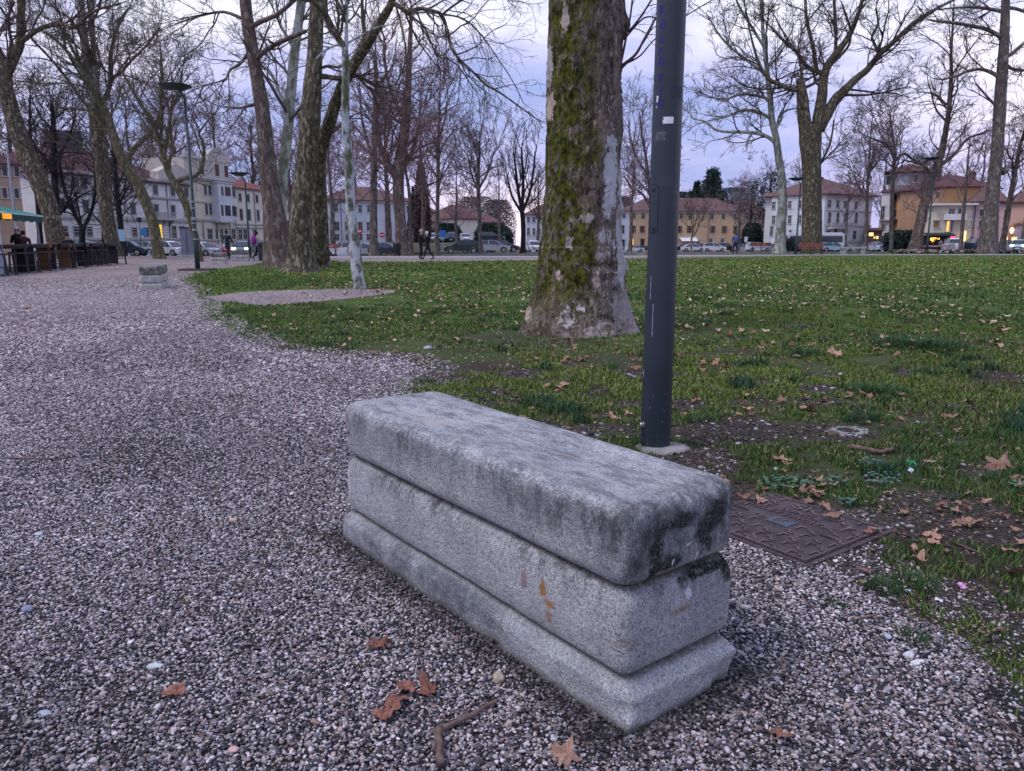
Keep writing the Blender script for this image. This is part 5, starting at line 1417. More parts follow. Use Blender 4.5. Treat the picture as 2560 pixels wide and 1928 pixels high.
        F_l = [(2 * k, 2 * k + 1, 2 * k + 3, 2 * k + 2) for k in range(4)] + [(10 + 2 * k, 12 + 2 * k, 13 + 2 * k, 11 + 2 * k) for k in range(4)] + [(0, 10, 11, 1), (8, 9, 19, 18)] + [(2 * k, 2 * k + 2, 12 + 2 * k, 10 + 2 * k) for k in range(4)] + [(2 * k + 1, 11 + 2 * k, 13 + 2 * k, 2 * k + 3) for k in range(4)]
        me = bpy.data.meshes.new('bark_flake'); me.from_pydata(rows_, [], F_l); me.materials.append(mfl); me.update(); link('bark_flake', me, e)
    # dry leaves caught in the scar
    m_ = MB()
    for k in range(26):
        a = R(-58 + rr_.gauss(0, 18)); q = Vector((.50 * math.cos(a) + .02, .50 * math.sin(a) , zs + rr_.gauss(0, .022))); s = rr_.uniform(.012, .035)
        m_.bx(q.x, q.y, q.z, s * 2, s, .003, rr_.uniform(0, 6), rr_.uniform(-1, 1), rr_.uniform(-1, 1))
    m_.build('caught_leaves', m_leafr, e)
    # shoots on the right flank and limbs of the crown above
    rs = np.random.RandomState(8)
    sh = [([(1549, 172, 12), (1562, 160, 9), (1590, 135, 7), (1612, 95, 5.5), (1636, 52, 4.5), (1665, 12, 3.5)], 5, 1.0), ([(1548, 174, 9), (1558, 130, 6.5), (1567, 85, 5.5), (1576, 40, 5), (1583, -20, 4.5)], 4, .8),
          ([(1556, 90, 7), (1580, 70, 5.5), (1610, 30, 5), (1640, -20, 4)], 4, .8), ([(1562, 160, 5), (1600, 140, 4), (1640, 95, 3.2), (1715, 40, 3), (1780, 0, 2.4)], 5, .8), ([(1560, 100, 4), (1610, 45, 4), (1650, 48, 3)], 3, .5)]
    RS, RD, RL, RR = [], [], [], []
    for k, (pts, nb, LL) in enumerate(sh):
        C, Rd = limb_points(pts, BY - .1, rs, -.3)
        link('shoot', limb_mesh('shoot', C, Rd, TW['brown'], (x0, BY, 0), 6, .04, k), e)
        t = .3 + .7 * rs.rand(nb); t[0] = 1; i = np.minimum((t * (len(C) - 1)).astype(int), len(C) - 2); D = C[i + 1] - C[i]; D /= np.linalg.norm(D, axis=1, keepdims=True); D = D + rs.randn(nb, 3) * .35; D /= np.linalg.norm(D, axis=1, keepdims=True)
        RS.append(C[i]); RD.append(D); RL.append(np.full(nb, LL) * (.5 + rs.rand(nb) * .6)); RR.append(Rd[i] * .5)
    V, F = crown_mesh(rs, tuple(map(np.concatenate, (RS, RD, RL, RR))), BY, 'brown', 3, (3, 3), .6, .14, .02, .55, 0, 0, .00016)
    link('twigs', npmesh('twigs', V - np.array([x0, BY, 0]), F, TW['brown']), e)
    top = zc[-1]
    for k, (dx, dy, dz, r) in enumerate(((-2.2, .5, 3.5, .26), (1.8, -.3, 3.6, .24), (.3, 1.8, 4.2, .26), (-.8, -1.8, 3.2, .22))):
        C = np.array([(cx[-1], BY, top - .25), (cx[-1] + dx * .25, BY + dy * .25, top + dz * .3), (cx[-1] + dx * .6, BY + dy * .6, top + dz * .65), (cx[-1] + dx, BY + dy, top + dz)])
        link('limb', limb_mesh('limb', C, np.array([r * 1.2, r, r * .8, r * .6]), BK['mottled'], (x0, BY, 0), 10, .06, k), e)
    return e
big_tree()

# ------------------------------------------------ planes of the left and centre
tree('big leaning plane with mottled grey trunk at the far left edge behind the bar stools', 50, [
    L_([(143, 622, 46), (138, 590, 43), (128, 540, 42), (112, 490, 42), (92, 440, 42), (72, 400, 42), (50, 340, 40), (30, 280, 38), (15, 220, 36), (8, 165, 34)], n=3, t0=.8),
    L_([(12, 190, 30), (28, 155, 26), (48, 115, 22), (53, 60, 20), (52, -30, 18)], n=6, L=5),
    L_([(8, 165, 26), (-10, 120, 22), (-60, 60, 18)], n=4, L=5),
    L_([(50, 108, 13), (70, 92, 12), (100, 72, 11), (135, 62, 11), (160, 62, 10), (178, 70, 10), (200, 60, 9), (222, 38, 8), (250, 22, 6), (300, 10, 5)], n=9, L=3.4, dep=-3)],
    'mottled', 'brown', seed=1, blen=4, m=(6, 5, 4), levels=4, balls=80)
tree('tall mottled plane forking high up into two pale stems, beside the parked silver car', 56, [
    L_([(288, 640, 38), (281, 610, 33), (272, 560, 33), (263, 500, 33), (256, 430, 33), (252, 380, 34), (244, 320, 36), (240, 262, 36)], n=2, t0=.6),
    L_([(240, 270, 28), (226, 215, 24), (217, 150, 21), (208, 80, 19), (203, 20, 17), (200, -60, 15)], n=10, L=5, bark='whitegreen'),
    L_([(243, 262, 20), (240, 200, 15), (234, 130, 13), (231, 60, 12), (228, -60, 10)], n=8, L=4, bark='whitegreen'),
    L_([(252, 262, 14), (268, 235, 12), (276, 200, 11), (276, 150, 9), (284, 100, 8), (300, 55, 7), (322, 20, 5)], n=9, L=3.4),
    L_([(276, 196, 8), (300, 184, 7), (330, 150, 6), (368, 112, 5), (400, 70, 4)], n=7, L=3),
    L_([(236, 285, 10), (205, 250, 8), (170, 200, 7), (120, 140, 6), (80, 100, 5)], n=8, L=3.5)],
    'mottled', 'olive', seed=2, blen=4, m=(6, 5, 4), levels=4, balls=90)
tree('greenish plane leaning left across the pale building with a long curved limb to the right', 50, [
    L_([(400, 652, 30), (394, 620, 27), (386, 570, 25), (372, 525, 25), (352, 478, 26), (332, 440, 26), (312, 408, 25), (296, 375, 24), (282, 335, 22), (268, 290, 20), (255, 255, 14)], n=4, t0=.75),
    L_([(314, 408, 16), (330, 378, 13), (352, 355, 12), (378, 332, 11), (396, 312, 9), (400, 295, 7), (404, 230, 5), (402, 173, 4)], n=8, L=2.6),
    L_([(288, 350, 12), (262, 320, 10), (225, 280, 8), (190, 272, 6), (150, 270, 5)], n=7, L=3),
    L_([(268, 290, 14), (240, 240, 11), (200, 170, 9), (150, 110, 7), (110, 80, 5)], n=9, L=3.5)],
    'greenish', 'olive', seed=3, blen=3, m=(5, 5, 4), levels=4, balls=60)
tree('slender crooked plane with three curving stems behind the tall street lamp', 44, [
    L_([(499, 655, 20), (492, 610, 17), (480, 560, 17), (466, 515, 18), (450, 480, 19), (434, 452, 20)], n=0),
    L_([(436, 456, 16), (420, 428, 15), (411, 398, 15), (398, 352, 13), (386, 320, 12), (368, 285, 10), (345, 250, 8), (322, 210, 6), (300, 170, 5)], n=10, L=2.8),
    L_([(408, 392, 10), (416, 360, 10), (422, 320, 9), (430, 270, 8), (445, 235, 6), (456, 180, 4)], n=8, L=2.6),
    L_([(438, 456, 13), (462, 446, 11), (485, 442, 10), (502, 424, 10), (510, 385, 9), (506, 352, 8), (499, 330, 5), (540, 280, 3)], n=8, L=2.4),
    L_([(400, 372, 8), (405, 300, 7), (402, 230, 6), (405, 180, 5), (400, 110, 4)], n=8, L=2.6),
    L_([(426, 440, 8), (424, 400, 8), (436, 372, 8), (418, 350, 6), (440, 300, 5)], n=5, L=2)],
    'greenish', 'olive', seed=4, m=(5, 4, 4), levels=4, balls=60)
for k, (lab, Y, limbs) in enumerate([
    ('black lime tree with upright trunk between the leaning plane and the grey tower block', 66, [
        L_([(147, 600, 20), (140, 540, 17), (138, 470, 17), (135, 400, 15), (134, 330, 12), (130, 260, 8)], n=16, L=3.6, t0=.15), L_([(138, 440, 10), (120, 410, 9), (100, 380, 7), (60, 350, 5), (30, 340, 4)], n=6, L=3), L_([(137, 400, 10), (160, 370, 8), (180, 320, 6), (190, 270, 4)], n=7, L=3)]),
    ('black Y shaped tree spreading in front of the ground floor windows of the pale building', 66, [
        L_([(205, 625, 15), (206, 595, 14), (207, 568, 15)], n=0), L_([(207, 570, 11), (192, 545, 10), (175, 510, 9), (160, 470, 9), (152, 430, 8), (145, 380, 5)], n=9, L=3), L_([(208, 570, 10), (222, 545, 9), (233, 510, 8), (239, 460, 8), (238, 410, 7), (232, 370, 5)], n=9, L=3), L_([(203, 560, 5), (196, 520, 4), (188, 480, 3)], n=4, L=2)]),
    ('black trunked tree with a pale blue notice on it, left of the yellow lit doorway', 62, [
        L_([(310, 630, 15), (306, 600, 15), (300, 550, 14), (294, 500, 13), (289, 450, 13), (286, 400, 11), (280, 350, 7)], n=14, L=3.2, t0=.2), L_([(298, 520, 6), (308, 490, 5), (318, 470, 4)], n=4, L=2)]),
    ('black trunk half hidden behind the tall forked plane', 68, [L_([(262, 625, 15), (261, 570, 13), (256, 500, 11), (246, 440, 10), (238, 380, 7)], n=14, L=3.2, t0=.3)]),
    ('thin black tree at the left edge behind the kiosk', 70, [L_([(100, 600, 14), (96, 520, 12), (84, 430, 10), (76, 340, 8), (74, 250, 5)], n=16, L=3.8, t0=.2)])]):
    tree(lab, Y, limbs, 'dark', 'dark', seed=20 + k, name='lime_tree', m=(6, 4, 3), levels=4, balls=0, ang=.85, lf=.55)
tree('brown barked plane leaning left, left trunk of the pair beside the lawn edge', 36, [
    L_([(702, 672, 96), (697, 640, 74), (692, 590, 60), (684, 530, 52), (676, 470, 47), (668, 400, 42), (660, 320, 37), (652, 250, 34), (640, 180, 32), (626, 100, 31), (615, 20, 29), (608, -80, 26)], n=3, L=4, t0=.6),
    L_([(640, 150, 14), (662, 128, 12), (700, 105, 12), (730, 92, 11), (765, 78, 9)], n=3, L=1.6, dep=-2),
    L_([(624, 70, 13), (650, 55, 12), (690, 38, 11), (720, 15, 10), (750, -12, 8)], n=3, L=2, dep=-2),
    L_([(622, 130, 9), (600, 160, 7), (575, 175, 6), (560, 200, 4), (500, 215, 3)], n=8, L=2.6), L_([(650, 262, 10), (630, 262, 7), (600, 270, 5), (560, 268, 4)], n=6, L=2.2), L_([(612, 50, 10), (560, 30, 7), (500, 40, 5), (440, 60, 4)], n=10, L=3)],
    'brown', 'brown', seed=5, m=(5, 4, 4), levels=4, flare=.12, balls=40)
tree('pale green plane stem rising from the foot of the brown leaning trunk', 37, [
    L_([(708, 655, 34), (703, 610, 32), (700, 560, 31), (701, 500, 30), (706, 440, 28), (715, 370, 27), (722, 300, 26), (728, 230, 25), (733, 160, 24), (742, 90, 23), (752, 20, 22), (760, -60, 20)], n=6, L=3, t0=.5),
    L_([(724, 270, 9), (700, 235, 7), (680, 190, 6), (640, 150, 5)], n=7, L=2.4), L_([(738, 130, 10), (720, 95, 8), (700, 60, 7), (690, 0, 5)], n=7, L=2.4), L_([(746, 60, 9), (780, 30, 7), (820, 10, 5)], n=6, L=2)],
    'whitegreen', 'grey', seed=6, m=(5, 4, 4), levels=4, flare=.0, balls=40)
tree('thickest plane of the left group, dark mottled bark with yellow flecks and spreading foot', 30.3, [
    L_([(752, 684, 110), (752, 672, 84), (752, 650, 70), (752, 610, 60), (752, 550, 53), (756, 490, 50), (762, 430, 48), (768, 370, 48), (776, 300, 50), (780, 230, 46), (786, 150, 40), (790, 70, 36), (794, -20, 34), (800, -100, 30)], n=0),
    L_([(772, 295, 28), (756, 290, 20), (744, 290, 8)], n=0),
    L_([(793, 190, 14), (815, 192, 13), (845, 196, 12), (880, 190, 11), (905, 195, 9), (940, 215, 7), (985, 215, 5)], n=7, L=2), L_([(792, 175, 8), (820, 165, 7), (848, 168, 6), (880, 150, 4)], n=5, L=1.8), L_([(790, 20, 14), (760, -20, 12)], n=3, L=2)],
    'mottled', 'brown', seed=7, m=(5, 4, 4), levels=4, flare=.12, balls=20)
tree('dark leaning plane behind the thickest trunk whose long limb arches over the lawn', 34, [
    L_([(803, 660, 46), (800, 610, 42), (800, 540, 38), (798, 470, 36), (797, 410, 34), (806, 360, 33), (822, 310, 32), (838, 262, 30), (852, 225, 28), (870, 190, 27), (893, 148, 26), (915, 115, 25), (940, 72, 24), (962, 38, 21), (978, 10, 18), (986, -30, 14)], n=2, t0=.6, dep=-6),
    L_([(910, 112, 12, -3), (911, 85, 11, -3), (907, 50, 9, -3), (905, 0, 8, -3), (904, -50, 7, -3)], n=4, L=2),
    L_([(980, 8, 13, -6), (1005, 20, 11, -6), (1020, 30, 10, -6), (1050, 22, 10, -6), (1082, 28, 9, -6), (1104, 38, 9, -6), (1118, 75, 8, -6), (1128, 118, 8, -7), (1150, 150, 7, -7), (1180, 178, 6, -7), (1215, 212, 5.5, -7), (1250, 232, 5, -7), (1300, 268, 4, -7), (1345, 300, 3, -7)], n=26, L=1.8, t0=.1),
    L_([(984, 8, 8, -6), (1010, 28, 7, -6), (1040, 50, 6, -6), (1062, 70, 5.5, -6), (1075, 100, 5, -6), (1095, 140, 4, -6), (1140, 160, 3.5, -6), (1190, 230, 2.5, -6)], n=16, L=1.5, t0=.1),
    L_([(988, 10, 6, -6), (1000, 50, 5, -6), (1014, 120, 5, -6), (1012, 160, 5, -6), (1000, 190, 4.5, -6), (985, 215, 4, -6), (965, 250, 3, -6), (958, 270, 2, -6)], n=7, L=1.2, t0=.1),
    L_([(1106, 36, 6, -6), (1140, 10, 5.5, -6), (1180, -15, 5, -6), (1230, -40, 4, -6)], n=9, L=2, t0=.1),
    L_([(1108, 36, 5, -6), (1160, 48, 4, -6), (1205, 90, 3.5, -6), (1240, 140, 3, -6), (1280, 200, 2.5, -6), (1310, 260, 2, -6)], n=14, L=1.3, t0=.1),
    L_([(804, 350, 12), (830, 330, 9), (855, 308, 7), (880, 290, 5)], n=5, L=1.8)],
    'mottled', 'brown', seed=8, m=(4, 4), levels=3, droop=.05, trop=-.03, wig=.18, flare=.1, balls=60, rmink=.00019)
tree('slender young plane with bluish white stem standing in the gravel patch', 20.1, [
    L_([(897, 727, 38), (895, 700, 31), (889, 640, 29), (882, 580, 28), (876, 520, 26), (874, 460, 24), (871, 400, 23), (866, 340, 22), (863, 280, 21), (864, 220, 20), (864, 160, 19), (862, 115, 16)], n=0),
    L_([(864, 120, 16), (852, 105, 16), (838, 85, 17), (822, 55, 18), (805, 25, 19), (785, -10, 19), (760, -60, 18)], n=5, L=1.8, bark='mottled'),
    L_([(864, 130, 14), (866, 90, 10), (866, 40, 8), (868, -30, 7)], n=8, L=1.6), L_([(862, 138, 8), (850, 112, 7), (815, 125, 5), (790, 148, 4)], n=6, L=1.2), L_([(866, 110, 7), (900, 90, 5), (940, 70, 4), (980, 62, 3)], n=6, L=1.4)],
    'white', 'olive', seed=9, m=(4, 4), levels=3, flare=.1, balls=10)
# ------------------------------------------------ mid and far centre
tree('straight grey plane trunk at the lawn edge right of the young white stem', 64, [L_([(936, 632, 26), (934, 600, 20), (934, 530, 18), (934, 450, 17), (935, 370, 16), (937, 300, 14), (940, 220, 11), (938, 140, 8)], n=15, L=4, t0=.35), L_([(936, 400, 9), (920, 360, 8), (905, 300, 6), (900, 220, 4)], n=5, L=3.5)], 'grey', 'mauve', seed=30, m=(5, 4, 4), levels=4, balls=0)
tree('large reddish brown tree with a dense veil of fine twigs hanging round its crown', 64, [
    L_([(1008, 632, 36), (1004, 600, 30), (1000, 540, 28), (996, 480, 28), (996, 430, 30), (1004, 380, 28), (1012, 320, 24), (1018, 250, 20), (1022, 170, 15), (1026, 90, 11), (1028, 30, 7)], n=21, L=4.4, t0=.3), L_([(990, 450, 16), (972, 410, 14), (955, 375, 12), (945, 330, 9), (940, 280, 6)], n=12, L=3.6), L_([(1008, 420, 14), (1030, 380, 12), (1046, 320, 9), (1052, 250, 6)], n=12, L=3.4), L_([(1014, 300, 12), (985, 250, 10), (965, 180, 7), (960, 90, 5)], n=18, L=4.4)],
    'brown', 'red', seed=31, m=(6, 5, 4), levels=4, balls=0, ang=.95, lf=.5, droop=.02, name='broad_tree')
tree('thin curved tree trunk with a long low branch to the right beyond the couple', 66, [L_([(1028, 632, 12), (1026, 580, 10), (1024, 520, 9), (1024, 490, 9), (1018, 450, 7), (1010, 420, 5), (985, 400, 3)], n=5, L=2.4), L_([(1025, 492, 7), (1040, 478, 6), (1075, 462, 5), (1100, 450, 3)], n=4, L=2)], 'grey', 'mauve', seed=32, m=(4, 4), levels=3, balls=0)
tree('tall greyish tree right of the cypress with an open oval crown', 70, [L_([(1094, 632, 15), (1092, 580, 11), (1094, 500, 10), (1095, 430, 10), (1096, 360, 9), (1098, 300, 7), (1100, 240, 4)], n=24, L=4, t0=.28)], 'grey', 'mauve', seed=33, m=(5, 4, 4), levels=4, balls=0, trop=.08)
tree('pale round crowned tree by the parked dark hatchback beyond the couple', 72, [L_([(1204, 632, 12), (1200, 590, 10), (1198, 530, 10), (1196, 480, 10), (1196, 440, 8), (1198, 390, 6), (1200, 340, 4)], n=24, L=3.6, t0=.35), L_([(1198, 480, 7), (1180, 440, 5), (1170, 390, 4)], n=6, L=3), L_([(1198, 470, 7), (1220, 430, 5), (1235, 380, 4)], n=6, L=3)], 'grey', 'mauve', seed=34, m=(5, 4, 4), levels=4, balls=0, trop=.07)
tree('dark many stemmed tree with fan of upright boughs just left of the huge trunk', 70, [L_([(1307, 632, 15), (1308, 600, 12), (1308, 560, 12), (1304, 520, 12)], n=0), L_([(1304, 524, 9), (1296, 480, 8), (1290, 430, 6), (1284, 380, 4)], n=8, L=2.6), L_([(1305, 522, 9), (1308, 470, 8), (1306, 420, 6), (1304, 370, 4)], n=8, L=2.6), L_([(1306, 528, 9), (1322, 490, 7), (1332, 440, 5), (1338, 380, 4)], n=8, L=2.6), L_([(1303, 530, 7), (1280, 490, 6), (1268, 440, 4)], n=5, L=2.4)], 'dark', 'dark', seed=35, m=(5, 4), levels=3, balls=0, trop=.12, name='lime_tree')
tree('bare tree seen in the gap between the huge trunk and the blue post', 74, [L_([(1655, 632, 13), (1650, 580, 11), (1640, 540, 10), (1628, 500, 9), (1622, 450, 8), (1616, 400, 6), (1605, 340, 5), (1600, 290, 3)], n=18, L=3.8, t0=.3), L_([(1626, 510, 6), (1600, 480, 5), (1580, 470, 4), (1560, 440, 3)], n=7, L=3), L_([(1620, 440, 6), (1590, 390, 5), (1575, 340, 4), (1572, 300, 3)], n=8, L=3.4)], 'grey', 'mauve', seed=36, m=(5, 4, 4), levels=4, balls=30)
tree('small young street tree with a vase of thin twigs before the yellow houses', 84, [L_([(1728, 628, 5), (1729, 600, 4.5), (1730, 590, 4.5), (1732, 570, 3), (1734, 540, 2)], n=11, L=3.0, t0=.35)], 'grey', 'brown', seed=37, m=(5, 4), levels=3, balls=0, trop=.10, name='young_tree', ang=.9)
# ------------------------------------------------ right side
tree('pale straight plane with many sideways boughs left of the thick forked plane', 69, [
    L_([(1947, 640, 34), (1950, 610, 27), (1953, 560, 25), (1957, 500, 22), (1954, 440, 19), (1946, 390, 18), (1939, 340, 17), (1930, 300, 16), (1925, 240, 14), (1918, 180, 12), (1910, 110, 10), (1905, 40, 8), (1900, -40, 6)], n=7, L=4, t0=.5),
    L_([(1942, 362, 10), (1925, 346, 9), (1900, 335, 9), (1860, 330, 8), (1820, 330, 7), (1788, 324, 6), (1765, 305, 5), (1735, 298, 3)], n=8, L=2.6), L_([(1880, 334, 6), (1870, 350, 6), (1866, 368, 6)], n=1, L=1),
    L_([(1932, 300, 9), (1900, 282, 8), (1860, 275, 7), (1820, 290, 6), (1780, 300, 4), (1745, 310, 3)], n=8, L=2.6), L_([(1926, 250, 8), (1895, 240, 7), (1850, 236, 6), (1810, 250, 5), (1770, 240, 3)], n=7, L=2.6), L_([(1920, 190, 8), (1880, 160, 7), (1840, 130, 6), (1800, 90, 5), (1770, 40, 3)], n=9, L=3.2),
    L_([(1940, 320, 8), (1952, 300, 7), (1960, 280, 5), (1990, 270, 3)], n=3, L=2), L_([(1918, 170, 7), (1945, 140, 5), (1970, 100, 4)], n=5, L=2.6), L_([(1912, 120, 8), (1880, 70, 6), (1850, 20, 5), (1830, -30, 4)], n=7, L=3.2)],
    'whitegreen', 'grey', seed=40, m=(5, 4, 4), levels=4, balls=60)
tree('thickest plane on the right with spreading arms, standing behind the slatted bench', 67, [
    L_([(2030, 642, 56), (2030, 600, 50), (2030, 540, 48), (2030, 480, 46), (2029, 430, 46), (2027, 390, 49), (2024, 350, 54), (2028, 315, 56)], n=0, L=1, t0=.5),
    L_([(2016, 335, 34), (2010, 290, 32), (2006, 250, 28), (2002, 215, 24), (1999, 196, 18)], n=0, L=2),
    L_([(2000, 226, 13), (1975, 222, 12), (1945, 210, 11), (1922, 198, 10), (1900, 165, 8), (1885, 120, 6), (1870, 60, 4)], n=8, L=3.6),
    L_([(2040, 330, 32), (2048, 290, 30), (2055, 240, 26), (2060, 190, 22), (2075, 155, 19), (2100, 122, 17), (2122, 90, 14), (2142, 45, 11), (2156, 0, 9), (2165, -50, 7)], n=7, L=3.6),
    L_([(2046, 322, 32), (2070, 280, 27), (2092, 245, 25), (2110, 228, 22), (2140, 198, 18), (2170, 172, 16), (2195, 140, 14), (2215, 122, 13), (2250, 90, 12), (2282, 60, 11), (2310, 42, 10), (2340, 22, 8), (2385, 0, 6)], n=10, L=4),
    L_([(2060, 182, 12), (2043, 178, 11), (2035, 130, 10), (2026, 90, 9), (2016, 45, 8), (2012, -30, 6)], n=7, L=3.2), L_([(2040, 180, 10), (2020, 168, 10), (2006, 155, 9), (1990, 128, 9), (1970, 112, 8), (1945, 88, 6), (1920, 60, 4)], n=8, L=3.2),
    L_([(2088, 130, 9), (2090, 95, 8), (2088, 50, 8), (2084, -20, 7)], n=6, L=3), L_([(2016, 218, 8), (2040, 205, 7), (2060, 180, 7), (2110, 130, 7), (2126, 100, 6), (2122, 60, 5), (2105, 10, 4)], n=6, L=2.8),
    L_([(2200, 138, 8), (2185, 108, 7), (2180, 90, 6), (2195, 60, 5), (2190, 20, 4)], n=5, L=2.6), L_([(1998, 205, 8), (2005, 185, 7), (1998, 150, 5), (2000, 120, 4)], n=3, L=2), L_([(2028, 440, 10), (2050, 410, 7), (2075, 360, 5), (2085, 300, 4)], n=6, L=3)],
    'mottled', 'brown', seed=41, m=(6, 4, 4), levels=4, flare=.05, balls=110)
tree('thin grey tree with a low wide crown before the square tower', 70, [L_([(2228, 640, 12), (2228, 600, 10), (2229, 540, 10), (2231, 480, 10), (2234, 420, 9), (2238, 395, 8), (2232, 340, 5), (2225, 290, 3)], n=14, L=3.6, t0=.45), L_([(2235, 400, 7), (2222, 365, 6), (2195, 352, 5), (2165, 340, 3)], n=6, L=3), L_([(2238, 402, 7), (2262, 385, 6), (2300, 410, 5), (2325, 400, 4)], n=5, L=2.6)], 'grey', 'mauve', seed=42, m=(5, 4, 4), levels=4, balls=30)
tree('brown plane leaning to the right over the roofs, with a tall slim top', 68, [
    L_([(2284, 632, 34), (2292, 600, 27), (2302, 550, 25), (2314, 500, 23), (2328, 450, 22), (2346, 405, 19), (2358, 360, 15), (2368, 305, 13), (2374, 255, 11), (2378, 190, 9), (2378, 130, 7), (2382, 60, 5), (2384, 10, 3)], n=18, L=3.6, t0=.45),
    L_([(2340, 420, 12), (2362, 405, 10), (2386, 386, 8), (2418, 348, 6), (2450, 335, 5), (2478, 325, 3)], n=6, L=2.6), L_([(2366, 262, 7), (2352, 250, 6), (2335, 235, 5), (2310, 232, 3)], n=5, L=2.4), L_([(2336, 440, 9), (2310, 415, 7), (2280, 405, 5), (2255, 400, 3)], n=4, L=2.4)],
    'brown', 'brown', seed=43, m=(5, 4, 4), levels=4, balls=60)
tree('slim young tree between the orange houses and the far right trunk', 76, [L_([(2401, 630, 12), (2404, 590, 10), (2408, 540, 9), (2413, 490, 8), (2416, 450, 6), (2420, 400, 4), (2424, 360, 2.5)], n=18, L=3.2, t0=.35)], 'grey', 'mauve', seed=44, m=(5, 4), levels=3, balls=20)
tree('second stout dark plane at the right edge, tall trunk with short knobbly boughs', 66, [
    L_([(2466, 643, 50), (2470, 610, 42), (2474, 560, 38), (2480, 500, 33), (2486, 440, 30), (2492, 380, 29), (2497, 320, 28), (2500, 260, 28), (2504, 200, 26), (2508, 140, 24), (2512, 70, 22), (2514, 0, 20), (2518, -80, 17)], n=3, L=2.6, t0=.5),
    L_([(2504, 432, 16), (2514, 425, 16), (2520, 416, 12)], n=0),
    L_([(2506, 96, 12), (2494, 88, 11), (2472, 76, 10), (2449, 69, 9), (2401, 60, 8), (2350, 54, 6), (2322, 50, 4)], n=7, L=2.8), L_([(2500, 200, 12), (2490, 188, 10), (2470, 178, 9), (2449, 173, 8), (2420, 178, 7), (2396, 188, 6), (2355, 200, 5)], n=6, L=2.4), L_([(2510, 30, 10), (2470, 22, 8), (2430, 18, 7), (2385, 20, 5), (2340, 25, 3)], n=6, L=2.8),
    L_([(2514, 145, 10), (2535, 130, 9), (2560, 108, 8), (2600, 80, 6)], n=4, L=2.4), L_([(2514, 160, 9), (2530, 172, 8), (2560, 176, 7), (2600, 170, 5)], n=4, L=2.4), L_([(2516, 20, 10), (2540, 22, 8), (2570, 32, 7), (2610, 40, 5)], n=4, L=2.4), L_([(2488, 262, 8), (2475, 250, 6), (2440, 210, 4)], n=3, L=2)],
    'grey', 'brown', seed=45, m=(5, 4, 4), levels=4, flare=.08, balls=60)
tree('thin trunk leaning out of the picture at the right edge', 68, [L_([(2503, 636, 17), (2510, 590, 14), (2520, 530, 13), (2530, 470, 12), (2540, 420, 10), (2552, 360, 8), (2570, 300, 6)], n=15, L=3.6, t0=.35)], 'brown', 'brown', seed=46, m=(5, 4, 4), levels=4, balls=20)
tree('smaller tree with tight crown at the lawn corner before the white villa', 74, [L_([(2112, 632, 6), (2114, 600, 5), (2116, 560, 5), (2120, 520, 4), (2122, 480, 3)], n=11, L=2.4, t0=.4)], 'grey', 'mauve', seed=47, m=(4, 4), levels=3, balls=0, name='young_tree')
tree('thin bare tree behind the right flank of the thick forked plane', 84, [L_([(2165, 628, 11), (2166, 560, 9), (2168, 500, 8), (2170, 440, 7), (2174, 380, 5), (2180, 300, 3)], n=21, L=4.2, t0=.3)], 'grey', 'mauve', seed=48, m=(5, 4, 4), levels=4, balls=0)

# ------------------------------------------------ background trees that only show as a web of twigs: three kinds, repeated
def proto_tree(seed, tw, H=15, bark='grey'):
    rs = np.random.RandomState(seed); e = empty('background_tree', (0, 0, -50), 0)
    C = np.array([(0, 0, -.2), (.1, 0, H * .2), (.0, .1, H * .4), (.25, .1, H * .6), (.2, 0, H * .8), (.3, .1, H * .96)]); Rd = np.array([.36, .28, .23, .17, .11, .05])
    link('trunk', limb_mesh('trunk', C, Rd, BK[bark], (0, 0, 0), 8, .06, seed), e)
    nb = 25; t = .28 + .72 * rs.rand(nb); f = t * 5; i = np.minimum(f.astype(int), 4); fr = (f - i)[:, None]; S = C[i] * (1 - fr) + C[i + 1] * fr
    az_ = rs.rand(nb) * 6.28; el_ = .35 + .7 * t + .3 * rs.rand(nb); D = np.stack([np.cos(az_) * np.cos(el_), np.sin(az_) * np.cos(el_), np.sin(el_)], -1)
    V, F = crown_mesh(rs, (S, D, H * (.34 - .16 * t) * (.7 + .6 * rs.rand(nb)), .10 - .06 * t), 80, tw, 4, (5, 4, 4), .75, .17, .05, .56, 0, 0, .00021)
    link('crown', npmesh('crown', V, F, TW[tw]), e); NTRI[0] += 2 * len(F[0])
    return e
PB = [proto_tree(100, 'mauve'), proto_tree(101, 'brown', 15, 'brown'), proto_tree(102, 'red', 16, 'brown'), proto_tree(103, 'mauve', 13)]
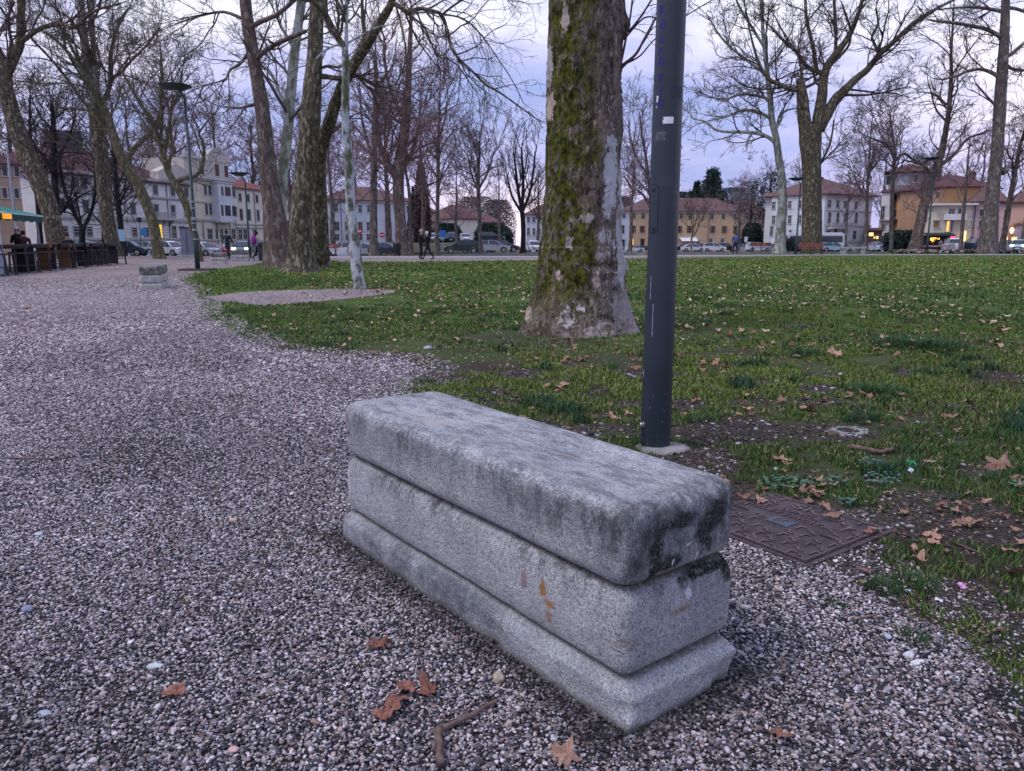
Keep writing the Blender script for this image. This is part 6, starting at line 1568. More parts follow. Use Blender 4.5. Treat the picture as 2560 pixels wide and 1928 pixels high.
BG = [ # px, Y, kind, scale, label
 (-40, 84, 1, 1.15, 'background tree cut by the left edge behind the kiosk'), (60, 118, 0, 1.7, 'background tree between kiosk lamp pole and black lime trees'), (175, 128, 1, 1.8, 'background tree rising beside the dark glass tower block over the palace roof'),
 (340, 138, 0, 1.8, 'background tree above the yellow lit doorway'), (455, 150, 2, 1.9, 'reddish background tree over the roof just left of the street lamp head'), (560, 165, 0, 2.0, 'background tree over the curved gable of the corner house'), (640, 172, 1, 2.0, 'background tree behind the brown leaning trunk'),
 (735, 100, 0, 1.3, 'background tree seen between the pale stem and the thickest trunk'), (835, 98, 3, 1.15, 'reddish background tree left of the young white stem'), (885, 104, 3, 1.25, 'background tree directly behind the young white stem'), (975, 104, 2, 1.35, 'tall reddish background tree left behind the veiled tree'),
 (1060, 112, 2, 1.2, 'reddish background tree over the cypress'), (1140, 110, 0, .85, 'low background tree over the long tiled roofs'), (1250, 108, 0, .75, 'low background tree left of the fan shaped dark tree'), (1345, 112, 1, .80, 'background tree touching the left side of the huge trunk'),
 (1575, 112, 2, .95, 'reddish background tree touching the right side of the huge trunk'), (1880, 225, 3, 1.5, 'brown background tree beside the dark cedar'), (1915, 228, 1, 1.6, 'bushy brown background tree above the low pink house'), (1990, 165, 3, 1.3, 'background tree behind the left wing of the white villa'),
 (2110, 165, 3, 1.2, 'background tree over the villa roof'), (2195, 165, 0, 1.4, 'background tree between villa and square tower'), (2330, 165, 1, 1.35, 'background tree over the orange house roof'), (2440, 150, 0, 1.35, 'background tree over the pink house left of the far right trunk'), (2555, 96, 2, 1.1, 'reddish background tree at the right edge over the arcade'), (2290, 90, 3, .8, 'low background tree behind the planting bed shrub'),
 (1845, 118, 3, .8, 'faint background tree right of the cedar top'), (20, 115, 3, 1.6, 'faint background tree in the upper left corner'), (690, 176, 3, 2.1, 'faint background tree behind the pair of leaning trunks'), (770, 112, 1, 1.3, 'background tree filling the gap right of the thickest trunk'), (400, 146, 3, 1.8, 'faint background tree above the palace roof')]
for k, (px_, Y, kd, sc_, lab) in enumerate(BG):
    src = PB[kd]
    o = copy_tree(src); o.location = at(px_, Y); o.rotation_euler = (0, 0, k * 2.1); o.scale = (sc_, sc_, sc_)
    tag(o, lab, 'tree', 'bare trees beyond the lawn and along the streets')
for p in PB:
    for c in list(p.children): bpy.data.objects.remove(c)
    bpy.data.objects.remove(p)

# evergreens
def needle_tree(px_, Y, H, W0, label, kind, col, tiers=9, seed=0, n=12000):
    rs = np.random.RandomState(seed); x, y, z = at(px_, Y); e = empty(kind, (x, y, z), 0, label, 'tree')
    MB().tube([(0, 0, 0), (0, 0, H * .5), (0, 0, H * .97)], [H * .025, H * .016, .03], 8).build('trunk', BK['dark'], e)
    mt = mat(kind + '_foliage', col, .8, var=.45, vscale=1.4)
    V, F = [], []
    if kind == 'cypress':
        t = rs.rand(n); r = W0 * (np.sin(np.clip(t * 1.08 + .06, 0, 1) * np.pi) ** .55) * (.55 + .45 * rs.rand(n)) * (1.05 - .55 * t); a = rs.rand(n) * 6.28; zz_ = t * H; s = .22
    elif kind == 'cedar':
        tiers = tiers * 2; ti = rs.randint(0, tiers, n); tt = (ti + .5) / tiers; arms = rs.randint(0, 6, n); a = arms * 1.05 + ti * 1.9 + rs.randn(n) * .26; R0 = W0 * (1.08 - tt) ** .8 * (.35 + 1.05 * vnoise(arms * 3.1 + ti * .7, ti * 2.7, 1, 1, seed))
        q = rs.rand(n) ** .7; r = R0 * q; zz_ = H * (.12 + .86 * tt) + rs.randn(n) * H * .022 + (q - .5) * H * .035; s = .55
    else:
        a = rs.rand(n) * 6.28; t = rs.rand(n); r = W0 * np.sqrt(rs.rand(n)) * (.8 + .4 * vnoise(np.cos(a) * 3, t * 4, 1, 2, seed)) * np.sqrt(np.maximum(0, 1 - (t - .35) ** 2 * 1.8)); zz_ = H * (.1 + .9 * t); s = .3
    c = np.stack([r * np.cos(a), r * np.sin(a), zz_], -1)
    d1 = rs.randn(n, 3); d2 = rs.randn(n, 3); sz_ = s * (.5 + rs.rand(n, 1))
    d1 = d1 / np.linalg.norm(d1, axis=1, keepdims=True) * sz_; d2 = d2 / np.linalg.norm(d2, axis=1, keepdims=True) * sz_ * .6
    Vv = np.stack([c - d1, c + d2, c + d1], 1).reshape(-1, 3); i = np.arange(n) * 3
    link('foliage', npmesh('foliage', Vv, np.stack([i, i + 1, i + 2], -1), mt), e)
    return e
def hz(px_, py_t, Y): return P(px_, py_t, Y)[2] - at(px_, Y)[2]
needle_tree(1772, 230, hz(1772, 424, 230), 8.5, 'tall dark green cedar with tiered top rising behind the yellow houses', 'cedar', (.020, .045, .035), 10, 1)
needle_tree(1735, 236, hz(1735, 455, 236), 5.5, 'shorter dark cedar on the left shoulder of the tall cedar', 'cedar', (.020, .045, .035), 7, 2)
needle_tree(1822, 234, hz(1822, 470, 234), 8.0, 'broad rounded dark evergreen right of the tall cedar', 'evergreen', (.022, .042, .034), 6, 3)
needle_tree(1700, 240, hz(1700, 480, 240), 5.0, 'low dark evergreen showing just right of the post over the roofs', 'evergreen', (.022, .042, .034), 6, 4)
needle_tree(1190, 230, hz(1190, 492, 230), 8.0, 'low dark wooded clump over the long tiled roofs', 'evergreen', (.030, .036, .038), 6, 5)
needle_tree(1245, 236, hz(1245, 500, 236), 6.0, 'dark evergreen mound right of the wooded clump over the roofs', 'evergreen', (.030, .036, .038), 6, 6)
needle_tree(1057, 120, hz(1057, 362, 120), 1.75, 'tall narrow brownish cypress beyond the couple', 'cypress', (.075, .052, .058), 9, 7)
needle_tree(1036, 124, hz(1036, 470, 124), 1.3, 'short brownish cypress left of the tall one', 'cypress', (.070, .052, .055), 9, 8)
needle_tree(1877, 150, hz(1877, 560, 150), 2.1, 'round dark green bush against the low pink house', 'evergreen', (.035, .045, .030), 6, 9)
needle_tree(1120, 130, hz(1120, 560, 130), 3.0, 'dark olive shrub behind the parking bank, left one', 'evergreen', (.035, .045, .025), 6, 10)
needle_tree(1232, 132, hz(1232, 560, 132), 3.2, 'dark olive shrub behind the parking bank, right one', 'evergreen', (.035, .045, .025), 6, 11)
needle_tree(1970, 96, hz(1970, 600, 96), 1.6, 'dark hedge bush at the foot of the villa beside the lamp post', 'evergreen', (.04, .06, .045), 6, 12, 3000)
needle_tree(1555, 235, hz(1555, 492, 235), 4.0, 'dark evergreen peeping over the roof right of the huge trunk', 'evergreen', (.025, .04, .035), 6, 13)
needle_tree(2250, 92, hz(2250, 578, 92), 2.1, 'brown leafless shrub dome in the planting bed before the tower', 'evergreen', (.11, .08, .075), 6, 14, 2500)
needle_tree(1918, 150, hz(1918, 430, 150), 2.6, 'tall bushy brown tree right of the low pink house', 'evergreen', (.13, .095, .10), 6, 15, 1500)
needle_tree(1872, 152, hz(1872, 455, 152), 3.2, 'wide bushy brown tree over the low pink house roof', 'evergreen', (.13, .095, .10), 6, 16, 1800)
print('tree tris', NTRI[0])
# ================================================================== BUILDINGS
def wallm(name, c, var=.10): return mat(name, c, .9, var=var, vscale=.45, bump=.12, bscale=6, spec=.1)
m_glass = mat('window_glass', (.030, .036, .045), .18, spec=.5)
m_lit = mat('lit_window', (.6, .35, .1), .5, emit=(1.0, .48, .10), estr=1.1)
m_lity = mat('lit_yellow', (.6, .45, .1), .5, emit=(1.0, .62, .06), estr=.85)
m_frame = mat('window_surround', (.46, .44, .42), .8, var=.08, vscale=3)
m_shb = mat('brown_shutter', (.15, .055, .045), .7); m_shg = mat('green_shutter', (.030, .095, .085), .7); m_shd = mat('dark_shutter', (.045, .043, .055), .7); m_shr = mat('reddish_shutter', (.09, .045, .045), .7)
def roofm(name, c1, c2):
    m = mat(name, c1, .9, col2=c2, vscale=1.3, bump=.8, bscale=5, detail=8, stretch=(1, 3, 3), spec=.1); return m
m_tile = roofm('old_roof_tiles', (.105, .062, .062), (.185, .115, .108)); m_tiler = roofm('red_roof_tiles', (.16, .065, .058), (.22, .10, .085)); m_tiled = roofm('dark_roof_tiles', (.085, .045, .048), (.14, .07, .072))
def solveY(px_, A, B):
    """depth at which picture column px_ meets the ground line A-B (world points)"""
    lo, hi = 0.0, 1.0
    f = lambda t: float(PXv(A[0] + (B[0] - A[0]) * t, A[1] + (B[1] - A[1]) * t, EYE)[0]) - px_
    for _ in range(50):
        mid = (lo + hi) / 2
        if (f(lo) < 0) == (f(mid) < 0): lo = mid
        else: hi = mid
    return A[1] + (B[1] - A[1]) * mid
class House:
    def __init__(s, label, A, B, eave, wall, roof=None, rh=2.5, depth=9.0, C=None, over=.5, name='house', cat='building', hip=True, group=None, roofname='roof', basez=None):
        """A, B = (px, Y) ends of the front; eave = picture row of the eave at A"""
        s.A = Vector(at(*A)); s.B = Vector(at(*B)); z0 = min(s.A.z, s.B.z) if basez is None else basez; s.z0 = z0
        d = s.B - s.A; d.z = 0; s.L = d.length; s.u = d.normalized(); s.n = Vector((-s.u.y, s.u.x, 0))
        if s.n.y < 0: s.n = -s.n
        s.H = P(A[0], eave, A[1])[2] - z0; s.D = depth
        s.e = empty(name, (s.A.x, s.A.y, z0), math.atan2(s.u.y, s.u.x), label, cat, group)
        s.over = over; m = MB(); m.box(0, 0, -1.5, s.L, depth, s.H); m.build('wall', wall, s.e)
        if roof:
            o = over; h = s.H; m = MB()
            e_ = [(-o, -o, h), (s.L + o, -o, h), (s.L + o, depth + o, h), (-o, depth + o, h)]
            e2 = [(x, y, z + .16) for x, y, z in e_]; k = min(depth, s.L) / 2 if hip else 0
            r = [(k - (0 if hip else o), depth / 2, h + rh), (s.L - k + (0 if hip else o), depth / 2, h + rh)]
            m.add(e_ + e2 + r, [(3, 2, 1, 0), (0, 1, 5, 4), (1, 2, 6, 5), (2, 3, 7, 6), (3, 0, 4, 7), (4, 5, 9, 8), (5, 6, 9), (6, 7, 8, 9), (7, 4, 8)])
            s.roof = m.build(roofname, roof, s.e)
    def hit(s, px_, py_, side=0):
        d = Vector(ray(px_, py_)); o = Vector((0, 0, EYE)); nn = s.n if not side else s.u; p0 = s.A
        t = (p0 - o).dot(nn) / d.dot(nn); q = o + d * t; r = q - s.A
        return (r.dot(s.u) if not side else r.dot(s.n)), q.z - s.z0
    def win(s, px_, pt, pb, w, kind='w', sh=None, surround=m_frame, lit=None, sill=True, arch=False, mull=True):
        x, zt = s.hit(px_, pt); _, zb = s.hit(px_, pb); x0, _ = s.hit(px_ - w / 2, pt); x1, _ = s.hit(px_ + w / 2, pt)
        hw = abs(x1 - x0) / 2; key = ('w', round(hw, 1), round(zt - zb, 1), surround.name, arch, sill, (lit.name if lit else ''), mull)
        W_, H_ = max(.1, round(hw, 1)), round(zt - zb, 1)
        if key not in WC:
            m = MB(); t = .12
            m.box(-W_ - t, -.06, -H_ / 2, -W_, .05, H_ / 2); m.box(W_, -.06, -H_ / 2, W_ + t, .05, H_ / 2)
            if arch:
                n = 8; pts = [((W_ + t / 2) * math.cos(R(180 * k / n)), -.005, H_ / 2 + (W_ + t / 2) * math.sin(R(180 * k / n)) * .9) for k in range(n + 1)]
                m.tube(pts, t / 2, 4, False)
            else: m.box(-W_ - t * 1.6, -.10, H_ / 2, W_ + t * 1.6, .05, H_ / 2 + t * 1.3)
            if sill: m.box(-W_ - t * 1.6, -.14, -H_ / 2 - .12, W_ + t * 1.6, .05, -H_ / 2)
            g = MB(); g.box(-W_, -.012, -H_ / 2, W_, .03, H_ / 2)
            if arch: g.prism([(W_ * math.cos(R(180 * k / 8)), H_ / 2 + W_ * .9 * math.sin(R(180 * k / 8))) for k in range(9)], -.012, .03, 'y')
            mu_ = MB()
            if mull and W_ > .25: mu_.box(-.03, -.04, -H_ / 2, .03, -.013, H_ / 2); mu_.box(-W_, -.038, .1, W_, -.014, .16)
            WC[key] = (m.mesh('window', surround), g.mesh('pane', lit or m_glass), mu_.mesh('glazing_bar', m_frame) if mu_.v else None)
        f, g, b = WC[key]
        o = link('window', f, s.e); o.location = (x, 0, (zt + zb) / 2)
        link('pane', g, o)
        if b and not lit: link('glazing_bar', b, o)
        if sh:
            k2 = ('s', W_, H_, sh.name)
            if k2 not in WC:
                q = MB(); q.box(-W_ * .42, -.05, -H_ / 2 - .02, W_ * .42, -.0, H_ / 2 + .02)
                for j in range(int(H_ / .18)): q.box(-W_ * .36, -.065, -H_ / 2 + .06 + j * .18, W_ * .36, -.0502, -H_ / 2 + .15 + j * .18)
                WC[k2] = q.mesh('shutter', sh)
            for sd in (-1, 1):
                q = link('shutter', WC[k2], o); q.location = (sd * (W_ * 1.46 + .12), -.065, 0)
        return o
    def row(s, pxs, pt, pb, w, **k):
        """pt/pb given at the first window; later ones follow the facade's own perspective"""
        x, zt = s.hit(pxs[0], pt); _, zb = s.hit(pxs[0], pb); xa, _ = s.hit(pxs[0] - w / 2, pt); hw = abs(x - xa)
        for p in pxs:
            xx, _ = s.hit(p, pt); q = s.A + s.u * xx
            u_, t_ = PXv(q.x, q.y, s.z0 + zt); _, b_ = PXv(q.x, q.y, s.z0 + zb); qa = q - s.u * hw; ua, _ = PXv(qa.x, qa.y, s.z0 + zt)
            s.win(float(u_), float(t_), float(b_), 2 * abs(float(u_ - ua)), **k)
    def band(s, px_, py_, h=.35, out_=.22, m=None, name='cornice', x0=0, x1=None):
        _, z = s.hit(px_, py_); x1 = s.L if x1 is None else x1
        q = MB(); q.box(x0 - .1, -out_, z, x1 + .1, -.002, z + h); q.box(x0 - .05, -out_ * .55, z - h * .5, x1 + .05, -.003, z - .002); return q.build(name, m or m_frame, s.e)
    def blk(s, name, x0, x1, z0, z1, out_=.1, m=None, back=-.002):
        q = MB(); q.box(x0, -out_, z0, x1, back, z1); return q.build(name, m, s.e)
    def pipe(s, px_, pt, pb):
        x, zt = s.hit(px_, pt); _, zb = s.hit(px_, pb); q = MB(); q.tube([(x, -.12, zt), (x, -.12, zb)], .06, 6); return q.build('drainpipe', m_shd, s.e)
    def chimney(s, x, w=.7, h=1.4, y=None):
        y = s.D / 2 - 1.5 if y is None else y; q = MB(); z = s.H + .6; q.box(x, y, z, x + w, y + w, z + h + 1.2); q.box(x - .1, y - .1, z + h + 1.21, x + w + .1, y + w + .1, z + h + 1.4); return q.build('chimney', m_tile, s.roof)
WC = {}
# --- left street front: one straight line of houses
LA, LB = at(130, 98), at(700, 150)
LY = lambda p: solveY(p, LA, LB)
cream = wallm('cream_render', (.72, .65, .55)); whit = wallm('white_render', (.60, .58, .59)); greyw = wallm('greyish_white_render', (.70, .67, .66)); yell = wallm('ochre_yellow_render', (.64, .45, .27)); org = wallm('orange_render', (.54, .32, .15)); pink = wallm('pink_render', (.52, .37, .37)); tan = wallm('tan_render', (.46, .32, .23)); palec = wallm('pale_cream_render', (.64, .58, .46)); bluew = wallm('cool_white_render', (.60, .62, .66)); brno = wallm('brown_orange_render', (.44, .27, .17))
h = House('long pale palace with balcony and rusticated ground floor behind the left trees', (130, 98), (481, LY(481)), 430, greyw, m_tiled, 4.2, 16, name='palace')
h.row([152, 187, 208, 262, 330, 385, 428, 462], 440, 467, 15, surround=m_frame, mull=False); h.row([152, 184, 212, 268, 330, 388, 430, 463], 497, 528, 17, mull=False)
h.row([160, 190, 222, 262, 335, 365], 566, 592, 16, mull=False); h.win(398, 562, 602, 12, lit=m_lity, mull=False); h.row([434, 455], 566, 597, 10)
for y_, hh in ((437, .5), (482, .25), (546, .45), (600, .3)): h.band(200, y_, hh, .3)
x0, z = h.hit(376, 548); x1, _ = h.hit(424, 548); b_ = h.blk('balcony', x0, x1, z - .1, z + .15, 1.1, m_frame)
q = MB(); [q.box(x0 + (x1 - x0) * k / 14 - .04, -1.08, z + .152, x0 + (x1 - x0) * k / 14 + .04, -1.0, z + .95) for k in range(15)]; q.box(x0, -1.12, z + .952, x1, -.95, z + 1.08); q.build('railing', m_frame, b_)
q = MB(); [q.prism([(-.02, z - .12), (-.02, z - .9), (-.9, z - .12)], x0 + (x1 - x0) * k / 3 - .15, x0 + (x1 - x0) * k / 3 + .15, 'x') for k in range(4)]; q.build('bracket', m_frame, b_)
for k in range(9):
    zz_ = .8 + k * .42
    h.blk('rustication_band', 0, h.L, zz_, zz_ + .06, .05, m_frame)
h.pipe(412, 445, 610); h.pipe(242, 445, 610)
x0, z = h.hit(389, 400); x1, _ = h.hit(475, 400); q = MB(); zt = h.H + .2
q.prism([(x0, zt), (x1, zt), (x1, zt + 1.6), ((x0 + x1) / 2 + 1.6, zt + 2.6), ((x0 + x1) / 2, zt + 3.0), ((x0 + x1) / 2 - 1.6, zt + 2.6), (x0, zt + 1.6)], -.3, 1.2, 'y'); q.build('pediment', wallm('weathered_gable', (.50, .46, .42)), h.e)
# corner house with bay and curved gable
c = House('tall corner palace with a projecting bay window and a curved gable over its cornice', (481, LY(481)), (592, LY(592)), 441, palec, None, 0, 16, name='palace')
c.row([512, 523], 463, 486, 6, mull=False); c.row([515, 525], 509, 537, 6, mull=False); c.row([576, 586], 470, 492, 6, mull=False); c.row([579, 588], 516, 540, 6, mull=False)
for y_, hh, oo in ((446, .6, .7), (505, .15, .15), (551, .35, .3), (602, .25, .2)): c.band(490, y_, hh, oo)
xb0, zb = c.hit(534, 553); xb1, _ = c.hit(570, 553); _, zt = c.hit(534, 459)
bay = c.blk('bay', xb0, xb1, zb, zt, 1.3, bluew)
q = MB(); q.box(xb0 - .1, -1.45, zt + .002, xb1 + .1, -.0, zt + .3); q.box(xb0 - .1, -1.45, zb - .25, xb1 + .1, 0, zb - .002); q.build('bay_moulding', m_frame, bay)
for (pa, pt, pb, w) in ((552, 468, 490, 10), (552, 514, 540, 10)):
    x, zt2 = c.hit(pa, pt); _, zb2 = c.hit(pa, pb); q = MB(); q.box(x - .75, -1.34, zb2, x + .75, -1.302, zt2); q.build('bay_window', m_shr if pt < 500 else m_glass, bay)
    for sx_ in (-1.55, 1.55): q = MB(); q.box(x + sx_ - .28, -1.34, zb2, x + sx_ + .28, -1.302, zt2); q.build('bay_window', m_glass, bay)
for p in (505, 540, 572, 590): c.pipe(p, 552, 612)
for p, w in ((524, 11), (553, 7), (565, 5), (583, 9), (541, 5)): c.win(p, 573, 599, w)
a_ = c.blk('attic_storey', .3, c.L - .3, c.H + .002, c.H + 3.0, -.4, wallm('weathered_gable', (.50, .46, .42)), 8.0)
for p in (510, 548, 571):
    x, _ = c.hit(p, 430); q = MB(); q.box(x - .5, .355, c.H + .7, x + .5, .395, c.H + 2.6); q.build('attic_window', m_shr, a_)
xg, _ = c.hit(552, 400); q = MB(); q.prism([(xg - 3.4, c.H + 3.01), (xg + 3.4, c.H + 3.01)] + [(xg + 3.2 * math.cos(R(k * 15)), c.H + 3.2 + 2.1 * math.sin(R(k * 15))) for k in range(13)], .3, .9, 'y'); q.build('curved_gable', wallm('weathered_gable', (.50, .46, .42)), a_)
q = MB(); q.box(.1, .1, c.H + 3.005, xg - 3.6, 1.0, c.H + 3.35); q.box(xg + 3.6, .1, c.H + 3.005, c.L - .1, 1.0, c.H + 3.35)
for k in range(4): q.lathe([(.05, 0), (.22, .1), (.28, .4), (.1, .7), (.16, .9), (.02, 1.1)], 8, (.8 + k * (c.L - 1.6) / 3, .5, c.H + 3.36))
q.build('parapet', m_frame, a_)
d_ = House('cream house with red tiled roof and tall shuttered windows, right of the corner palace', (592, LY(592)), (700, 150), 470, cream, m_tiler, 2.6, 12, name='town_house')
d_.row([599, 619, 641, 661], 484, 503, 6, sh=None, mull=False); d_.row([602, 622, 644, 664], 523, 550, 6.5, mull=False); d_.row([600, 612, 636], 574, 598, 9); d_.row([666], 577, 598, 8)
for y_, hh in ((474, .4), (562, .25), (570, .12)): d_.band(605, y_, hh, .25)
d_.pipe(633, 480, 612)
d2 = House('plain cream house mostly hidden behind the thickest left trunks', (700, 150), (812, 160), 494, cream, m_tiled, 2.5, 10, name='town_house'); d2.row([722, 742, 800], 515, 532, 7); d2.row([722, 742, 800], 552, 572, 7)
# kiosk side house and dark block
b0 = House('tan house with brown roof at the left edge beyond the kiosk', (-80, 80), (72, 84), 405, tan, m_tiled, 2.2, 9, name='town_house'); b0.row([10, 40], 415, 440, 10); b0.row([10, 40], 470, 495, 10)
tb = House('dark blue grey modern tower block rising behind the palace roof', (143, 170), (236, 174), 323, mat('dark_cladding', (.055, .058, .08), .5, var=.2, vscale=.4), None, 0, 18, name='tower_block')
for k in range(9): tb.blk('floor_line', 0, tb.L, tb.H - 2 - k * 3.0, tb.H - 1.7 - k * 3.0, .12, m_shd)
tb.blk('glazed_front', tb.L * .15, tb.L * .7, tb.H - 12, tb.H - 6.5, .2, mat('blue_glazing', (.14, .18, .26), .25))
# white building beyond the lawn
w1 = House('white building with large tiled roof and one orange lit upper window beyond the lawn', (824, 152), (1037, 160), 500, bluew, m_tile, 3.2, 14, name='town_house')
w1.row([840, 868, 900, 922, 1000, 1020], 512, 529, 8); w1.row([842, 868, 900, 922, 973, 1010], 555, 576, 9); w1.row([842, 870, 900, 922], 586, 600, 9); w1.win(970, 512, 528, 10, lit=m_lit, mull=False); w1.win(974, 588, 598, 9, lit=m_lit, mull=False); w1.win(1010, 588, 600, 9)
w1.pipe(851, 502, 606); w1.pipe(962, 502, 606); w1.band(840, 505, .3, .3)
lo_ = House('low cream building under a wide sweep of old tiles beyond the parking bank', (1075, 172), (1255, 178), 556, tan, m_tile, 4.2, 14, name='low_building', hip=True); lo_.row([1100, 1135, 1210, 1240], 568, 585, 10); lo_.win(1180, 578, 600, 12, mull=False)
lo2 = House('second lower tiled roof with dormer ledge, set before the wide roof', (1128, 165), (1205, 168), 548, cream, m_tiled, 1.6, 6, name='low_building', hip=True)
lo3 = House('small tiled building between white house and cypress', (1030, 176), (1090, 178), 530, tan, m_tile, 2.6, 9, name='low_building')
w2 = House('white blue house with small arched windows just left of the huge trunk', (1316, 198), (1440, 199), 537, bluew, m_tile, 3.6, 12, name='town_house')
w2.row([1321, 1335, 1348], 543, 555, 6); w2.row([1321, 1335, 1348], 573, 587, 6, arch=True); w2.row([1322, 1349], 604, 620, 6)
w3 = House('narrow white house with green shuttered windows just right of the huge trunk', (1440, 199), (1576, 200), 528, bluew, m_tile, 3.4, 12, name='town_house')
w3.win(1560, 534, 545, 7, sh=None); w3.win(1556, 565, 582, 8, surround=m_shg); w3.win(1556, 600, 624, 9, surround=m_shg, mull=False)
m_yfr = mat('ochre_surround', (.42, .30, .20), .8)
ye = House('long ochre yellow row house with brown shutters and tiled roof beyond the street', (1576, 200), (1863, 206), 528, yell, m_tile, 3.8, 13, name='row_house')
ye.row([1584, 1608, 1703, 1726, 1780, 1809, 1838], 534, 546, 7, surround=m_yfr); ye.row([1583, 1606, 1699, 1724, 1782, 1811, 1840], 565, 582, 6, sh=m_shb, surround=m_yfr, mull=False); ye.row([1777, 1806], 596, 606, 7); ye.win(1580, 597, 612, 8, lit=m_lit, mull=False); ye.win(1606, 598, 622, 8, surround=m_shb, mull=False); ye.win(1745, 600, 622, 8)
ye.pipe(1853, 530, 626); ye.pipe(1773, 530, 626); ye.band(1600, 531, .3, .35)
x0, z = ye.hit(1699, 594); x1, _ = ye.hit(1740, 594); q = MB(); q.prism([(-.05, z), (-.05, z - .12), (-1.6, z - 1.0), (-1.6, z - .85)], x0, x1, 'x'); q.build('awning', mat('white_awning', (.72, .72, .76), .7), ye.e)
lp = House('low pink brown house beyond the round bush', (1864, 210), (1922, 212), 536, tan, m_tiled, 3.8, 12, name='row_house'); lp.row([1873, 1888, 1906], 541, 549, 5)
# villa with two visible sides
vi = House('white villa with balcony, arched first floor windows and low hipped roof', (2054, 135), (2170, 143), 486, whit, m_tile, 3.4, 12.4, over=1.0, name='villa')
vi.row([2074, 2095, 2114, 2141], 501, 519, 7); vi.row([2074, 2095, 2114, 2141], 536, 557, 6.5, arch=True); vi.row([2070, 2112, 2137], 577, 598, 8); vi.win(2089, 578, 607, 8, mull=False, arch=True)
for y_, hh in ((527, .15), (565, .25), (493, .3), (606, .35)): vi.band(2060, y_, hh, .2)
x0, z = vi.hit(2064, 570); x1, _ = vi.hit(2121, 570); b_ = vi.blk('balcony', x0, x1, z - .15, z + .1, 1.1, m_frame)
q = MB(); [q.box(x0 + (x1 - x0) * k / 20 - .04, -1.08, z + .102, x0 + (x1 - x0) * k / 20 + .04, -1.0, z + .8) for k in range(21)]; q.box(x0, -1.12, z + .802, x1, -.95, z + .92); q.build('railing', m_frame, b_)
vi.chimney(vi.L * .35)
vw = House('bluish white side wing of the villa, left of the thickest forked plane', (1922, 143.3), (2053, 134.6), 490, bluew, None, 0, .5, over=.8, name='villa'); vw.row([1935, 1975, 2000], 505, 522, 8); vw.row([1935, 1975, 2000], 540, 560, 8); vw.row([1930], 566, 590, 8); vw.win(1976, 576, 600, 6)
# tower house, orange house, cream shop, pink houses
to = House('square grey tower with loggia and flat pyramid roof above the orange house', (2206, 152), (2300, 149), 432, wallm('grey_tower_render', (.27, .25, .25)), m_tiled, 1.9, 8, over=.9, name='tower', hip=True)
to.win(2262, 437, 462, 26, lit=mat('pale_blind', (.42, .44, .52), .8), mull=False); to.win(2222, 440, 462, 12, mull=False); to.win(2291, 438, 456, 9, mull=False); to.row([2230, 2262], 470, 482, 10)
gl = House('narrow grey white house wall at the foot of the tower, with long dark window', (2192, 149), (2221, 148), 482, greyw, m_tiled, .8, 8, over=.3, name='town_house', hip=False); gl.win(2208, 516, 550, 10); gl.win(2208, 562, 570, 10); gl.band(2200, 552, .2, .5)
og = House('orange house with green shutters, its roof line rising to the right', (2221, 150), (2334, 132), 484, org, m_tiled, 2.4, 9, over=.6, name='town_house')
og.row([2237, 2255, 2278, 2293, 2315], 489, 502, 6, sh=m_shd); og.row([2236, 2256, 2274, 2290, 2312], 526, 542, 6, sh=m_shg); og.win(2265, 563, 575, 24, lit=mat('shop_fascia', (.40, .42, .50), .7), mull=False); og.band(2230, 552, .25, .8, m_tiled, 'canopy')
og2 = House('brown orange upper house behind the cream shop, dark eaves', (2334, 132), (2476, 134), 471, brno, m_tiled, 2.6, 10, over=.6, name='town_house'); og2.row([2350, 2396, 2422, 2450], 480, 495, 7, sh=m_shd); og2.row([2346], 517, 532, 7, sh=m_shg)
og2.chimney(2.0); og2.chimney(9.0, .6, 1.2)
cs = House('pale cream flat roofed house with grey balcony over a dark shop awning', (2330, 124), (2421, 123), 514, palec, None, 0, 5, name='town_house')
cs.blk('roof_slab', -.6, cs.L + .4, cs.H + .002, cs.H + .3, .9, greyw, 5.4)
cs.win(2380, 523, 538, 14, mull=True); cs.win(2400, 522, 541, 7); cs.win(2342, 552, 568, 12, lit=mat('brown_panel', (.22, .14, .05), .7), mull=False); cs.win(2371, 553, 579, 6, lit=m_lit, mull=False); cs.win(2381, 552, 580, 5, mull=False)
x0, z = cs.hit(2358, 549); x1, _ = cs.hit(2410, 549); b_ = cs.blk('balcony', x0, x1, z - .1, z + .85, 1.0, greyw)
x0, z = cs.hit(2308, 582); x1, _ = cs.hit(2376, 582); q = MB(); q.prism([(-.02, z), (-.02, z - .15), (-2.2, z - .55), (-2.2, z - .3)], x0, x1, 'x'); q.build('awning', mat('dark_green_awning', (.015, .035, .032), .7), cs.e)
q = MB(); q.box(x0, -.6, 0, x1, -.02, z - .4); q.build('shop_front', mat('dark_shopfront', (.022, .018, .018), .6), cs.e)
rr = random.Random(9)
for k, (p, y, w_, h_, e_) in enumerate(((2327, 598, 7, 5, 3.0), (2335, 596, 4, 3, 2.0), (2343, 597, 4, 3, 1.6), (2329, 604, 4, 3, 1.2))):
    x, z = cs.hit(p, y); q = MB(); q.box(x - w_ * .035, -.68, z - h_ * .04, x + w_ * .035, -.61, z + h_ * .04); q.build('lit_shop_lamp', mat('shop_glow_%d' % k, (.8, .3, .05), .5, emit=(1.0, .36, .05), estr=e_ * 1.4), cs.e)
x, z = cs.hit(2408, 594); q = MB(); q.box(x - .35, -.3, z - 1.2, x + .25, -.1, z + 1.0); q.build('lit_shop_sign', mat('sign_glow', (.9, .7, .2), .5, emit=(1, .72, .25), estr=1.4), cs.e)
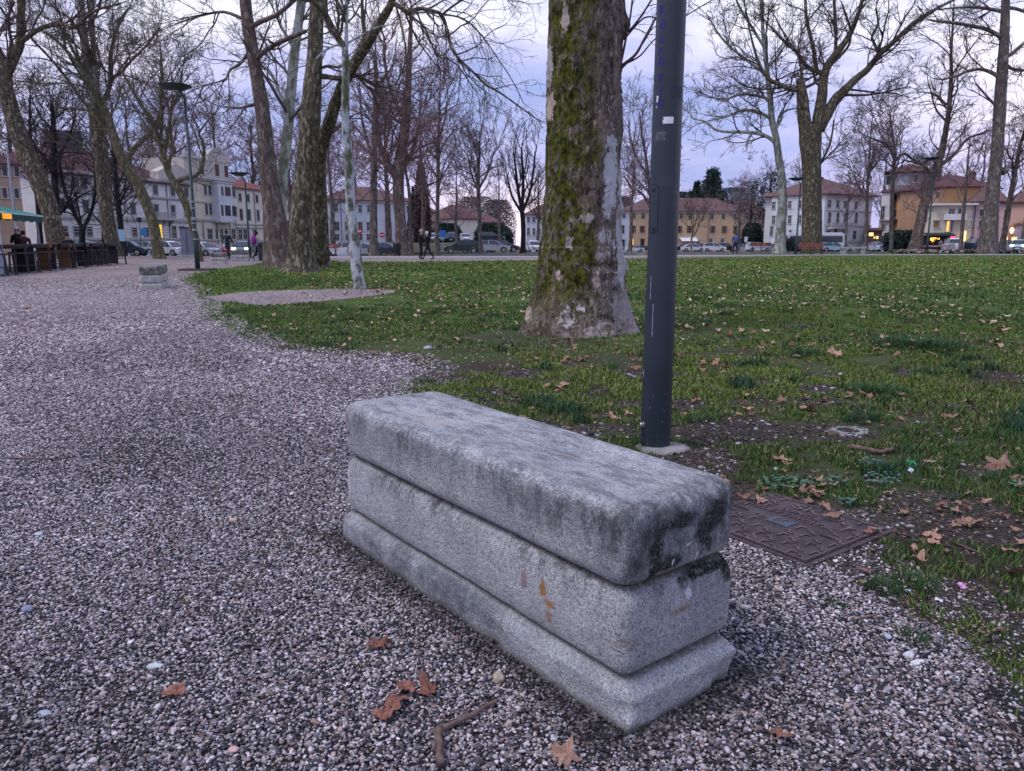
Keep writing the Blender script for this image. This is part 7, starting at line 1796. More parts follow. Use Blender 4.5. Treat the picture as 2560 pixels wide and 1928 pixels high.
x, z = cs.hit(2377, 592); q = MB(); q.lathe([(.02, -.4), (.3, -.3), (.36, 0), (.3, .3), (.02, .4)], 10, (x, -.8, z)); q.build('pink_lit_disc', mat('pink_glow', (.8, .1, .25), .5, emit=(1, .12, .3), estr=.9), cs.e)
pk = House('pink house with small dark windows right of the cream shop', (2421, 123), (2500, 121), 506, pink, m_tile, 3.6, 10, over=.5, name='town_house'); pk.row([2429, 2454, 2492], 524, 540, 6); pk.row([2427, 2452, 2490], 553, 566, 6); pk.pipe(2440, 510, 612); pk.row([2430, 2455], 592, 606, 9)
ac = House('pinkish arcaded house with tall arch and glowing lantern at the right edge', (2500, 121), (2680, 114), 508, wallm('salmon_render', (.52, .34, .27)), m_tile, 4.6, 12, over=.5, name='town_house')
ac.win(2512, 524, 540, 7); ac.win(2500.8 + 11, 556, 570, 7)
x, zt = ac.hit(2552, 560); x0, _ = ac.hit(2530, 560); rad = abs(x - x0); q = MB(); q.tube([(x + rad * math.cos(R(a)), -.12, zt - 1.0 + rad * math.sin(R(a))) for a in range(0, 181, 15)], .28, 5, False); q.box(x - rad - .25, -.25, -1, x - rad + .25, -.01, zt - 1.0); q.build('arch', mat('arch_brick', (.34, .19, .14), .9), ac.e)
q = MB(); q.prism([(x + (rad - .25) * math.cos(R(a)), zt - 1.0 + (rad - .25) * math.sin(R(a))) for a in range(0, 181, 15)] + [(x - rad + .25, -1), (x + rad - .25, -1)], -.03, -.004, 'y'); q.build('arch_opening', mat('mauve_shade_door', (.26, .24, .32), .8), ac.e)
x, z = ac.hit(2534, 576); q = MB(); q.lathe([(.05, -.5), (.22, -.3), (.28, .1), (.18, .3), (.02, .45)], 10, (x, -.8, z)); l_ = q.build('lantern', mat('lantern_glow', (1, .6, .3), .4, emit=(1.0, .58, .25), estr=3.2), ac.e); q = MB(); q.tube([(x, -.8, z + .42), (x, -.4, z + .6), (x, 0, z + .5)], .03, 5); q.build('bracket', m_shd, l_)
x, z = ac.hit(2502, 597); q = MB(); q.box(x + .2, -.2, z - .25, x + 2.2, -.05, z + .25); q.build('lit_shop_sign', mat('sign_glow_low', (.9, .7, .2), .5, emit=(1, .66, .3), estr=1.0), ac.e)
x, z = vi.hit(2182, 588)
# amber lit shop between villa and tower
am = House('small shop with amber lit windows between the villa and the tower', (2166, 140), (2200, 139), 578, wallm('dark_brown_front', (.12, .08, .07)), m_tiled, .6, 4, over=.3, name='shop', hip=False)
for k, (p, y, w_, h_) in enumerate(((2178, 586, 10, 7), (2193, 594, 5, 6), (2186, 594, 4, 5))):
    x, z = am.hit(p, y); q = MB(); q.box(x - w_ * .035, -.1, z - h_ * .04, x + w_ * .035, -.01, z + h_ * .04); q.build('lit_window', mat('amber_glow_%d' % k, (.9, .6, .2), .5, emit=(1.0, .62, .22), estr=(1.7, 1.1, .7)[k]), am.e)

# raised parking bank
bx0, bx1 = at(985, 122)[0], at(1275, 122)[0]
m = MB(); m.add([(bx0 - 3, 104, -.55), (bx1 + 3, 104, -.55), (bx1, 118, .62), (bx0, 118, .62), (bx1, 160, .62), (bx0, 160, .62), (bx1, 160, -2), (bx0, 160, -2), (bx0 - 3, 104, -1.5), (bx1 + 3, 104, -1.5)],
    [(0, 1, 2, 3), (3, 2, 4, 5), (5, 4, 6, 7), (8, 9, 1, 0), (8, 0, 3, 5, 7), (9, 6, 4, 2, 1)])
tag(m.build('parking_bank', mat('bank_grass', (.070, .085, .035), .95, col2=(.10, .075, .055), vscale=.5, bump=.4, bscale=8)), kind='structure')

# ================================================================== CARS
m_tyre = mat('tyre_rubber', (.018, .018, .02), .8); m_rim = mat('wheel_rim', (.34, .35, .37), .35, metal=.6); m_cgl = mat('car_glass', (.035, .05, .062), .12, spec=.6)
m_hl = mat('headlight_off', (.55, .58, .6), .25); m_hlon = mat('headlight_on', (1, 1, 1), .3, emit=(1.0, .86, .55), estr=7); m_hlg = mat('headlight_on_cool', (1, 1, 1), .3, emit=(.75, 1.0, .55), estr=6); m_tl = mat('taillight', (.30, .015, .012), .35); m_tlon = mat('taillight_on', (.5, .02, .02), .3, emit=(1.0, .06, .07), estr=2.2); m_trim = mat('black_trim', (.02, .02, .022), .5)
def paint(name, c, rough=.28): return mat('paint_' + name, c, rough, spec=.5)
PT = {'white': paint('white', (.62, .64, .68)), 'silver': paint('silver', (.36, .39, .43)), 'paleblue': paint('pale_blue', (.30, .42, .50)), 'navy': paint('navy', (.018, .030, .050)), 'black': paint('black', (.012, .014, .017)), 'red': paint('red', (.28, .018, .022)), 'teal': paint('teal', (.035, .14, .17)), 'grey': paint('grey', (.12, .13, .15)), 'darkgreen': paint('dark_green', (.015, .040, .035)), 'maroon': paint('maroon', (.09, .018, .03))}
CARP = {
 'hatch': (4.0, 1.70, [(-1.95, .30), (-1.98, .62), (-1.90, .92), (.85, .92), (1.55, .84), (1.88, .70), (1.95, .45), (1.90, .28)], [(-1.86, .93), (-1.62, 1.38), (-1.2, 1.47), (.05, 1.47), (.50, 1.36), (1.08, .93)]),
 'sedan': (4.4, 1.72, [(-2.15, .32), (-2.2, .62), (-2.12, .90), (-1.5, .95), (.9, .93), (1.75, .84), (2.12, .68), (2.2, .45), (2.12, .28)], [(-1.70, .95), (-1.05, 1.34), (-.7, 1.42), (.15, 1.42), (.5, 1.34), (1.15, .94)]),
 'suv': (4.3, 1.80, [(-2.08, .38), (-2.12, .75), (-2.05, 1.08), (.95, 1.06), (1.75, 1.0), (2.05, .80), (2.12, .5), (2.05, .34)], [(-2.0, 1.09), (-1.80, 1.56), (-1.45, 1.66), (.1, 1.66), (.55, 1.52), (1.12, 1.07)]),
}
CM = {}
def car_parts(v):
    if v in CM: return CM[v]
    L, W_, prof, cab = CARP[v]; hw = W_ / 2
    def loft(pr, ws, bm_):        # pr polygon (x,z) ; ws list of (y, inset)
        n = len(pr); cx = sum(p[0] for p in pr) / n; V = []
        for y, k in ws:
            for x, z in pr: V.append((cx + (x - cx) * k, y, z if k > .99 else z * (1 - (1 - k) * .3)))
        F = []
        for i in range(len(ws) - 1):
            for j in range(n): F.append((i * n + j, i * n + (j + 1) % n, (i + 1) * n + (j + 1) % n, (i + 1) * n + j))
        F.append(tuple(range(n))[::-1]); F.append(tuple((len(ws) - 1) * n + j for j in range(n))); bm_.add(V, F)
    xf, xr = L * .5 - .78, -L * .5 + .74
    b = MB()
    pr = [prof[0]]
    # add wheel arches along the sill
    top = prof[1:-1]; sill = []
    zz_ = prof[-1][1]
    for cx in (xf, xr):
        sill += [(cx + .40 * math.cos(R(a)), .30 + .40 * math.sin(R(a))) for a in (0, 35, 65, 90, 115, 145, 180)]
    full = prof[:-1] + [prof[-1]] + sill
    loft(full, [(-hw, .985), (-hw + .07, 1), (hw - .07, 1), (hw, .985)], b)
    g = MB(); n = len(cab); zb = cab[0][1]; V = []
    for sgn in (-1, 1):
        for x, z in cab: V.append((x, sgn * (hw - .06 - .20 * (z - zb) / .5), z))
    g.add(V, [tuple(range(n)), tuple(range(2 * n - 1, n - 1, -1))] + [(i, n + i, n + (i + 1) % n, (i + 1) % n) for i in range(n)])
    r = MB(); V = []
    rt = [c for c in cab if c[1] > cab[1][1] - .03]
    for sgn in (-1, 1):
        for x, z in rt: V.append((x, sgn * (hw - .055 - .20 * (z - zb) / .5), z + .015))
    k = len(rt); r.add(V + [(x, y, z - .06) for x, y, z in V], [(i, i + 1, k + i + 1, k + i) for i in range(k - 1)] + [(2 * k + i, 2 * k + k + i, 2 * k + k + i + 1, 2 * k + i + 1) for i in range(k - 1)] + [(i, 2 * k + i, 2 * k + i + 1, i + 1) for i in range(k - 1)] + [(k + i, k + i + 1, 3 * k + i + 1, 3 * k + i) for i in range(k - 1)] + [(0, k, 3 * k, 2 * k), (k - 1, 3 * k - 1, 4 * k - 1, 2 * k - 1)])
    # pillars
    for sgn in (-1, 1):
        for (xa, za), (xb, zb2) in (((cab[0][0] - .02, zb), (rt[0][0], rt[0][1])), ((cab[-1][0] + .02, zb), (rt[-1][0], rt[-1][1])), ((-.25, zb), (-.3, cab[2][1]))):
            r.tube([(xa, sgn * (hw - .05), za), (xb, sgn * (hw - .05 - .20 * (zb2 - zb) / .5), zb2)], .035, 4)
    wheel = MB(); wheel.lathe([(.2, -.10), (.30, -.10), (.315, -.06), (.315, .06), (.30, .10), (.2, .10)], 16)
    rim = MB(); rim.lathe([(.02, -.085), (.05, -.115), (.19, -.105), (.20, -.08)], 10); rim.lathe([(.20, .08), (.19, .105), (.05, .115), (.02, .085)], 10)
    hl = MB(); hl.bx(0, 0, 0, .10, .34, .16); pl = MB(); pl.bx(0, 0, 0, .02, .5, .11); gr_ = MB(); gr_.bx(0, 0, 0, .06, W_ * .55, .14); mir = MB(); mir.bx(0, 0, 0, .12, .18, .12)
    CM[v] = dict(L=L, W=W_, xf=xf, xr=xr, body=b.mesh('body', [PT['white']]), cab=g.mesh('windows', m_cgl), roof=r.mesh('roof', [PT['white']]), wheel=wheel.mesh('wheel', m_tyre, True), rim=rim.mesh('rim', m_rim), hl=hl.mesh('headlight', [m_hl]), tl=hl.mesh('taillight', [m_tl]), plate=pl.mesh('number_plate', m_white), grille=gr_.mesh('grille', m_trim), mirror=mir.mesh('mirror', m_trim), zl=prof[3][1] * .78)
    return CM[v]
def setm(o, m):
    o.material_slots[0].link = 'OBJECT'; o.material_slots[0].material = m; return o
def car(px_, Y, hd_, col, v, label, front=None, rear=None, group='cars parked and driving along the streets', z=None):
    c = car_parts(v); p = at(px_, Y)
    if z is not None: p = (p[0], p[1], z)
    e = empty('car', p, R(hd_), label, 'car', group)
    setm(link('body', c['body'], e), PT[col]); link('windows', c['cab'], e); setm(link('roof', c['roof'], e), PT[col])
    for x in (c['xf'], c['xr']):
        for s_ in (-1, 1):
            w = link('wheel', c['wheel'], e); w.location = (x, s_ * (c['W'] / 2 - .10), .315); w.rotation_euler = (R(90), 0, 0); link('rim', c['rim'], w)
    for s_ in (-1, 1):
        a = setm(link('headlight', c['hl'], e), front or m_hl); a.location = (c['L'] / 2 - .10, s_ * (c['W'] / 2 - .28), c['zl'])
        a = setm(link('taillight', c['tl'], e), rear or m_tl); a.location = (-c['L'] / 2 + .06, s_ * (c['W'] / 2 - .24), c['zl'] + .06)
        a = link('mirror', c['mirror'], e); a.location = (.62, s_ * (c['W'] / 2 + .06), 1.0)
    a = link('grille', c['grille'], e); a.location = (c['L'] / 2 - .03, 0, .50)
    for x in (c['L'] / 2 + .01, -c['L'] / 2 + .005): a = link('number_plate', c['plate'], e); a.location = (x, 0, .42)
    return e
for a in [
 (212, 72, 8, 'paleblue', 'sedan', 'pale blue estate car showing its roof above the bar stools'), (318, 71, 4, 'navy', 'hatch', 'dark navy car between the bar stools and the pale post'), (372, 80, 6, 'paleblue', 'hatch', 'pale blue parked car just left of the greenish leaning plane'),
 (424, 76, -20, 'white', 'hatch', 'silver white hatchback nosing out right of the greenish leaning plane'), (455, 90, -10, 'teal', 'suv', 'blue green van behind the grey electrical cabinet'), (503, 80, -15, 'silver', 'hatch', 'small silver car nose just right of the tall lamp post'),
 (532, 88, -6, 'red', 'sedan', 'red car with lit amber headlight driving behind the walking man', m_hlon), (556, 100, -6, 'white', 'hatch', 'white car behind the red one'), (613, 74, -82, 'grey', 'sedan', 'oncoming car with bright greenish headlights between man and woman', m_hlg),
 (735, 86, 0, 'silver', 'sedan', 'silver car glimpsed between the left group of trunks'), (856, 92, 172, 'white', 'suv', 'white car with its rear to the left of the young white stem'), (912, 90, 4, 'silver', 'hatch', 'pale windowed car right of the young white stem'), (968, 86, -12, 'navy', 'hatch', 'dark navy hatchback left of the veiled brown tree'),
 (1155, 84, 184, 'darkgreen', 'hatch', 'dark hatchback facing left in front of the grass bank'), (1228, 88, 2, 'silver', 'sedan', 'silver saloon in front of the grass bank'), (1190, 96, 0, 'grey', 'hatch', 'grey car behind dark hatchback and silver saloon'), (1256, 92, 10, 'navy', 'hatch', 'dark car behind the tail of the silver saloon'),
 (1333, 104, -78, 'white', 'hatch', 'white car facing the camera just left of the huge trunk'),
 (1586, 178, 2, 'white', 'sedan', 'white saloon in front of the narrow white house'), (1612, 184, 2, 'maroon', 'hatch', 'maroon car behind the white saloon by the post'), (1704, 150, 186, 'navy', 'hatch', 'dark car with one lit headlight touching the right side of the post', m_hlon), (1732, 146, 0, 'white', 'sedan', 'white car under the white awning'),
 (1758, 158, 0, 'silver', 'suv', 'silver car right of the small street tree'), (1786, 146, -8, 'white', 'suv', 'white off roader in front of the yellow row house'), (1814, 150, 0, 'black', 'suv', 'black car left of the man with the backpack'), (1858, 148, 0, 'silver', 'hatch', 'silver car right of the man with the backpack'), (1894, 138, 4, 'white', 'suv', 'white car behind the far slatted bench'),
 (1930, 142, 0, 'paleblue', 'hatch', 'pale blue car touching the pale straight plane'), (1974, 128, -60, 'white', 'hatch', 'white car with glaring headlight between pale plane and lamp post', m_hlon), (2006, 138, 0, 'silver', 'sedan', 'silver car left of the thickest forked plane'),
 (2084, 124, -12, 'paleblue', 'hatch', 'pale blue car right of the thickest forked plane'), (2063, 132, 0, 'teal', 'hatch', 'teal car at the bark of the thickest forked plane'), (2104, 138, 0, 'white', 'hatch', 'white car at the villa door'), (2172, 128, -70, 'grey', 'sedan', 'grey car with lit headlight at the corner of the villa', m_hlon),
 (2188, 116, 98, 'silver', 'sedan', 'silver car with glowing red tail lights before the amber lit shop', None, m_tlon), (2226, 108, 8, 'paleblue', 'hatch', 'pale blue car half behind the thin grey tree'), (2250, 114, 0, 'darkgreen', 'suv', 'dark green car behind the planting bed shrub'), (2380, 98, 70, 'white', 'suv', 'white van like car before the shop awning', None, m_tl),
 (2415, 112, 20, 'red', 'hatch', 'red car right of the white one before the shop'), (2437, 96, 82, 'navy', 'suv', 'dark blue car with pale number plate left of the stout right trunk'), (2506, 98, 20, 'silver', 'hatch', 'silver car just right of the stout right trunk'), (2549, 92, -130, 'paleblue', 'sedan', 'pale blue car with lit yellow headlights at the right edge', m_hlon)]:
    car(*a)
for px_, Y, hd_, col, v, lab in [(1040, 124, -80, 'white', 'suv', 'white van parked at the left end of the raised bank'), (1081, 124, -85, 'white', 'hatch', 'white car on the raised bank right of the couple'), (1106, 126, -85, 'silver', 'hatch', 'silver car on the raised bank right of the tall greyish tree'),
    (1130, 124, -88, 'navy', 'suv', 'dark blue car on the raised bank between two pale ones'), (1163, 124, -80, 'white', 'sedan', 'white car in the middle of the raised bank'), (1229, 125, -4, 'navy', 'suv', 'long dark blue off roader at the right end of the raised bank'), (1003, 128, -80, 'darkgreen', 'hatch', 'dark car beside the veiled brown tree on the raised bank')]:
    car(px_, Y, hd_, col, v, lab, z=.62)
# bus
p = at(2032, 134); bus = empty('bus', p, R(-4), 'white bus passing behind the thickest forked plane', 'bus')
m = MB(); m.bx(0, 0, 1.75, 9.5, 2.5, 2.7); m.bx(0, 0, 3.18, 8.8, 2.2, .16); m.build('body', PT['white'], bus)
m = MB(); m.bx(0, -1.26, 2.15, 8.9, .03, 1.1); m.bx(4.76, 0, 2.1, .03, 2.2, 1.4); m.bx(-4.76, 0, 2.3, .03, 2.1, .9); m.build('windows', m_cgl, bus)
for x in (-2.9, 2.9):
    for s_ in (-1, 1): m = MB(); m.lathe([(.3, -.14), (.5, -.12), (.5, .12), (.3, .14)], 16); o = m.build('wheel', m_tyre, bus); o.location = (x, s_ * 1.15, .5); o.rotation_euler = (R(90), 0, 0)
for s_ in (-1, 1): m = MB(); m.bx(4.78, s_ * .9, .8, .05, .35, .2); m.build('headlight', m_hl, bus)

# ================================================================== STREET FURNITURE
m_post = mat('dark_green_post', (.022, .045, .048), .5); m_pgrey = mat('light_grey_post', (.30, .36, .42), .45); m_black = mat('near_black', (.014, .013, .015), .6)
def post_lamp(px_, pyb, pyt, label, sc=1.0, r=.075, m=m_post, dm=None):
    g = G(px_, pyb); Y = g[1]; z = P(px_, pyt, Y)[2]
    e = empty('lamp_post', (g[0], Y, 0), 0, label, 'lamp post')
    MB().lathe([(r * 1.35, 0), (r * 1.3, 1.2), (r, 1.25), (r * .62, z)], 12).build('pole', m, e, True)
    head(e, z, sc, 0, m); return e, Y, z
e, Y2, z2 = post_lamp(495, 676, 247, 'tall dark lamp post with stickers standing at the gravel edge on the left')
MB().bx(0, 0, .03, 1.3, .9, .08).build('base_plate', mat('dark_slab', (.06, .055, .055), .9), e)
m_stk = mat('grubby_sticker', (.30, .30, .32), .7)
for zz_, hh_, c_ in ((1.25, .06, m_stk), (1.62, .08, m_stk), (1.9, .05, m_stk), (2.05, .12, mat('grey_sticker', (.3, .32, .36), .7)), (2.5, .06, m_stk), (2.75, .08, m_stk)): MB().lathe([(.106, zz_), (.106, zz_ + hh_)], 12).build('sticker_band', c_, e)
post_lamp(625, 645, 452, 'dark lamp post left of the brown leaning trunk, behind the woman'); post_lamp(1989, 637, 462, 'dark lamp post between the pale straight plane and the thickest one'); post_lamp(2316, 634, 410, 'dark lamp post standing against the brown leaning plane on the right')
def simple(name, label, cat, px_, Y, build):
    p = at(px_, Y); e = empty(name, p, 0, label, cat); build(e); return e
def pole_only(px_, Y, pt, r, label, m, lean=0, cat='pole', top=None):
    p = at(px_, Y); z = P(px_, pt, Y)[2] - p[2]; e = empty('pole', p, 0, label, cat); MB().tube([(0, 0, 0), (lean, 0, z)], [r, r * .7], 8).build('post', m, e)
    if top: top(e, z, lean)
    return e
pole_only(50, 62, 371, .12, 'pale grey blue modern lamp pole at the left, rising above the kiosk', m_pgrey, 0, 'lamp post', lambda e, z, l: MB().tube([(l, 0, z), (l - .5, 0, z + .35), (l - 1.4, 0, z + .45)], [.08, .06, .05], 6).build('arm', m_pgrey, e))
pole_only(299, 60, 560, .09, 'light grey post left of the greenish leaning plane', m_pgrey)
pole_only(356, 90, 556, .06, 'thin dark lantern post before the palace', m_post, 0, 'lamp post', lambda e, z, l: MB().lathe([(.08, z), (.28, z + .1), (.30, z + .5), (.1, z + .62)], 8).build('lantern', m_glass, e))
pole_only(2440, 108, 536, .05, 'thin dark pole in front of the pink house', m_post); pole_only(1863, 120, 592, .04, 'thin sign pole by the round bush', m_pgrey, 0, 'sign', lambda e, z, l: MB().bx(0, -.05, z - .4, .5, .04, .8).build('plate', m_white, e)); pole_only(1922, 124, 595, .04, 'thin pole with small white plate left of the pale straight plane', m_pgrey, 0, 'sign', lambda e, z, l: MB().bx(0, -.05, z - .4, .5, .04, .7).build('plate', m_white, e))
m_red = mat('sign_red', (.42, .03, .04), .5); m_blue = mat('sign_blue', (.03, .16, .40), .5)
def road_sign(px_, Y, py_c, r, label, m, kind='round'):
    def t(e, z, l):
        if kind == 'round':
            d = MB().lathe([(.01, -.02), (r, -.02), (r, .02), (.01, .02)], 18).build('disc', m, e); d.location = (0, -.06, z); d.rotation_euler = (R(90), 0, 0)
            b = MB().bx(0, 0, .026, r * 1.3, r * .34, .008).build('bar', m_white, d)
        else: MB().bx(0, -.06, z, r * 2, .03, r * 2.4).build('plate', m, e)
    return pole_only(px_, Y, py_c, .035, label, m_pgrey, 0, 'road sign', t)
road_sign(900, 80, 578, .36, 'round red no entry sign just right of the young white stem', m_red); road_sign(957, 96, 588, .33, 'smaller round red no entry sign before the veiled brown tree', m_red); road_sign(1108, 100, 585, .4, 'blue and white parking sign by the raised bank', m_blue, 'sq'); road_sign(366, 84, 580, .32, 'blue road sign before the palace left of the yellow doorway', m_blue, 'sq')
def sqb(e):
    MB().bx(0, 0, 1.0, .95, .5, 2.0).build('cabinet', mat('grey_cabinet', (.17, .20, .25), .6, var=.1, vscale=3), e); MB().bx(0, 0, 2.06, 1.05, .6, .10).build('lid', m_post, e); MB().bx(-.02, -.262, 1.0, .03, .02, 1.6).build('door_gap', m_black, e); MB().bx(0, 0, .05, 1.1, .6, .12).build('plinth', m_conc, e)
simple('electrical_cabinet', 'tall grey electrical cabinet left of the tall lamp post', 'cabinet', 474, 57, sqb)
def notice(e):
    MB().bx(0, 0, 1.6, .5, .03, .9).build('board', mat('pale_blue_notice', (.30, .48, .62), .6), e); MB().tube([(0, .03, 0), (0, .03, 2.0)], .03, 6).build('post', m_post, e)
simple('notice_board', 'pale blue notice beside the black trunked tree', 'notice', 309, 61, notice)
def bin_(e):
    MB().lathe([(.36, 0), (.40, .1), (.42, 1.0), (.44, 1.02)], 16).build('drum', mat('slate_bin', (.030, .038, .055), .5), e); MB().lathe([(.45, 1.022), (.47, 1.08), (.40, 1.2), (.1, 1.24)], 16).build('lid', mat('bin_lid', (.12, .15, .19), .4), e); MB().bx(0, -.44, .85, .4, .05, .12).build('opening', m_black, e)
simple('litter_bin', 'dark slate litter bin between the woman and the brown leaning trunk', 'litter bin', 664, 46, bin_)
def bin2(e): MB().lathe([(.25, 0), (.28, .9), (.2, 1.0)], 12).build('drum', m_black, e); MB().tube([(-.3, 0, 0), (-.3, 0, 1.15)], .03, 5).build('post', m_black, e)
simple('litter_bin', 'small black litter bin left of the veiled brown tree', 'litter bin', 994, 60, bin2)
# slatted benches
m_slat = mat('red_brown_slats', (.27, .085, .055), .6, var=.2, vscale=4); m_iron3 = mat('bench_iron', (.035, .04, .042), .5)
def slat_bench(px_, Y, w, rz, label):
    p = at(px_, Y); e = empty('park_bench', p, R(rz), label, 'bench', 'slatted park benches')
    for k in range(3): MB().bx(0, -.30 + k * .15, .46, w, .12, .04).build('seat_slat', m_slat, e)
    for k in range(2): MB().bx(0, .10 + k * .03, .64 + k * .19, w, .035, .13).build('back_slat', m_slat, e)
    for x in (-w * .4, 0, w * .4):
        m = MB(); m.tube([(x, -.32, 0), (x, -.30, .43), (x, .06, .43), (x, .16, .92)], .028, 5); m.tube([(x, .05, .43), (x, .16, 0)], .028, 5); m.build('leg_frame', m_iron3, e)
    return e
slat_bench(810, 57, 2.2, 4, 'red brown slatted bench behind the thickest left trunk with someone sitting on it'); slat_bench(1902, 71, 1.9, 2, 'red brown slatted bench left of the pale straight plane'); slat_bench(2027, 64, 2.1, -2, 'red brown slatted bench in front of the thickest forked plane')
p = at(2131, 66); e = empty('stone_bench', p, R(-2), 'pale concrete table bench with two block legs right of the thickest forked plane', 'bench')
MB().bx(0, 0, .50, 2.1, .6, .12).build('seat', m_conc, e)
for s_ in (-1, 1): MB().bx(s_ * .78, 0, .21, .38, .5, .44).build('leg', m_conc, e)
p = at(2312, 68); e = empty('barrier', p, 0, 'low pale barrier with red and white rail before the shop', 'barrier')
for s_ in (-1.1, 2.3): MB().bx(s_, 0, .42, .45, .3, .85).build('post', m_conc, e)
MB().bx(.8, 0, .62, 2.9, .06, .14).build('rail', mat('rail_white_pink', (.55, .40, .42), .6, col2=(.5, .12, .14), vscale=1.4), e)
# planting bed with pale stones and winter flowers
ra, rb = at(2236, 67), at(2640, 66)
rs = np.random.RandomState(3); V, F = [], []; nb = 900
x = ra[0] + (rb[0] - ra[0]) * rs.rand(nb); y = 66.5 + rs.rand(nb) * 1.6; s = .07 + .09 * rs.rand(nb); z = .05 + .22 * rs.rand(nb)
o6 = np.array([(1, 0, 0), (-1, 0, 0), (0, 1, 0), (0, -1, 0), (0, 0, 1), (0, 0, -1)], float); fo = np.array([(0, 2, 4), (2, 1, 4), (1, 3, 4), (3, 0, 4), (2, 0, 5), (1, 2, 5), (3, 1, 5), (0, 3, 5)])
jit = 1 + rs.randn(nb, 6, 1) * .25
V = (np.stack([x, y, z], -1)[:, None] + o6[None] * s[:, None, None] * jit).reshape(-1, 3); F = (fo[None] + (np.arange(nb) * 6)[:, None, None]).reshape(-1, 3)
pal = np.array([(.30, .27, .27), (.13, .11, .10), (.05, .055, .035), (.42, .38, .40), (.18, .12, .10), (.06, .07, .04)]); C = np.repeat(pal[rs.randint(0, 6, nb)], 6, 0); C = np.concatenate([C, np.ones((len(C), 1))], 1)
o = tag(link('flower_bed', npmesh('flower_bed', V, F, mat('bed_mix', (.3, .3, .3), .9, attr=True), attrs={'col': ('FLOAT_COLOR', C)})), kind='stuff'); o['label'] = 'low bed of pale winter flowers and stones along the far edge of the lawn'

# ================================================================== KIOSK, HIGH TABLES AND STOOLS
m_wood = mat('dark_stool_wood', (.030, .026, .030), .55, var=.3, vscale=8); m_ttop = mat('dark_table_top', (.050, .052, .070), .35, var=.2, vscale=4); m_honey = mat('honey_wood_and_reflection', (.22, .105, .045), .45, var=.2, vscale=6)
m_aw = mat('green_awning', (.008, .19, .15), .7, var=.08, vscale=1)
pa, pb = Vector(at(-150, 25)), Vector(at(107, 37)); du = (pb - pa); Lk = du.length; e = empty('kiosk', pa, math.atan2(du.y, du.x), 'bar kiosk with green awning at the left edge of the gravel', 'kiosk')
m = MB(); m.add([(0, -.2, 2.38), (Lk, -.2, 2.38), (Lk, 3.4, 3.25), (0, 3.4, 3.25), (0, -.2, 2.33), (Lk, -.2, 2.33), (Lk, 3.4, 3.2), (0, 3.4, 3.2)], [(0, 1, 2, 3), (7, 6, 5, 4), (0, 4, 5, 1), (1, 5, 6, 2), (2, 6, 7, 3), (3, 7, 4, 0)]); aw = m.build('awning', m_aw, e)
MB().box(0, -.26, 2.30, Lk, -.21, 2.375).build('awning_bar', mat('awning_bar_white', (.55, .68, .70), .5), aw)
m = MB(); n = 22
for k in range(n): m.box(Lk * k / n + .01, -.235, 2.02 + .04 * (k % 2), Lk * (k + 1) / n - .01, -.215, 2.298)
m.build('valance', mat('green_valance', (.006, .075, .065), .7), aw)
m = MB(); m.box(0, 2.2, 0, Lk - 1.0, 4.6, 2.7); m.build('wall', mat('kiosk_dark_wall', (.022, .018, .018), .7, var=.3, vscale=2), e)
m = MB(); m.box(0, 1.5, 0, Lk - 2.2, 2.1, 1.1); m.box(-.1, 1.4, 1.102, Lk - 2.1, 2.19, 1.16); m.build('counter', m_wood, e)
for x, z, c_ in ((Lk * .56, 1.7, m_white), (Lk * .60, 1.35, m_white), (Lk * .40, 1.6, m_white)): MB().box(x, 2.16, z, x + .45, 2.195, z + .35).build('poster', mat('poster_paper', (.42, .48, .58), .7), e)
for x in (.3, Lk * .5, Lk - .15): MB().tube([(x, 0, 0), (x, 0, 2.3)], .05, 8).build('post', m_pgrey, e)
for k in range(6): m = MB(); m.lathe([(.05, 0), (.06, .2), (.02, .28), (.02, .34)], 8, (Lk * .35 + k * .9, 1.8, 1.17)); m.build('bottle', mat('bottle_%d' % (k % 3), [(.3, .28, .2), (.05, .12, .06), (.25, .1, .03)][k % 3], .3), e)
xk = Lk * .60
MB().box(xk - 1.35, -.5, 2.08, xk - .85, -.30, 2.28).build('lit_sign', mat('amber_sign', (.8, .4, .03), .5, emit=(1.0, .40, .03), estr=.6), e)
MB().box(xk - 3.8, 3.42, 3.0, xk + .6, 3.55, 3.5).build('roof_sign', mat('ochre_sign', (.42, .22, .03), .6), e)
MB().tube([(xk - .1, 1.9, 1.2), (xk - .1, 1.9, 2.2)], .035, 6).build('wooden_upright', m_honey, e); MB().tube([(xk + 1.6, 1.9, 1.2), (xk + 1.6, 1.9, 2.2)], .035, 6).build('wooden_upright', m_honey, e)
p = at(-2, 27.6); o = MB(); o.box(-.45, -.03, .05, .22, .03, 1.75); o.box(-.47, -.04, 1.752, .24, .04, 1.8); bo = o.build('menu_board', mat('white_board', (.50, .60, .72), .6)); bo.location = p; tag(bo, 'tall pale standing board cut by the left edge at the kiosk', 'board')
def stool_parts():
    S = MB(); S.bx(0, 0, .76, .40, .38, .05); B = MB(); B.bx(0, .20, 1.02, .40, .03, .16); Fm = MB()
    for sx_ in (-1, 1): Fm.tube([(sx_ * .17, .17, .74), (sx_ * .18, .21, 1.1)], .016, 5)
    ft = MB(); rr2 = .195
    for a, b in (((-rr2, -rr2), (rr2, -rr2)), ((rr2, -rr2), (rr2, rr2)), ((rr2, rr2), (-rr2, rr2)), ((-rr2, rr2), (-rr2, -rr2))): ft.tube([(a[0], a[1], .30), (b[0], b[1], .30)], .013, 5)
    lg = MB(); lg.tube([(0, 0, .74), (.05, .05, 0)], .020, 6)
    return S.mesh('seat', m_wood), B.mesh('backrest', m_wood), Fm.mesh('back_frame', m_wood), ft.mesh('footrest', m_wood), lg.mesh('leg', m_wood)
SPm = stool_parts()
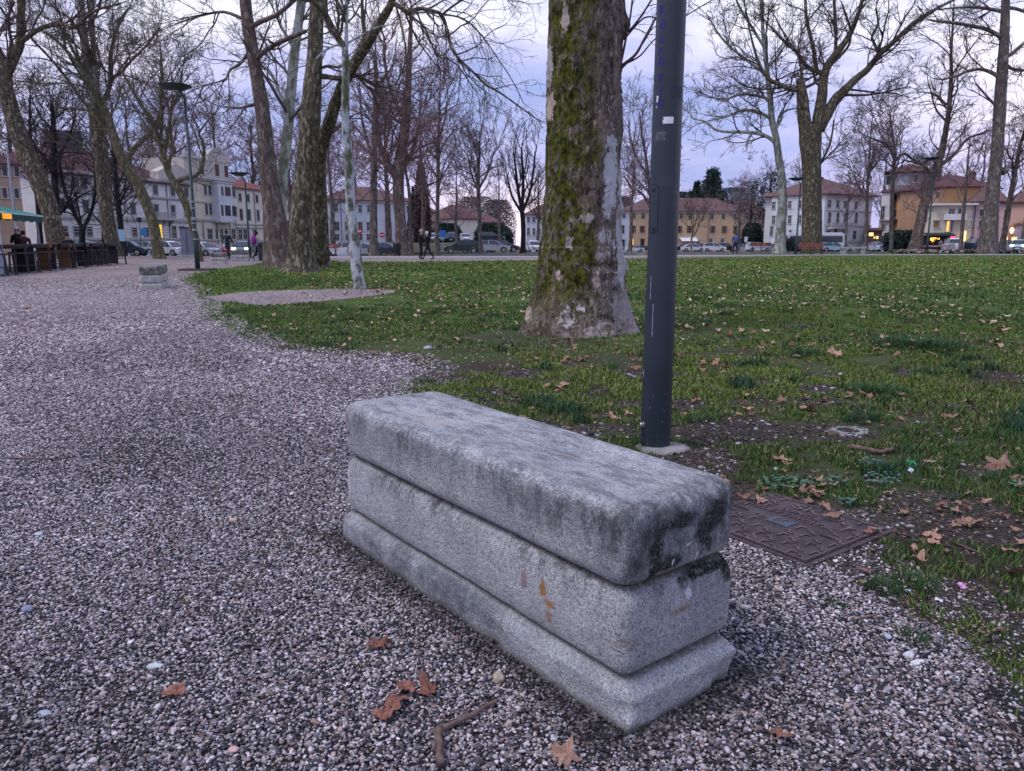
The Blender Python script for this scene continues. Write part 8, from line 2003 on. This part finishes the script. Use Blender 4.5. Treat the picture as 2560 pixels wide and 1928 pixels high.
def stool(px_, Y, rz, label):
    e = empty('bar_stool', at(px_, Y), R(rz), label, 'bar stool', 'dark bar stools along the high tables')
    link('seat', SPm[0], e); link('backrest', SPm[1], e); link('back_frame', SPm[2], e); link('footrest', SPm[3], e)
    for k in range(4): l = link('leg', SPm[4], e); a = R(90 * k); l.location = (.15 * (1, -1, -1, 1)[k], .15 * (1, 1, -1, -1)[k], 0); l.rotation_euler = (0, 0, a)
    return e
ords = ['nearest', 'second', 'third', 'fourth', 'fifth', 'sixth', 'seventh', 'eighth', 'ninth', 'tenth', 'eleventh']
for k, (px_, Y) in enumerate(((4, 27.2), (26, 27.6), (57, 29.2), (84, 29.8), (112, 31.0), (142, 31.8), (172, 33.6), (202, 34.6), (232, 36.4), (262, 37.2), (305, 39.5))):
    stool(px_, Y, 128 + 7 * math.sin(k * 2.3), ('farthest dark bar stool, standing alone at the right end of the row' if k == 10 else '%s dark bar stool of the front row counted from the left edge' % ords[k]))
for k, (px_, Y) in enumerate(((40, 30.6), (95, 32.8), (150, 35.2), (195, 37.2), (240, 39.2), (280, 41.2))):
    stool(px_, Y, -50, '%s dark bar stool of the back row behind the high tables, counted from the left' % ords[k])
for k, (p1, Y1, p2, Y2) in enumerate(((-30, 28.2, 62, 30.4), (68, 30.9, 118, 32.6), (122, 32.9, 168, 34.8), (172, 35.0, 212, 36.8), (216, 37.0, 250, 38.6), (254, 38.9, 286, 40.6))):
    a, b = Vector(at(p1, Y1)), Vector(at(p2, Y2)); d = b - a; L = d.length
    e = empty('high_table', (a + b) / 2, math.atan2(d.y, d.x), ['high dark bar table nearest the left edge', 'second high dark bar table with amber glow on its end', 'third high bar table along the gravel', 'fourth high bar table with reddish end', 'fifth high bar table before the black Y shaped tree', 'last high bar table at the right end of the row'][k], 'bar table', 'high bar tables in a row')
    MB().bx(0, 0, 1.06, L * .95, .62, .05).build('table_top', m_ttop, e); MB().bx(0, -.29, .98, L * .93, .03, .10).build('apron', m_wood, e)
    if k in (1, 2, 3): MB().bx(L * .34, -.318, 1.0, L * .22, .02, .13).build('end_board', (m_honey, m_slat, m_honey)[k % 3], e)
    for sx_ in (-1, 1):
        MB().bx(sx_ * L * .40, 0, .52, .10, .5, 1.02).build('leg', m_honey if (k in (1, 2) and sx_ > 0) else m_wood, e)  # warm reflection between the stools put into the orange colour of these legs
p = at(90, 39); o = MB(); o.box(-1.0, -.05, .9, 1.0, .05, 1.05); o.box(-1.0, -.05, .0, -.92, .05, .9); o.box(.92, -.05, 0, 1.0, .05, .9)
for k in range(14): o.box(-.9 + k * .135, -.02, .05, -.87 + k * .135, .02, .9)
bo = o.build('railing', mat('pale_railing', (.45, .55, .60), .5)); bo.location = p; tag(bo, 'pale metal railing between the kiosk and the leaning mottled trunk', 'railing')

# ================================================================== PEOPLE
def person(px_, Y, h, face, label, top, legs, shoe, hair, pose='stand', skin=(.42, .27, .21), z=None, hairk=1.0, arms='down', lean=0.0, hat=None):
    """one continuous skinned body in metres for a 1.75 m figure, scaled to h; face = heading, +x forward"""
    k = h / 1.75; J = {}; E = []
    def j(n, p, r, par=None): J[n] = (p, r); (E.append((par, n)) if par else None)
    st = pose
    j('pel', (0, 0, .95), (.135, .165)); j('wai', (.01 + lean * .1, 0, 1.10), (.115, .145), 'pel'); j('che', (.01 + lean * .3, 0, 1.30), (.125, .185), 'wai'); j('sho', (.0 + lean * .45, 0, 1.43), (.10, .15), 'che'); j('nec', (.01 + lean * .5, 0, 1.50), (.055, .055), 'sho'); j('hea', (.03 + lean * .55, 0, 1.575), (.085, .075), 'nec'); j('cro', (.02 + lean * .6, 0, 1.67), (.088, .078), 'hea'); j('top', (.01 + lean * .6, 0, 1.725), (.05, .05), 'cro')
    sw = .26 if st == 'walk' else .03
    for s_, d in ((1, 'l'), (-1, 'r')):
        f = sw * s_
        if st == 'sit':
            j('hip' + d, (.02, s_ * .10, .93), (.10, .10), 'pel'); j('kne' + d, (.46, s_ * .12, .95), (.07, .07), 'hip' + d); j('ank' + d, (.48, s_ * .12, .52), (.05, .05), 'kne' + d); j('toe' + d, (.62, s_ * .13, .48), (.04, .045), 'ank' + d)
        else:
            j('hip' + d, (.01, s_ * .09, .86), (.10, .10), 'pel'); j('kne' + d, (f * .55 + (.05 if f < 0 else .04), s_ * .10, .49), (.068, .068), 'hip' + d); j('ank' + d, (f * 1.1 - (.06 if f < 0 else 0), s_ * .10, .09 + (.05 if f < 0 else 0)), (.046, .046), 'kne' + d); j('toe' + d, (f * 1.1 + .13, s_ * .115, .035), (.036, .045), 'ank' + d)
        j('shl' + d, (.0 + lean * .4, s_ * .19, 1.41), (.075, .075), 'sho')
        if arms == 'fold': el, ha = (.10 + lean * .3, s_ * .24, 1.14), (.27 + lean * .3, s_ * .06, 1.16)
        elif arms == 'walk': el, ha = (-.10 * s_ + lean * .3, s_ * .26, 1.14), (-.20 * s_ + .08 + lean * .2, s_ * .25, .92)
        else: el, ha = (-.03 + lean * .3, s_ * .25, 1.13), (.05 + lean * .2, s_ * .23, .89)
        j('elb' + d, el, (.050, .050), 'shl' + d); j('wri' + d, ha, (.034, .034), 'elb' + d); hv = Vector(ha) - Vector(el); hv.normalize(); hp = Vector(ha) + hv * .09; j('han' + d, tuple(hp), (.026, .036), 'wri' + d)
    nm = list(J); idx = {n: i for i, n in enumerate(nm)}
    me = bpy.data.meshes.new('body_skeleton'); me.from_pydata([J[n][0] for n in nm], [(idx[a], idx[b]) for a, b in E], [])
    o = bpy.data.objects.new('tmp', me); COL.objects.link(o); md = o.modifiers.new('s', 'SKIN')
    for i, n in enumerate(nm): me.skin_vertices[0].data[i].radius = J[n][1]
    me.skin_vertices[0].data[0].use_root = True
    o.modifiers.new('u', 'SUBSURF').levels = 1
    bpy.context.view_layer.update(); b = bpy.data.meshes.new_from_object(o.evaluated_get(bpy.context.evaluated_depsgraph_get())); bpy.data.objects.remove(o)
    b.name = 'body'; b.materials.clear()
    for nm_, c_ in (('top', top), ('legs', legs), ('shoe', shoe), ('skin', skin)): b.materials.append(mat('cloth_%s_%d' % (nm_, int(sum(c_) * 1000)), c_, .85, var=.15, vscale=8))
    for p_ in b.polygons:
        c = p_.center; r = math.hypot(c.x - lean * .5, c.y)
        if c.z > 1.49 and abs(c.y) < .13: mi = 3
        elif c.z < (.60 if st == 'sit' else .10) and not (st == 'sit' and c.z > .56): mi = 2
        elif c.z < .93 and not (abs(c.y) > .205 and st != 'sit'): mi = 1
        elif st == 'sit' and c.x > .16 and c.z < 1.06: mi = 1
        elif (c.z < .90 and abs(c.y) > .205): mi = 3
        else: mi = 0
        p_.material_index = mi; p_.use_smooth = True
    p0 = at(px_, Y); p0 = (p0[0], p0[1], p0[2] if z is None else z)
    e = empty('person', p0, R(face), label, 'person'); e.scale = (k, k, k)
    link('body', b, e)
    hx, hz_ = .02 + lean * .6, 1.645
    if hair:
        m = MB(); m.lathe([(.02, -.10 * hairk), (.082, -.07 * hairk), (.100, -.01), (.098, .045), (.07, .092), (.01, .112)], 12)
        for i, v in enumerate(m.v): m.v[i] = (v[0] * 1.02 - .018, v[1] * .9, v[2])
        o = m.build('hair', mat('hair_%d' % int(sum(hair) * 1000), hair, .9), e, True); o.location = (hx - .012, 0, hz_ + .01)
    m = MB(); m.add([(.10, -.012, -.02), (.10, .012, -.02), (.122, 0, -.025), (.10, 0, .02)], [(0, 1, 2), (0, 2, 3), (1, 3, 2)]); o = m.build('nose', b.materials[3], e); o.location = (hx - .005, 0, hz_ - .05)
    m = MB(); [m.bx(.098, s_ * .032, 0, .006, .018, .008) for s_ in (-1, 1)]; o = m.build('eyes', m_black, e); o.location = (hx - .012, 0, hz_ - .02)
    if hat: m = MB(); m.lathe([(.11, 0), (.108, .05), (.06, .12), (.01, .13)], 12); m.bx(.13, 0, .005, .14, .15, .012); o = m.build('cap', mat('cap_%d' % int(hat[0] * 1000), hat, .8), e); o.location = (hx, 0, hz_ + .02)
    return e
person(571, 48, 1.78, 78, 'man in dark teal hooded jacket and dark trousers walking away across the gravel', (.012, .035, .045), (.010, .014, .026), (.02, .02, .025), (.015, .014, .016), 'walk', arms='walk')
person(646, 46.2, 1.70, 20, 'woman in pale top and black trousers with white shoes walking right of the man', (.42, .34, .33), (.010, .010, .012), (.62, .58, .60), (.018, .015, .016), 'walk', arms='walk')
def backpack(px_, Y, h, face, col, label, s=1.0):
    p = at(px_, Y); e = empty('backpack', p, R(face), label, 'backpack'); k = h / 1.75; e.scale = (k, k, k)
    m = MB(); m.lathe([(.04, -.24), (.13, -.22), (.16, -.08), (.15, .10), (.10, .21), (.03, .24)], 12)
    for i, v in enumerate(m.v): m.v[i] = (v[0] * .72 * s - .22, v[1] * s, v[2] * s + 1.24)
    m.build('bag', mat('bag_%d' % int(col[0] * 1000 + col[2] * 100), col, .7, var=.2, vscale=9), e, True)
    m = MB(); m.bx(-.34, 0, 1.17, .03, .17, .16); m.build('pocket', mat('bag_pocket', (.05, .06, .09), .7), e)
    for s_ in (-1, 1): m = MB(); m.tube([(-.16, s_ * .08, 1.42), (.02, s_ * .11, 1.5), (.13, s_ * .12, 1.38), (.12, s_ * .14, 1.2), (-.12, s_ * .12, 1.1)], .014, 4); m.build('strap', m_black, e)
    return e
backpack(646, 46.2, 1.70, 20, (.36, .03, .30), 'magenta backpack on the back of the woman in the pale top', 1.25)
person(1052, 47.6, 1.84, 5, 'taller of the embracing couple, grey haired in long black coat', (.008, .008, .010), (.008, .008, .010), (.02, .02, .02), (.34, .33, .35), 'stand', arms='fold', lean=.10)
person(1071, 47.5, 1.72, 178, 'shorter of the couple, white haired in black, leaning on the other', (.008, .008, .010), (.008, .008, .010), (.02, .02, .02), (.60, .58, .60), 'walk', arms='fold', lean=.12)
person(1837, 59.5, 1.72, 84, 'man in dark coat with pale shoes walking away along the far footpath', (.012, .014, .024), (.012, .016, .03), (.45, .43, .42), (.03, .025, .025), 'walk', arms='walk')
backpack(1837, 59.5, 1.72, 84, (.03, .10, .30), 'blue backpack on the man on the far footpath', 1.1)
person(783, 56.6, 1.68, -90, 'white haired person in purple sitting on the slatted bench behind the thickest left trunk', (.16, .05, .13), (.02, .02, .03), (.03, .03, .03), (.60, .58, .60), 'sit', z=-.44, arms='fold')
person(176, 37.6, 1.72, -60, 'dark haired person in black sitting at the high tables right of the leaning trunk', (.012, .010, .012), (.012, .012, .016), (.02, .02, .02), (.012, .010, .012), 'sit', z=-.20, arms='fold')
person(54, 31.8, 1.76, -100, 'barman in black with pale cap standing at the kiosk counter', (.012, .010, .010), (.012, .012, .016), (.02, .02, .02), (.02, .015, .015), 'stand', arms='fold', hat=(.35, .42, .48))
person(68, 31.4, 1.62, 120, 'person in dark red and black jacket with light shoulder stripe leaning on the kiosk table', (.045, .012, .012), (.012, .012, .016), (.02, .02, .02), (.012, .010, .010), 'stand', arms='fold', lean=.25)
person(2334, 110, 1.74, -70, 'person in black standing under the shop awning', (.010, .010, .012), (.012, .012, .016), (.02, .02, .02), (.02, .015, .015), 'stand')
person(2350, 110, 1.70, -110, 'person in grey beside the one in black under the shop awning', (.22, .21, .24), (.012, .012, .016), (.02, .02, .02), (.02, .015, .015), 'stand')
person(2360, 109, 1.70, -50, 'person in dark coat at the right end of the shop awning', (.03, .02, .03), (.012, .012, .016), (.02, .02, .02), (.30, .20, .12), 'stand')
print('objects', len(bpy.data.objects), 'tris', sum(len(m.loops) - 2 * len(m.polygons) for m in bpy.data.meshes))
